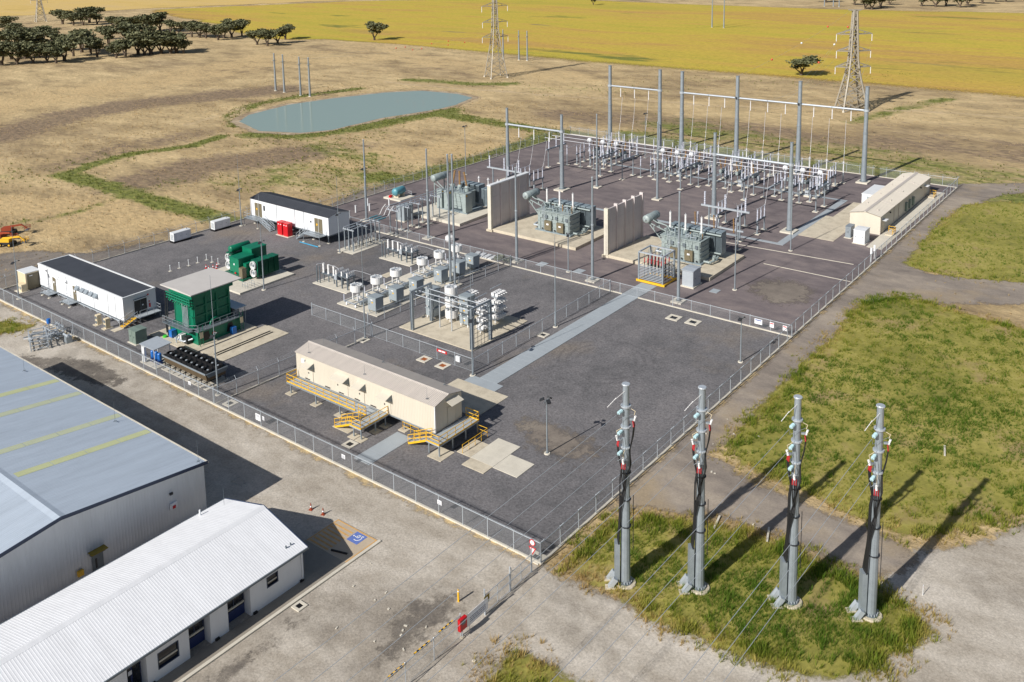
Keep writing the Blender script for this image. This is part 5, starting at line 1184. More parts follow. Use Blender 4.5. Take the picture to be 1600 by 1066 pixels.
    b = MB(); b.tube([(-1.2,-4.1,.5),(-1.2,-5.2,.5),(.4,-5.6,.6),(1.8,-5.3,.7)], .2, 8); b.cyl((-.2,-5.4,.3),(-.2,-5.4,1.2),.22); b.build('pump_pipe', tgrey, t); MB().cyl((1.2,-4.9,.2),(1.2,-4.9,1.0),.3,.3,10).build('oil_pump', tgrey, t)
    b = MB(); b.tube([(-1.2,3.6,.6),(-1.2,5.0,.6),(.2,5.3,.6)], .2, 8); b.build('drain_pipe', galvp, t)
    b = MB()
    for s in (0,.45): b.bar((-2.1,1.9+s,.3),(-2.1,1.9+s,4.9),.05)
    for k in range(12): b.bar((-2.1,1.9,.6+k*.34),(-2.1,2.35,.6+k*.34),.035)
    b.build('ladder', galvp, t)
    return t
power_transformer('grey green power transformer alone between the two fire walls', 53.2)
power_transformer('grey green power transformer behind the caged cable rack and pale kiosk', 26.6)
# first transformer: brown bushings, tall cooler boxes
t = thing('power_transformer', 'grey green transformer with three brown bushings and long conservator', 'transformer', (79.2,78.4,.55))
MB().box(-2.4,3.0,-4.0,4.2,0,.25).build('base_frame', tgreyd, t); MB().box(-1.4,2.2,-2.4,3.2,.25,3.7).build('tank', tgrey, t); MB().box(-1.55,2.35,-2.55,3.35,3.7,3.85).build('tank_cover', tgrey, t)
b = MB()
for z in (1.0,2.0,3.0): b.box(-1.5,-1.4,-2.4,3.2,z,z+.12)
b.build('tank_stiffener', tgrey, t)
for x0_, x1_, y0_, y1_ in ((-2.6,-.6,-3.9,-3.0),(-2.6,-1.5,.6,2.0),(-2.6,-1.5,2.6,4.0)):
    c_ = MB().box(x0_,x1_,y0_,y1_,.3,4.2).build('cooler_box', tgrey, t); MB().box(x0_-.03,x0_-.001,y0_+.1,y1_-.1,.5,4.0).build('door', tgrey, c_); MB().box(x0_+.2,x0_+.5,y0_-.03,y0_-.001,3.6,4.0).build('hazard_plate', signy, c_)
radiators(t, 3.2, 5.2, -2.6, 2.8, .9, 4.4, 4, tgreyd); radiators(t, 2.4, 4.2, -5.4, -3.8, .9, 4.2, 2, tgreyd)
for y, lean in ((-1.6,-.22),(.4,0),(2.4,.22)):
    MB().lathe([(.5,0),(.5,.8),(.3,1.1)], (.6,y,3.85), 12, (0,-lean*.6,1)).build('bushing_turret', tgrey, t); MB().insul((.6,y-lean*.5,4.8), 3.0, .24, 10, 11, (0,lean*-1.0,1)).build('bushing', porcb, t)
c_ = MB().lathe([(.1,0),(.65,.1),(.75,.22),(.75,4.3),(.65,4.45),(.1,4.5)], (-1.4,6.2,5.75), 16, (1,0,0), True).build('conservator', tgrey, t)
for x in (.2,1.6): MB().lathe([(.78,0),(.78,.08)], (x,6.2,5.75), 16, (1,0,0)).build('band', tgreyd, c_)
b = MB()
for x in (-.8,2.2): b.bar((x,6.2,0),(x,6.2,5.1),.18); b.bar((x,6.2,4.6),(x,3.2,3.4),.12)
b.build('conservator_bracket', tgrey, t)
b = MB(); b.tube([(-1.2,3.0,3.9),(-1.2,4.6,4.9),(-.4,6.0,5.2)], .1, 6); b.tube([(-1.0,-2,4),(-1.0,-2,4.7),(.4,-2.6,4.8),(2.2,-2.6,4.4)], .09, 6); b.build('oil_pipe', tgrey, t)
for k in range(7): MB().cyl((-1.0+.3*(k%3),-2+.8*k,3.85),(-1.0+.3*(k%3),-2+.8*k,4.5+.1*(k%4)),.13,.11,8).build('relief_valve', tgreyd, t)
# surge gear behind it
for x, y in ((88.6,75.8),(88.6,78.4),(88.6,81.0)): place('sa', x, y, 'surge arrester between first transformer and its steel beam', 'arresters behind the first transformer')

# caged cable rack and kiosk in front of the third transformer
t = thing('cable_rack', 'steel frame cage of cable loops on yellow skids before the transformer', 'frame', (67.8,26.0,0))
for x in (-1.9,1.9):
    for y in (-2.2,2.2): MB().box(x-.12,x+.12,y-.12,y+.12,.35,5.0).build('post', galv, t)
for x in (-1.9,1.9): MB().bar((x,-2.2,5.0),(x,2.2,5.0),.2).build('top_beam', galvp, t)
for y in (-2.2,2.2): MB().bar((-1.9,y,5.0),(1.9,y,5.0),.2).build('top_beam', galvp, t)
for x in (-2.0,2.0): MB().box(x-.12,x+.12,-2.6,2.6,.05,.38).build('skid_rail', yellow, t)
for y in (-2.4,2.4): MB().box(-1.9,1.9,y-.1,y+.1,.1,.36).build('skid_rail', yellow, t)
for k in range(10):
    z = .6+k*.26; MB().bar((-1.95,-2.1,z),(-1.95,2.1,z),.09).build('shelf_bar', galvp, t); MB().bar((1.95,-2.1,z),(1.95,2.1,z),.09).build('shelf_bar', galvp, t)
    if k % 2 == 0:
        for y in (-2.15,2.15): MB().bar((-1.9,y,z),(1.9,y,z),.07).build('shelf_bar', galvp, t)
for i in range(6):
    y = -1.6+i*.62
    for x in (-1.3,0,1.3):
        b = MB(); b.tube([(x,y,.5),(x,y,3.3)], .07, 6); b.build('cable', cablem, t)
        b = MB(); b.insul((x,y,3.2), .75, .1, 8, 4); b.build('cable_end', redins, t)
        b = MB(); b.tube([(x,y,3.95),(x,y,4.4),(x+.3,y+.2,4.9)], .035, 5); b.build('jumper', galvd, t)
for y in (-1.2,.2,1.6): wire('', sag((1.9,y,4.9),(9.4,y*.8+.4,5.2),.3,6), .03, None, galvp, 'jumper', t)
kiosk('pale_kiosk', 'pale grey equipment kiosk beside the caged cable rack', 67.9,70.6,19.5,21.4,2.75, galvp, .2, .25, '-y', 2, .12)
tag(kiosk('grey_kiosk', 'tall grey kiosk beside the long low bus of the first transformer', 66.9,69.5,82.4,84.5,3.1, grey, .2, .08, '-y', 2), None)
t = thing('oil_tank', 'teal horizontal oil tank with pump on a raised concrete plinth', 'tank', (79.0,95.9,.35)); MB().lathe([(.1,0),(.75,.12),(.85,.35),(.85,3.0),(.75,3.2),(.1,3.3)], (-1.6,-.2,1.3), 14, (1,.1,0), True).build('vessel', teal, t)
for x in (-.8,.9): MB().box(x-.15,x+.15,-.8,.7,0,.8).build('saddle', conc, t)
MB().lathe([(.3,0),(.3,.6)], (-1.9,.9,.3), 10, (1,0,0)).build('motor', red, t); b = MB(); b.tube([(-1.2,.8,.4),(1.8,.8,.4),(1.8,-.2,1.0)],.1,6); b.build('pipe', dark, t); railing([(2.0,-2,0),(2.0,2,0)], galvp, t, 1.0, .04, 1.3, False)
# ------------------------------------------------------------------ green reactor under its canopy
t = thing('green_reactor', 'tall green reactor hall unit under a flat grey canopy', 'reactor', (0,0,.14))
MB().box(8.9,14.9,66.7,71.3,.0,7.0).build('body', green, t)
b = MB()
for x in (9.0,10.8,12.6,14.6): b.box(x,x+.28,66.5,66.7,2.2,7.0); b.box(x,x+.28,71.3,71.5,2.2,7.0)
for z in (2.3,3.6,4.9,6.2): b.box(8.9,14.9,66.54,66.7,z,z+.2); b.box(14.9,15.05,66.7,71.3,z,z+.2); b.box(8.74,8.9,66.7,68.0,z,z+.2)
b.build('stiffener', green, t)
MB().box(8.5,15.3,66.2,71.8,6.55,7.5).build('top_frame', green, t)
MB().prism([(64.6,7.72),(72.1,7.72),(72.1,7.86),(68.35,8.0),(64.6,7.86)], 'x', 7.4, 15.75).build('canopy', mat('canopy_grey',(196,192,188),.5,0,.06,.5), t)
b = MB()
for x in (8.2,11.6,15):
    for y in (66,71): b.bar((x,y,7.4),(x,y,7.75),.16)
b.build('canopy_post', green, t)
MB().box(8.6,15.6,65.4,72.3,0,1.9).build('plinth_frame', green, t)
for x in (9.3,13.2): MB().prism([(x,.35),(x+1.3,.35),(x+1.0,1.6),(x+.3,1.6)], 'y', 65.36, 65.395).build('jacking_recess', black, t)
MB().box(8.4,15.7,65.0,66.6,1.95,2.05).build('side_deck', galvd, t); MB().box(7.6,8.7,66.0,72.6,1.95,2.05).build('front_deck', galvd, t)
railing([(8.5,65.05,2.05),(15.6,65.05,2.05)], galv, t, 1.0, .03, 1.2, False); railing([(7.65,72.5,2.05),(7.65,66.1,2.05),(8.4,65.1,2.05)], galv, t, 1.0, .03, 1.2, False)
for x in (8.55,15.2):
    b = MB()
    for s in (0,.55): b.bar((x+s,64.9,0),(x+s,64.9,2.9),.06)
    for k in range(7): b.bar((x,64.9,.3+k*.3),(x+.55,64.9,.3+k*.3),.045)
    l_ = b.build('ladder', green, t); MB().box(x+.02,x+.53,64.84,64.87,1.1,2.0).build('notice', beige, l_)
b = MB()
for z in (2.2,2.7,3.2):
    pts = [(11.9+.9*math.cos(a)*(.55+z*.12), 66.3-.25*(z-2.0), 2.0+z*.0+.9*math.sin(a)*(.55+z*.12)+.0) for a in [PI*k/8 for k in range(9)]]; b.tube(pts, .13, 7)
b.build('busduct_loops', green, t)
b = MB(); rr_ = random.Random(3)
for k in range(9): y = 66.6+k*.6; b.tube([(8.85,y,6.4),(8.4,y,6.3),(8.4,y,5.5+.3*(k%2)),(8.1,y+.2,5.4)], .09, 6)
for z in (5.7,6.1,6.5): b.cyl((8.3,66.3,z),(8.3,72.2,z),.11)
b.build('header_pipes', green, t)
for y in (67.6,67.9,68.2,68.5,68.8): b2 = MB(); b2.tube([(8.6,y,5.6),(8.62,y,3.2),(8.55,y,2.1)], .06, 6); b2.build('steel_hose', galvp, t)
b = MB(); b.tube([(8.2,72.2,6.3),(8.0,72.3,2.2),(8.0,72.2,.4)], .09, 6); b.tube([(7.9,71.2,6.0),(7.7,71.4,2.0),(7.7,71.4,.3)], .08, 6); b.build('drain_hose', dark, t)
for y, m_ in ((70.9,bluep),(68.5,porcw),(67.2,dark)): MB().box(7.7,8.5,y-.35,y+.35,.1,1.1).build('valve_box', m_, t)
b = MB(); b.tube([(7.6,69.6,.4),(7.6,67.4,.4),(8.4,66.4,.8)], .13, 7); b.tube([(7.2,68.6,.1),(7.2,68.6,.9),(8.3,68.6,1.2)],.1,6); b.build('oil_line', galvp, t)
MB().box(13.6,14.3,64.5,65.1,0,1.05).build('parts_bin', bluep, t); MB().box(10.9,11.3,65.3,65.36,.9,1.2).build('red_plate', red, t); MB().lathe([(.3,0),(.3,.25)], (7.4,71.8,.0), 10).build('hose_coil', mat('hose_green',(70,200,60),.5), t)
b = MB()
for y in (66.5,67.5,69,70.5): b.box(15.3,16.3,y,y+.7,.2,2.6)
b.build('auxiliary_cabinet', galvd, t); MB().box(15.1,17.0,65.6,71.0,3.0,3.08).build('auxiliary_roof', galvp, t)
for x in (15.3,16.8):
    for y in (65.8,70.8): MB().bar((x,y,0),(x,y,3.0),.08).build('roof_post', galv, t)
for y in (60.6,61.2): tag(MB().bar((8.2,y,.16),(17.6,y,.16),.12,.1).build('steel_rail', dark), 'dark steel rail set in the slab beside the green reactor', 'rail', 'rails in the slab')

# green transformer with round fans
t = thing('green_transformer', 'dark green transformer with four round white fans and cylinder conservator', 'transformer', (29.6,83.4,.3))
MB().box(-2.4,4.2,-2.8,3.4,0,.3).build('base_frame', greend, t); MB().box(-1.2,2.6,-2.2,2.4,.3,2.6).build('tank', green, t)
for (x0_,x1_,y0_,y1_,z0_,z1_) in ((-2.0,1.0,-1.3,1.2,1.0,3.4),(1.2,4.2,-.6,2.0,1.6,4.1)):
    c_ = MB().box(x0_,x1_,y0_,y1_,z0_,z1_).build('cable_box', green, t); MB().prism([(y0_-.06,z1_),(y1_+.06,z1_),(y1_,z1_+.12),(y0_,z1_+.12)], 'x', x0_-.06, x1_+.06).build('lid', green, c_); MB().box(x0_-.02,x0_-.001,(y0_+y1_)/2-.1,(y0_+y1_)/2+.15,z0_+1.2,z0_+1.5).build('notice', signw, c_)
c_ = MB().lathe([(.1,0),(.5,.1),(.58,.2),(.58,3.9),(.5,4.0),(.1,4.05)], (-.6,3.1,3.9), 14, (1,0,0), True).build('conservator', green, t)
b = MB()
for x in (.2,2.6): b.bar((x,3.1,1.0),(x,3.1,3.4),.16)
b.build('conservator_post', green, t)
for y0_ in (-4.2,2.6):
    for k in range(4):
        b = MB()
        for j in range(5): xx = -.4+k*1.15+j*.2; b.box(xx,xx+.06,y0_,y0_+1.7,.5,3.1)
        b.box(-.45+k*1.15,.5+k*1.15,y0_-.03,y0_+1.73,3.08,3.2); b.build('radiator', greend, t)
    for z in (1.15,2.45):
        f_ = MB().lathe([(.68,0),(.68,.3),(.58,.3),(.58,.02)], (-.55,y0_+.85,z), 20, (-1,0,0)).build('fan_ring', porcw, t); MB().lathe([(.2,0),(.2,.28)], (-.5,y0_+.85,z), 12, (-1,0,0)).build('fan_hub', galv, f_)
        b = MB()
        for a in range(6): b.cbox((-.62,y0_+.85+.38*math.cos(a*PI/3),z+.38*math.sin(a*PI/3)),(.03,.2,.2))
        b.build('fan_blade', galvp, f_)
MB().box(-2.2,-1.4,-2.4,-1.5,.3,2.1).build('control_cabinet', brownd, t); b = MB(); b.tube([(-1.2,-1.6,.6),(-2.0,-1.2,.6),(-2.3,.6,.8),(-1.2,1.2,1.2)], .13, 7); b.tube([(-1.3,1.6,2.6),(-1.3,2.4,3.2),(-.5,3.0,3.4)], .1, 6); b.build('oil_pipe', greend, t); MB().lathe([(.2,0),(.2,.1)], (-2.05,-.4,.9), 10, (-1,0,0)).build('valve_wheel', red, t)
railing([(25.6-29.6,77.2-83.4,0),(25.6-29.6,78.6-83.4,0)], galv, t, 1.0, .03, .8, False, 'step_rail'); railing([(26.9-29.6,77.2-83.4,0),(26.9-29.6,78.6-83.4,0)], galv, t, 1.0, .03, .8, False, 'step_rail')
for i_, (x, y) in enumerate(((23.45,95.9),(25.2,95.9),(26.9,95.7),(28.7,95.7),(30.5,95.7),(30.4,93.9),(30.4,92.1))):
    t = thing('post_marker', 'short white post in the row behind the green transformer', 'post', (x,y,0), 0, 'short white posts'); MB().box(-.25,.25,-.25,.25,-.02,.06).build('foot', concw, t); MB().cyl((0,0,.05),(0,0,1.05),.06,.06,8).build('pipe', white, t); MB().box(-.1,.1,-.1,.1,1.05,1.1).build('cap', white, t)
t = thing('cover_plate', 'pale blue steel plate over the trench behind the green canopy', 'cover', (21.0,86.0,.1)); MB().box(-2.4,2.4,-1.1,1.1,0,.06).build('plate', concg, t); MB().box(-2.4,2.4,-.02,.02,.06,.075).build('seam', galvd, t)
for i_, (u, v) in enumerate(((322,417),(326,419),(333,417),(338,418),(339,414))):
    p = at(u, v, .3); t = thing('safety_cone', 'small red safety cone by the green transformer slab', 'traffic cone', (p.x,p.y,.0), 0, 'small red cones'); MB().box(-.18,.18,-.18,.18,0,.05).build('base', red, t); MB().lathe([(.15,.05),(.03,.75)], n=10).build('cone', red, t); MB().lathe([(.118,.28),(.085,.48)], n=10).build('band', signw, t)

# fan cooler bank
t = thing('fan_cooler', 'long black cooler bank with two rows of round fans', 'cooler', (0,0,.1))
MB().prism([(2.0,.8),(4.7,.8),(4.9,1.75),(1.8,1.75)], 'y', 53.6, 63.1).build('coil_casing', brownm, t); MB().box(1.75,4.95,53.5,63.2,1.75,1.85).build('fan_deck', black, t)
MB().prism([(1.75,1.86),(4.95,1.86),(4.6,1.35),(2.1,1.35)], 'y', 53.3, 53.5).build('end_shroud', galvd, t); MB().bar((1.72,53.5,1.8),(1.72,63.2,1.8),.06,.22).build('edge_trim', galv, t)
for k in range(8):
    for r, x in enumerate((2.55,4.1)):
        y = 54.15+k*1.18+(.0 if r == 0 else .1); f_ = MB().lathe([(.58,0),(.56,.28),(.5,.28),(.52,.02)], (x,y,1.85), 18).build('fan_ring', black, t)
        MB().lathe([(.14,0),(.14,.2)], (x,y,1.86), 8).build('fan_hub', galvp, f_)
        b = MB()
        for a in range(5): b.cbox((x+.28*math.cos(a*2*PI/5),y+.28*math.sin(a*2*PI/5),1.95),(.3,.14,.02),a*2*PI/5,.2)
        b.build('fan_blade', dark, f_)
for k in range(9):
    y = 53.7+k*1.17
    for x in (2.0,4.7): MB().bar((x,y,0),(x,y,.85),.08).build('leg', dark, t)
    MB().bar((1.6,y,.02),(4.9,y,.02),.1,.08).build('foot_rail', dark, t)
tag(MB().box(3.25,5.1,53.4,63.2,-.05,.09).build('concrete_pad', concw), None, None, None, 'structure')
t = thing('pump_shelter', 'small open shelter with grey roof over blue pumps', 'shelter', (2.35,65.7,.1))
MB().prism([(-1.35,2.5),(1.35,2.62),(1.35,2.7),(-1.35,2.58)], 'y', -1.75, 1.75).build('roof', galvp, t)
for x in (-1.15,1.15):
    for y in (-1.5,1.5): MB().bar((x,y,0),(x,y,2.52),.08).build('post', white, t)
MB().box(-1.2,-.9,.9,1.5,.1,2.2).build('panel', white, t)
for y in (-1.0,-.2,.6):
    p_ = thing('pump', 'blue pump set under the small grey roof shelter', 'pump', (2.2,65.7+y,.1), 0, 'blue pumps'); MB().lathe([(.28,0),(.28,.9),(.2,1.0)], (0,0,.5), 12).build('motor', bluep, p_); MB().box(-.3,.3,-.25,.25,0,.5).build('volute', mat('deep_blue',(24,60,130),.4), p_); MB().cyl((-.6,0,.35),(.6,0,.35),.12).build('pipe', dark, p_)
b = MB(); b.tube([(1.5,-1.6,.3),(1.6,-2.6,.5),(1.4,-3.0,1.0)], .12, 7); b.tube([(.4,-1.6,.3),(.5,-2.6,.5),(.6,-3.0,1.2)], .12, 7); b.build('pipework', greend, t)
t = kiosk('green_kiosk', 'grey green steel kiosk between white switchroom stairs and front fence', 3.6,5.3,72.9,74.7,1.95, kgreen, .1, .12, '-x', 2, .08)

# ------------------------------------------------------------------ filter row: cabinets, drums, switch groups
MB_cab = None
def make_cabinet():
    t = thing('filter_cabinet', '', 'cabinet', (0,0,0))
    for x in (-.65,.65):
        for y in (-.7,.7): MB().box(x-.06,x+.06,y-.06,y+.06,0,.4).build('leg', galv, t)
    MB().box(-.8,.8,-.85,.85,.4,2.35).build('body', grey, t); MB().prism([(-.92,2.35),(.92,2.35),(.92,2.42),(-.92,2.5)], 'y', -.97, .97).build('lid', grey, t)
    d_ = MB().box(-.83,-.801,-.75,.75,.5,2.25).build('door', grey, t); MB().box(-.85,-.831,-.28,.0,1.55,1.75).build('hazard_label', signy, d_); MB().box(-.85,-.831,-.2,.2,1.95,2.1).build('name_plate', signw, d_); MB().box(-.86,-.831,.5,.58,1.2,1.45).build('handle', dark, d_); return t
def make_drum():
    t = thing('drum_reactor', '', 'reactor', (0,0,0))
    for a in range(3): x, y = .6*math.cos(a*2.094), .6*math.sin(a*2.094); MB().cyl((x,y,.75),(x,y,2.2),.1,.1,8).build('leg', porcw, t)
    MB().lathe([(.7,0),(.95,.0),(.95,1.0),(.7,1.0),(.7,.02)], (0,0,2.2), 20, sm=False).build('coil', porcw, t)
    b = MB()
    for a in range(6): b.bar((0,0,3.26),(.93*math.cos(a*PI/3),.93*math.sin(a*PI/3),3.26),.08,.1)
    b.build('spider_arm', galvp, t)
    b = MB()
    for x in (-1.3,0,1.3): b.bar((x,-1.3,.65),(x,1.3,.65),.14)
    for y in (-1.1,1.1): b.bar((-1.6,y,.75),(1.6,y,.75),.14)
    b.build('support_frame', galvp, t)
    for x in (-1.2,1.2):
        for y in (-1.0,1.0): MB().insul((x,y,.1), .5, .12, 8, 3).build('stand_insulator', porc, t)
    MB().box(-.5,.2,-1.5,-1.1,.3,.75).build('capacitor_can', galv, t); MB().box(.4,1.2,-1.5,-1.1,.3,.75).build('capacitor_can', galv, t)
    MB().insul((-1.4,1.3,.75), 1.0, .09, 8, 5).build('post_insulator', porc, t); return t
CAB, DRUM = make_cabinet(), make_drum()
order = ('the one at the fence corner end','next in from the fence corner','third from the fence corner','third from the yard fence','second from the yard fence','the one at the yard fence end')
for i, (x, y) in enumerate(((31.7,54.0),(36.2,54.1),(40.6,54.0),(46.4,54.0),(50.7,53.9),(54.4,54.0))):
    lab = 'grey filter cabinet on the pale slab, '+order[i]
    o = CAB if i == 0 else copy_tree(CAB); o.location = (x,y,.15); o['label'] = lab; o['group'] = 'filter cabinets in a row'
for i, (x, y) in enumerate(((31.9,58.4),(36.1,58.3),(40.3,58.2),(46.7,58.4),(50.8,58.3),(55.0,58.1))):
    lab = 'white drum reactor behind the filter cabinets, '+order[i]
    o = DRUM if i == 0 else copy_tree(DRUM); o.location = (x,y,.15); o['label'] = lab; o['group'] = 'drum reactors in a row'
def switch_group(label, x, y):
    t = thing('switch_group', label, 'switchgear', (x,y,.12))
    for k, yy in enumerate((-3.2,-1.9,-.6)):
        for xx in (-.5,.9): MB().bar((xx,yy,0),(xx,yy,2.0),.18).build('leg', galvd, t)
        for xx in (-.5,.0,.5,.9): MB().insul((xx,yy,2.1), .75, .15, 8, 3).build('insulator', porcw, t)
        MB().cyl((-.6,yy,2.9),(1.0,yy,2.9),.06).build('fuse_tube', alum, t)
    MB().box(-.7,1.1,-3.5,-.3,2.0,2.1).build('frame', galvd, t); MB().box(-1.0,-.8,-1.2,-.6,1.4,2.2).build('drive_box', galvp, t)
    for k, yy in enumerate((.8,2.1,3.3)): MB().bar((.2,yy,0),(.2,yy,1.4),.14).build('leg', galvd, t); MB().insul((.2,yy,1.4), 1.6, .2, 10, 6).build('bushing', porcw, t)
    MB().box(-.2,.6,.5,3.6,1.3,1.42).build('frame', galvd, t)
    for yy in (3.7,3.0): MB().bar((-.9,yy,0),(-.9,yy,2.9),.14).build('leg', galvd, t)
    b = MB(); b.tube([(.2,3.3,3.0),(-.8,3.6,3.1),(-.9,3.7,2.9)], .04, 5); b.tube([(.2,2.1,3.0),(0,.2,3.1),(0,-.6,2.95)], .04, 5); b.tube([(1.0,-3.2,2.9),(1.8,-4.4,2.6),(2.4,-5.6,2.2)], .035, 5); b.build('jumper', alum, t)
switch_group('fuse and switch group on the slab near the tall mast', 35.6, 67.2); switch_group('fuse and switch group on the slab near the first transformer pole', 50.6, 67.3)

# ------------------------------------------------------------------ stacked filter bank with portals
def stack_cab(label, x, y):
    t = thing('cabinet_stack', label, 'cabinet', (x,y,.12))
    for k in range(3):
        z = .45+k*1.5; MB().box(-.75,.75,-.8,.8,z,z+1.1).build('cabinet', grey, t); MB().box(-.77,-.751,-.25,.0,z+.45,z+.62).build('hazard_label', signy, t); MB().box(-.77,-.751,-.25,.2,z+.78,z+.9).build('name_plate', signw, t)
        MB().prism([(-.85,z+1.1),(.85,z+1.1),(.85,z+1.15),(-.85,z+1.2)], 'y', -.9, .9).build('lid', grey, t)
        for a in (-.6,.6):
            for c in (-.65,.65): MB().insul((a,c,z-.42), .44, .1, 8, 3).build('stand_insulator', porcw, t)
stack_cab('stack of three grey cabinets inside the near portal of the filter bank', 35.2, 45.4); stack_cab('stack of three grey cabinets in the middle of the filter bank slab', 35.9, 39.4)
t = thing('drum_stack', 'stack of three white drum reactors on the filter bank slab', 'reactor', (35.9,42.4,.12))
for k in range(3):
    z = .6+k*1.75; MB().lathe([(.6,0),(.95,0),(.95,1.15),(.6,1.15),(.6,.02)], (0,0,z), 20).build('coil', porcw, t); b = MB()
    for a in range(6): b.bar((0,0,z+1.2),(.93*math.cos(a*PI/3),.93*math.sin(a*PI/3),z+1.2),.08,.1)
    b.build('spider_arm', galvp, t)
    for a in range(4): MB().insul((.7*math.cos(a*PI/2+.4),.7*math.sin(a*PI/2+.4),z-.55), .55, .1, 8, 3).build('stand_insulator', porcw, t)
def cap_stack(label, x, y, n=4):
    t = thing('capacitor_stack', label, 'capacitor', (x,y,.12))
    for k in range(n):
        z = .7+k*1.15; MB().box(-1.1,1.1,-.5,.5,z-.1,z).build('shelf', galvp, t)
        for j in range(4):
            for s in (-1,1): MB().box(-1.0+j*.52,-.62+j*.52,s*.12 if s > 0 else -.62,s*.62 if s > 0 else -.12,z+.05,z+.5).build('capacitor_can', porcw, t)
        for j in range(4): MB().insul((-.8+j*.52,-.62,z+.28), .35, .07, 6, 2, (0,-1,0)).build('can_bushing', porcw, t)
        for a in (-.9,.9): MB().insul((a,0,z-.65 if k else .1), .55, .1, 8, 3).build('stand_insulator', porcw, t)
    MB().bar((-1.3,.5,.7+n*1.15),(1.3,.5,.7+n*1.15),.08).build('top_bar', galvp, t)
cap_stack('stack of white capacitors behind the drum stack', 39.4, 41.6, 3); cap_stack('stack of white capacitors at the far right of the filter slab', 39.6, 36.4); cap_stack('stack of white capacitors behind the earth mesh portal', 35.6, 35.9)
t = thing('filter_portal', 'two steel portals joined by three tubes over the filter bank', 'portal', (30.0,33.5,.12))
for y in (11.2,0):
    for x in (0,4.0):
        b = MB(); b.box(x-.2,x+.2,y-.2,y-.16,0,5.65); b.box(x-.2,x+.2,y+.16,y+.2,0,5.65); b.box(x-.05,x+.05,y-.16,y+.16,0,5.65); b.build('column', galv, t)
    MB().box(-.2,4.2,y-.1,y+.1,5.65,5.9).build('beam', galv, t)
for x in (.6,2.0,3.4): MB().cyl((x,-.4,5.2),(x,11.6,5.2),.07).build('tube_bus', galvp, t)
for x in (.6,2.0,3.4):
    for y in (0,11.2): MB().insul((x,y,5.2), .45, .09, 8, 3).build('hanger', porc, t)
b = MB()
for k in range(8): b.bar((.2,-.3,.3+k*.65),(3.8,-.3,.3+k*.65),.04)
for k in range(6): b.bar((.2+k*.72,-.3,.2),(.2+k*.72,-.3,5.4),.04)
b.build('earth_mesh', galvd, t)
for y in (8.6,6.3): MB().cyl((3.0,y,0),(3.0,y,4.9),.08).build('prop', galvp, t)

# low bus from the raised switchroom to the first transformer
t = thing('cable_support', 'steel cable frame with blue capped ends beside the raised switchroom', 'frame', (52.0,78.5,.08))
for x in (-3.3,0,3.3):
    for y in (-1.1,0,1.1): MB().bar((x,y,0),(x,y,4.0),.16).build('post', galv, t)
for y in (-1.1,0,1.1): MB().cyl((-3.5,y,4.2),(3.8,y,4.3),.09).build('tube_bus', galvp, t); MB().box(3.0,5.0,y-.12,y+.12,4.2,4.4).build('blue_end', teal, t)
for x in (-3.3,0,3.3): MB().bar((x,-1.4,3.9),(x,1.4,3.9),.18).build('crossbeam', galvp, t)
for k in range(14):
    for y in (-1.1,1.1): MB().cyl((-2.8+k*.45,y*.7,.2),(-2.8+k*.45,y*.7,1.6),.06).build('cable', cablem if k % 2 else galvp, t)
for y in (-1.1,0,1.1):
    b = MB(); b.tube([(5.0,y,4.3),(6.0,y+.4,4.2),(7.2,y+.9,5.0),(8.2,y+1.0,5.6)], .07, 6); b.build('flexible_link', porcw, t)
t = thing('low_bus', 'row of three tubes on steel posts leading to the brown bushing transformer', 'busbar', (60.2,78.6,0))
for k in range(5):
    x = k*3.0
    for y in (-.9,.9): MB().bar((x,y,0),(x,y,4.7),.17).build('post', galv, t); link('footing', FOOT, t, (x,y,0))
    MB().bar((x,-1.5,4.75),(x,1.5,4.75),.18).build('crossbeam', galvp, t)
    for y in (-1.2,0,1.2): MB().insul((x,y,4.84), .6, .12, 8, 3).build('insulator', porc, t)
for y in (-1.2,0,1.2): MB().cyl((-.8,y,5.5),(15.5,y,5.5),.08).build('tube_bus', galvp, t); wire('', sag((15.5,y,5.5),(18.0,y+.3,5.0),.3,6), .04, None, alum, 'flexible_link', t)
for i_, (x, y) in enumerate(((60.5,94.8),(62.5,93.6),(66,95.5),(68.5,94.0),(71,97.2),(73.4,93.2))):
    t = thing('pipe_stub', 'short white capped pipe stub behind the raised switchroom', 'pipe', (x,y,0), 0, 'white pipe stubs'); MB().cyl((0,0,0),(0,0,1.5),.16,.16,10).build('pipe', white, t); MB().lathe([(.2,0),(.2,.06)], (0,0,1.5), 10).build('cap', white, t)
t = thing('rubble_bag', 'white bulk bag beside the thick pole before the first transformer', 'bag', (63.4,67.2,0)); MB().lathe([(.7,0),(.85,.3),(.82,.9),(.6,1.1),(.2,1.15)], n=8).build('bag', porcw, t); MB().bar((-.5,0,1.1),(.5,0,1.3),.08).build('handle', porcw, t)
r_ = random.Random(4)
for i_, x in enumerate((60.9,60.9)):
    y = 51.5+i_*1.9; t = thing('cable_bundle', 'olive coil bundle lying along the yard fence', 'bundle', (x,y,0), .2, 'coil bundles by the fence')
    for k in range(4): b = MB(); b.tube([(r_.uniform(-.5,.5)+.7*math.cos(a*.7),r_.uniform(-.05,.05)+.7*math.sin(a*.7),.15+.12*k) for a in range(10)], .1, 6); b.build('coil', mat('olive_hose',(110,116,98),.7), t)
for i_ in range(4): tag(MB().cbox((0,0,.15),(2.0,.8,.25),.1*i_).build('plank_bundle', white, None, (60.6,54.6+i_*1.2,0)), 'pale plank bundle lying along the yard fence', 'planks', 'plank bundles')
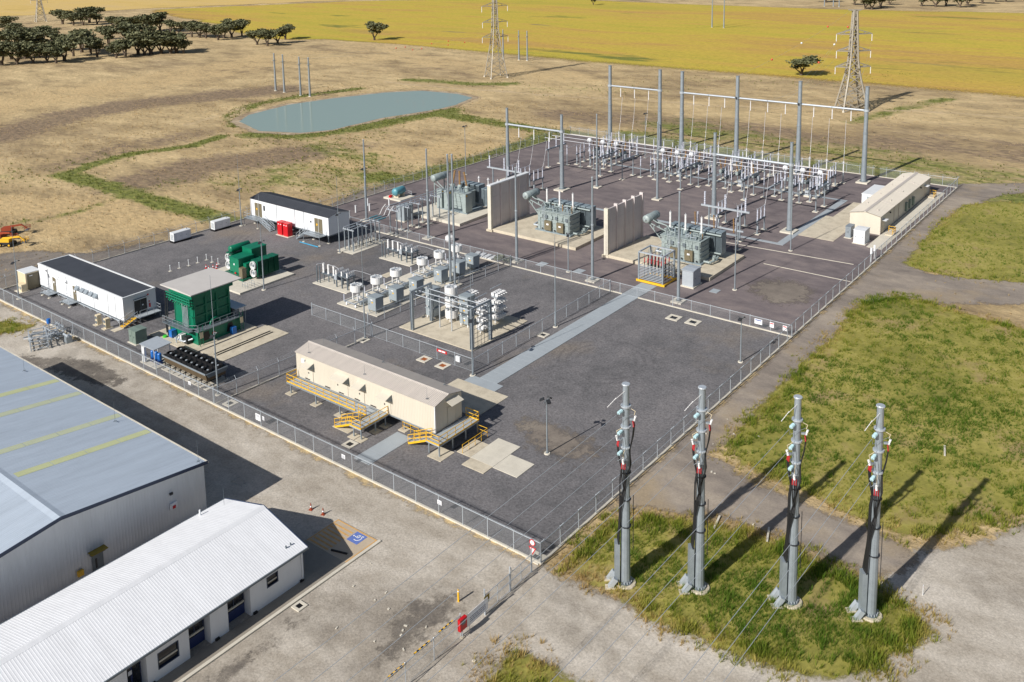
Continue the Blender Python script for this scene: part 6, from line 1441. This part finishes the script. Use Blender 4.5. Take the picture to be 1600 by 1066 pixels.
# ------------------------------------------------------------------ four cable termination poles
DIRL = Vector((-.61,.79,0))                                     # side on which the cables run
def cable_pole(label, x, y):
    H = 18.45; t = thing('cable_pole', label, 'pole', (x,y,0), 0, None)
    MB().cyl((0,0,.15),(0,0,H), .46, .27, 12, True, False).build('shaft', galv, t); MB().lathe([(.36,0),(.36,.06),(.33,.1)], (0,0,H), 14).build('cap', galvp, t)
    MB().lathe([(.95,-.1),(.95,.1),(.9,.16)], (0,0,0), 14).build('footing', conc, t); MB().lathe([(.62,0),(.62,.08)], (0,0,.16), 14).build('base_flange', galvd, t)
    b = MB()
    for k in range(14): a = 2*PI*k/14; b.cyl((.55*math.cos(a),.55*math.sin(a),.2),(.55*math.cos(a),.55*math.sin(a),.42),.035,.035,6)
    b.build('anchor_bolt', galvp, t)
    for k, z in enumerate((16.5,14.65,12.8)):
        MB().lathe([(.45,0),(.45,.12)], (0,0,z), 14).build('collar', galvp, t)
        # strain insulator towards -x, arm and termination on one side
        b = MB(); ax = Vector((-1,.12,-.12)).normalized(); o_ = Vector((-.4,.12,z-.25)); b.cyl(o_, o_+ax*.62, .045, .045, 8)
        for j_ in range(4): b.lathe([(.05,0),(.17,.02),(.15,.06),(.06,.08)], o_+ax*(.06+.13*j_), 12, ax)
        b.build('strain_insulator', glassi, t)
        s = (-1,1,1)[k]; sd = Vector((.25,-1,0)) if k == 0 else (Vector((-.75,.66,0)) if k == 1 else Vector((-.95,-.25,0))); sd.normalize(); base = sd*.35
        zz = z-1.05; e = sd*.72
        MB().bar((base.x,base.y,zz-.05),(e.x,e.y,zz),.16).build('bracket', galv, t)
        a_ = MB(); a_.insul((e.x,e.y,zz-.1), .45, .1, 10, 3, (sd.x*.3,sd.y*.3,1)); a_.build('post_insulator', porcw, t)
        b = MB(); b.tube([(-1.2,.2,z-.35),(-1.0,.2,z-.9),(e.x,e.y,zz+.5)], .016, 6); b.build('jumper', galv, t)
        b = MB(); b.tube([(e.x*.5,e.y*.5,zz+.95),(e.x*1.15,e.y*1.15,zz+.75),(e.x,e.y,zz+.4)], .024, 6); b.build('arcing_horn', beige, t)
        for j in (-1,0,1):
            off = Vector((-sd.y,sd.x,0))*(j*.15); q = e+off
            MB().insul((q.x,q.y,zz-.6), .48, .06, 8, 5, (-sd.x*.15,-sd.y*.15,1)).build('cable_sealing_end', redins, t)
            side = DIRL*.44 + Vector((-DIRL.y,DIRL.x,0))*(j*.14+(k-1)*.2)
            z2 = zz-.6; pts = [Vector((q.x,q.y,z2)), Vector((q.x*.85,q.y*.85,z2-1.0)), Vector((q.x*.5,q.y*.5,z2-2.2))]
            mid = Vector((side.x*1.05,side.y*1.05,7.0)); end = Vector((side.x*1.25+DIRL.x*.1,side.y*1.25+DIRL.y*.1,4.0))
            ang0 = math.atan2(q.y, q.x); ang1 = math.atan2(side.y, side.x)
            if ang1-ang0 > PI: ang1 -= 2*PI
            if ang0-ang1 > PI: ang1 += 2*PI
            zs = z2-2.2
            for f in (.25,.5,.75,1.0):
                an = ang0+(ang1-ang0)*f; rr = .49 + .02*j + .02*k; pts.append(Vector((rr*math.cos(an),rr*math.sin(an),zs+(7.0-zs)*f)))
            pts.append(end); b = MB(); b.tube(pts, .052, 6); b.build('cable', cablem, t)
    for z in (5.5,8,10.5): MB().lathe([(.57-.01*z,0),(.57-.01*z,.06)], (0,0,z), 12).build('cable_cleat', dark, t)
    d0 = DIRL*.72; rzd = math.atan2(DIRL.y, DIRL.x)
    b = MB(); b.cbox((d0.x,d0.y,2.15),(.42,.75,3.7),rzd); b.build('cable_guard', galv, t)
    for s in (-.75,.75):
        c = DIRL*1.15+Vector((-DIRL.y,DIRL.x,0))*s*.7; b = MB(); b.cbox((c.x,c.y,.42),(.4,.36,.95),rzd,-.6); b.build('cable_shroud', galvp, t); MB().cbox((c.x+DIRL.x*.2,c.y+DIRL.y*.2,.03),(.9,.6,.12),rzd).build('shroud_plinth', conc, t)
    b = MB(); b.tube([(-.1,-.1,H-.4),(-1.2,.3,H-.9)], .02, 5); b.insul((-1.1,.3,H-.85), 1.1, .035, 6, 4, (-1,.25,-.5)); b.build('earth_wire_rod', porcw, t)
    MB().bar((.45,-.5,8.3),(.45,-.5,3.2),.05).build('conduit', dark, t)
    for k, z in enumerate((16.2,14.35,12.5)):
        wire('thin overhead line running from the cable poles over the dirt road', sag((x-1.25,y+.22,z-.08),(x-175,y+8+k*.1,z+2.0),3.2,24), .019, 'overhead lines from the cable poles', galvp, 'overhead_line')
labs = ('galvanised cable pole nearest the fence corner','galvanised cable pole second from the fence corner','galvanised cable pole third from the fence corner','galvanised cable pole farthest from the fence, beside the pale dirt')
for lab, (u, v) in zip(labs, ((977,911),(1092,919),(1236,941),(1360,961))):
    p = at(u, v); cable_pole(lab, p.x, p.y)
for i_, (u, v) in enumerate(((1442,930),)):
    p = at(u, v); t = thing('marker_post', 'short white marker post at the edge of the pole grass', 'post', (p.x,p.y,0)); MB().box(-.06,.06,-.02,.02,0,.95).build('blade', white, t); MB().box(-.045,.045,-.026,-.02,.7,.85).build('reflector', red, t)

# ------------------------------------------------------------------ lattice towers and far poles
def lattice_tower(label, x, y, h, w, rz, sw=.2, arms=True):
    t = thing('lattice_tower', label, 'tower', (x,y,0), rz); zs = [0,.18*h,.36*h,.52*h,.66*h,.78*h,.88*h,.96*h,h]
    def hw(z): f = z/h; return w/2*(1-f/.45)+.16*w*(f/.45) if f < .45 else .16*w*(1-(f-.45)*1.05)
    cs = ((-1,-1),(1,-1),(1,1),(-1,1))
    for c in cs:
        b = MB()
        for a, e in zip(zs, zs[1:]): b.bar((c[0]*hw(a),c[1]*hw(a),a),(c[0]*hw(e),c[1]*hw(e),e), sw*1.3)
        b.build('leg', lattm, t); MB().cyl((c[0]*hw(0),c[1]*hw(0),-.1),(c[0]*hw(0),c[1]*hw(0),.5),.45,.35,8).build('footing', concw, t)
    for i, (a, e) in enumerate(zip(zs, zs[1:])):
        for c, d in zip(cs, cs[1:]+cs[:1]):
            b = MB(); n = 2 if i < 3 else 1
            for j in range(n):
                z0 = a+(e-a)*j/n; z1 = a+(e-a)*(j+1)/n
                b.bar((c[0]*hw(z0),c[1]*hw(z0),z0),(d[0]*hw(z1),d[1]*hw(z1),z1), sw*.7); b.bar((d[0]*hw(z0),d[1]*hw(z0),z0),(c[0]*hw(z1),c[1]*hw(z1),z1), sw*.7)
            b.bar((c[0]*hw(e),c[1]*hw(e),e),(d[0]*hw(e),d[1]*hw(e),e), sw*.7); b.build('bracing', lattm, t)
    for z, L in ((.44*h,5.6),(.6*h,5.4),(.77*h,5.6)):
        for s in (-1,1):
            b = MB(); q = hw(z)
            for yy in (-1,1): b.bar((s*q,yy*q,z),(s*L,0,z+.1), sw*.8); b.bar((s*q,yy*q,z+1.5),(s*L,0,z+.1), sw*.7); b.bar((s*(q+L)/2,yy*q*.5,z),(s*(q+L)/2,yy*q*.5,z+.75), sw*.5)
            b.build('crossarm', lattm, t); MB().insul((s*L,0,z-2.2), 2.2, .14, 6, 5).build('insulator_string', porcw, t)
    b = MB(); b.bar((-2.2,0,h+.4),(2.2,0,h+.4), sw*.8)
    for s in (-1,1): b.bar((s*hw(h),0,h),(s*2.2,0,h+.4), sw*.7); b.bar((0,s*hw(h),h),(s*1.0,0,h+.4), sw*.6)
    b.build('earth_wire_peak', lattm, t); return t
p = at(1330,172); lattice_tower('steel lattice transmission tower behind the four column gantry', p.x, p.y, 31.5, 7.8, -.9, .34)
p = at(775,121); lattice_tower('slender steel lattice tower in the pasture beyond the pond', p.x, p.y, 37.5, 7.2, -.5, .22)
p = at(64,34); lattice_tower('far lattice tower among the dark gum trees', p.x, p.y, 36, 7, -.3, .3)
def mono(label, u, v, h, grp, r=.42):
    p = at(u, v); t = thing('steel_monopole', label, 'pole', (p.x,p.y,0), 0, grp)
    MB().cyl((0,0,0),(0,0,h), r, r*.6, 10).build('shaft', galv, t); MB().lathe([(r*1.5,-.1),(r*1.4,.2)], n=10).build('footing', concw, t)
    MB().bar((-.9,0,h*.82),(.9,0,h*.82),.18).build('bracket', galvp, t); MB().lathe([(r*.75,0),(r*.75,.12)], (0,0,h), 10).build('cap', galvp, t)
for u, v in ((431,142),(444.5,144.5),(470,149.5),(484.5,151)): mono('steel monopole in the row of four beside the pond', u, v, 14.2, 'four monopoles by the pond')
for u, v in ((786.5,92),(811,94),(824,95)): mono('steel monopole beside the slender tower at the yellow field edge', u, v, 13.6, 'monopoles by the slender tower')
for u, v in ((1112.5,43),(1131,44)): mono('steel monopole standing inside the yellow field', u, v, 24, 'monopoles inside the yellow field')
for u, v in ((1288,10),(1302,10),(1311,11)): mono('thin far monopole beyond the yellow field', u, v, 20, 'far monopoles beyond the field')

# ------------------------------------------------------------------ trees
def leaf_mat(name, cols):
    m, n, b = nodes_of(name); a = attr(n, 'shade'); oi = n.nodes.new('ShaderNodeObjectInfo')
    s = math_node(n,'ADD', math_node(n,'MULTIPLY',a.outputs['Fac'],.75), math_node(n,'MULTIPLY',oi.outputs['Random'],.25))
    r = ramp(n, s, [(0,lin(cols[0])),(.5,lin(cols[1])),(1,lin(cols[2]))]); n.links.new(r.outputs[0], b.inputs['Base Color']); b.inputs['Roughness'].default_value = .7
    return m
LEAF = leaf_mat('gum_leaves', ((62,65,44),(90,93,62),(124,124,88)))
def gum_tree(seed, spread, hgt, flat=.55):
    rng = np.random.default_rng(seed); rr = random.Random(seed)
    t = thing('gum_tree', '', 'tree', (0,0,0)); b = MB(); tips = []
    def limb(p, d, L, r, lev):
        pts = [p]; q = p
        for k in range(3):
            d = (d+Vector((rr.uniform(-.22,.22),rr.uniform(-.22,.22),rr.uniform(-.05,.12)))).normalized(); e = q+d*(L/3); b.cyl(q, e, r*(1-.22*k), r*(1-.22*(k+1)), 6, False); q = e
        if lev == 0: tips.append(q); return
        for k in range(3 if lev > 1 else 2): a = rr.uniform(0,2*PI); limb(q, (d*.7+Vector((math.cos(a)*.8*spread,math.sin(a)*.8*spread,rr.uniform(.1,.5)))).normalized(), L*rr.uniform(.6,.82), r*.5, lev-1)
        tips.append(q)
    for k in range(3): a = 2.1*k+rr.uniform(-.4,.4); limb(Vector((.15*math.cos(a),.15*math.sin(a),hgt*.12)), Vector((math.cos(a)*.5*spread,math.sin(a)*.5*spread,1)).normalized(), hgt*.3, hgt*.028, 2)
    b.cyl((0,0,-.1),(0,0,hgt*.16), hgt*.045, hgt*.04, 8, False); b.build('trunk', bark, t)
    C = []; S = []
    zmax = max(p.z for p in tips)
    for p in tips:
        n = rr.randint(34,64); R = hgt*rr.uniform(.11,.2); sh = rr.uniform(.1,.9)
        v = rng.normal(0,1,(n,3)); v /= np.linalg.norm(v,axis=1)[:,None]; v *= (rng.uniform(0,1,(n,1))**.45)*R; v[:,2] *= flat
        C.append(v+np.array(p)); S.append(np.clip(sh*.5+.3+rng.normal(0,.2,n),0,1))
    C = np.concatenate(C); S = np.concatenate(S); N = len(C); s = hgt*.029
    A = rng.normal(0,1,(N,3)); A /= np.linalg.norm(A,axis=1)[:,None]; B = np.cross(A, rng.normal(0,1,(N,3))); B /= np.linalg.norm(B,axis=1)[:,None]
    sz = rng.uniform(.6,1.5,(N,1))*s; V = np.stack([C-A*sz-B*sz*.7, C+A*sz-B*sz*.6, C+A*sz*.8+B*sz*.7, C-A*sz*.9+B*sz*.6],1).reshape(-1,3)
    me = np_mesh('crown', V, np.arange(N*4).reshape(-1,4), [LEAF]); fattr(me, 'shade', np.repeat(S,4)); link('crown', me, t); return t
GUM = [gum_tree(21,1.0,10), gum_tree(8,.8,10,.65), gum_tree(33,1.25,9,.5), gum_tree(51,.9,8,.75)]
gused = set()
def tree(k, u, v, s, label, group=None, wide=1.0):
    p = at(u, v); rz = random.uniform(0,6.28); sc_ = (s*random.uniform(.9,1.15),s*random.uniform(.9,1.15),s*random.uniform(.9,1.05))
    if k in gused: o = copy_tree(GUM[k], (p.x,p.y,0), rz, label, group, sc_)
    else: gused.add(k); o = GUM[k]; o.location = (p.x,p.y,0); o.rotation_euler = (0,0,rz); o.scale = sc_; o['label'] = label; o['group'] = group or 'lone gums'
    o.scale = (o.scale[0]*wide, o.scale[1]*wide, o.scale[2])
    if group is None and 'group' in o: del o['group']
tree(2, 1252, 118, 1.15, 'lone spreading gum tree at the near edge of the yellow field', None, 1.75)
tree(0, 585, 63, 1.3, 'lone rounded gum tree at the field edge beyond the pond', None, 1.2)
tree(1, 927, 8, 1.0, 'lone distant gum tree at the far edge of the yellow field')
WOOD = [(3,102),(27,101),(52,99),(74,98),(101,95),(128,82),(152,89),(182,91),(216,85),(236,85),(267,84),(287,84),(115,40),(98,38),(152,38),(176,42),(203,51),(233,51),(267,50),(218,47),(190,46),(300,58),(322,60),(341,63),(362,58),(68,66),(44,66),(10,46),(84,66),(34,84),(60,82),(8,74),(250,48),(140,36),(165,62),(20,60),(205,72),(170,74),(88,99),(40,92),(115,88),(142,84),(196,88),(226,86),(252,84),(276,83),(18,93),(62,90),(95,80),(130,40),(185,44),(212,50),(242,50),(280,54),(312,59),(350,60),(55,70),(25,68)]
for i, (u, v) in enumerate(WOOD): tree(i % 4, u, v, random.uniform(1.0,1.55), 'dark gum tree in the wood beyond the dry pasture', 'gum trees of the pasture wood', random.uniform(1.15,1.6))
for u, v in ((402,70),(418,72),(434,68),(446,62)): tree(u % 4, u, v, 1.3, 'gum tree in the clump between wood and yellow field', 'gum trees of the small clump', 1.3)
tree(3, 378, 56, 1.5, 'tall gum tree standing up beside the yellow field corner')
for i, (u, v) in enumerate(((1352,14),(1362,15),(1376,12),(1390,8),(1440,10),(1462,11),(1478,9),(1500,12),(1512,9),(1535,6),(1556,3),(1572,3),(1290,4),(1335,8))): tree(i % 4, u, v, random.uniform(1.1,1.6), 'far gum tree in the row past the yellow field', 'far row of gum trees', 1.4)

# ------------------------------------------------------------------ scrap, machinery, litter
r_ = random.Random(12)
def scrap(label, x, y, L, Wd, H, rz, seed):
    q = random.Random(seed); t = thing('scrap_rack', label, 'scrap', (x,y,0), rz)
    for k in range(5): MB().bar((-L/2+k*L/4,-Wd/2,0),(-L/2+k*L/4,-Wd/2,H),.1).build('post', galvp, t); MB().bar((-L/2+k*L/4,Wd/2,0),(-L/2+k*L/4,Wd/2,H*.8),.1).build('post', galvp, t)
    for z in (.3,H*.5,H*.85):
        for y_ in (-Wd/2,Wd/2): MB().bar((-L/2,y_,z),(L/2,y_,z),.1).build('rail', galvp, t)
        for k in range(4): MB().bar((-L/2+k*L/3,-Wd/2,z),(-L/2+k*L/3,Wd/2,z),.08).build('rail', galvp, t)
    for k in range(22):
        a = q.uniform(0,PI); c = Vector((q.uniform(-L/2,L/2),q.uniform(-Wd/2,Wd/2),q.uniform(.2,H))); d = Vector((math.cos(a),math.sin(a),q.uniform(-.3,.3)))*q.uniform(.3,1.1)
        MB().bar(c-d,c+d,q.uniform(.06,.18),q.uniform(.04,.12)).build('bracket', q.choice((galv,galvp,galvd,white)), t)
scrap('tangled pile of galvanised brackets outside the front fence', -4.4, 84.6, 4.6, 2.2, 1.7, 1.2, 1); scrap('wire cage full of galvanised fittings against the front fence', -1.9, 85.2, 2.6, 1.8, 1.9, 1.5, 2)
t = thing('steel_trestle', 'short galvanised trestle lying beside the bracket pile', 'trestle', (-1.5,81.9,0), 1.4)
MB().box(-.5,.5,-.4,.4,0,.9).build('block', galv, t); MB().cyl((-.8,.2,1.1),(1.2,.2,.9),.16).build('drum', galvp, t); MB().bar((-.4,-.4,.8),(-.7,-.4,1.9),.1).build('upright', galvp, t)
t = thing('blue_drum', 'small blue drum on top of the bracket pile', 'drum', (-1.6,87.2,1.5)); MB().lathe([(.25,0),(.28,.1),(.28,.6),(.25,.7)], n=12).build('shell', bluep, t); MB().cyl((0,0,-1.5),(0,0,0),.06).build('stand', galv, t)
def boom_lift(label, x, y, rz, m):
    t = thing('boom_lift', label, 'machine', (x,y,0), rz); t.scale = (.75,.75,.75)
    MB().box(-1.6,1.6,-1.1,1.1,.5,1.1).build('chassis', dark, t)
    for a in (-1.2,1.2):
        for c in (-1.15,1.15): w = MB().lathe([(.5,-.18),(.5,.18)], (a,c,.5), 14, (0,1,0)).build('wheel', black, t); MB().lathe([(.25,-.2),(.25,.2)], (a,c,.5), 10, (0,1,0)).build('hub', m, w)
    MB().box(-1.5,1.0,-.9,.9,1.1,1.9).build('turret', m, t); MB().bar((-1.2,0,1.9),(3.4,.0,2.4),.35,.4).build('boom', m, t); MB().bar((3.4,0,2.4),(4.6,0,1.4),.25).build('jib', m, t); b = MB()
    MB().box(4.3,5.2,-.9,.9,1.0,1.1).build('basket_floor', galvd, t); railing([(4.3,-.9,1.1),(5.2,-.9,1.1),(5.2,.9,1.1),(4.3,.9,1.1),(4.3,-.9,1.1)], m, t, 1.0, .05, .9, False, 'basket_rail')
p = at(12,384); boom_lift('yellow boom lift parked on gravel beyond the fence', p.x, p.y, -1.0, yellow)
p = at(14,366); boom_lift('orange boom lift parked behind the yellow one', p.x, p.y, -.8, orange)
p = at(2,376); boom_lift('orange boom lift with its arm lowered at the gravel edge', p.x, p.y, -1.3, orange)
for i_ in range(22):
    u, v = r_.choice(((r_.uniform(520,760),r_.uniform(860,1040)),(r_.uniform(1080,1240),r_.uniform(640,830)))); p = at(u, v)
    tag(MB().cbox((0,0,.04),(r_.uniform(.1,.3),r_.uniform(.08,.2),.06),r_.uniform(0,3)).build('pale_stone', concw, None, (p.x,p.y,.0)), 'small pale stone lying on the dirt', 'stone', 'scattered pale stones')
for i_, (u, v) in enumerate(((1476,706),(1200,837),(1120,818))):
    p = at(u, v); tag(MB().cbox((0,0,.12),(2.2,.18,.08),r_.uniform(-.6,.6)).build('timber_offcut', concw, None, (p.x,p.y,.02)), 'pale plank lying loose on the verge', 'plank', 'loose planks on the verge')
# earth wires with round markers
def marker_wire(label, p, q, s, fr, cols, r=.016):
    t = thing('marker_wire', label, 'wire', p); L = [v-Vector(p) for v in sag(p, q, s, 24)]; MB().tube(L, r, 4).build('strand', galvp, t)
    for f, m_ in zip(fr, cols):
        c = L[int(round(f*24))]; MB().lathe([(.02,-.3),(.21,-.21),(.3,0),(.21,.21),(.02,.3)], c, 10, sm=True).build('marker_ball', m_, t)
tw = at(1330,172); rdm, whm = mat('marker_red',(206,84,60),.5), white
marker_wire('marked earth wire from the lattice tower to an inner gantry column', (tw.x-1,tw.y+1,31.8), (148.2,48.7,21.9), 1.2, (.25,.5,.75), (rdm,whm,rdm)); marker_wire('marked earth wire from the lattice tower to the next gantry column', (tw.x+1,tw.y-1,31.8), (148.2,33.2,21.9), 1.2, (.25,.5,.75), (rdm,whm,rdm))
for (a_, b_, n_) in (((444.5,144.5),(786.5,92),'second'),((470,149.5),(811,94),'third')):
    pa, pb = at(*a_), at(*b_); marker_wire('wire with red markers from the '+n_+' of the four monopoles by the pond', (pa.x,pa.y,13.6), (pb.x,pb.y,13.0), 2.0, (.45,.52,.64,.7), (rdm,)*4)
for k, (z, yg) in enumerate(((13.9,44.8),(18.9,41.0),(24.2,37.2),(13.9,29.6),(18.9,25.6),(24.2,21.8))):
    sd = -1 if k < 3 else 1; e = Vector((math.cos(-.9),math.sin(-.9),0))*5.5*sd; wire('thin conductor from the lattice tower down to the gantry beams', sag((tw.x+e.x,tw.y+e.y,z-2.2),(148.2,yg,16.4),2.0,16), .013, 'tower conductors', galvp, 'overhead_line')
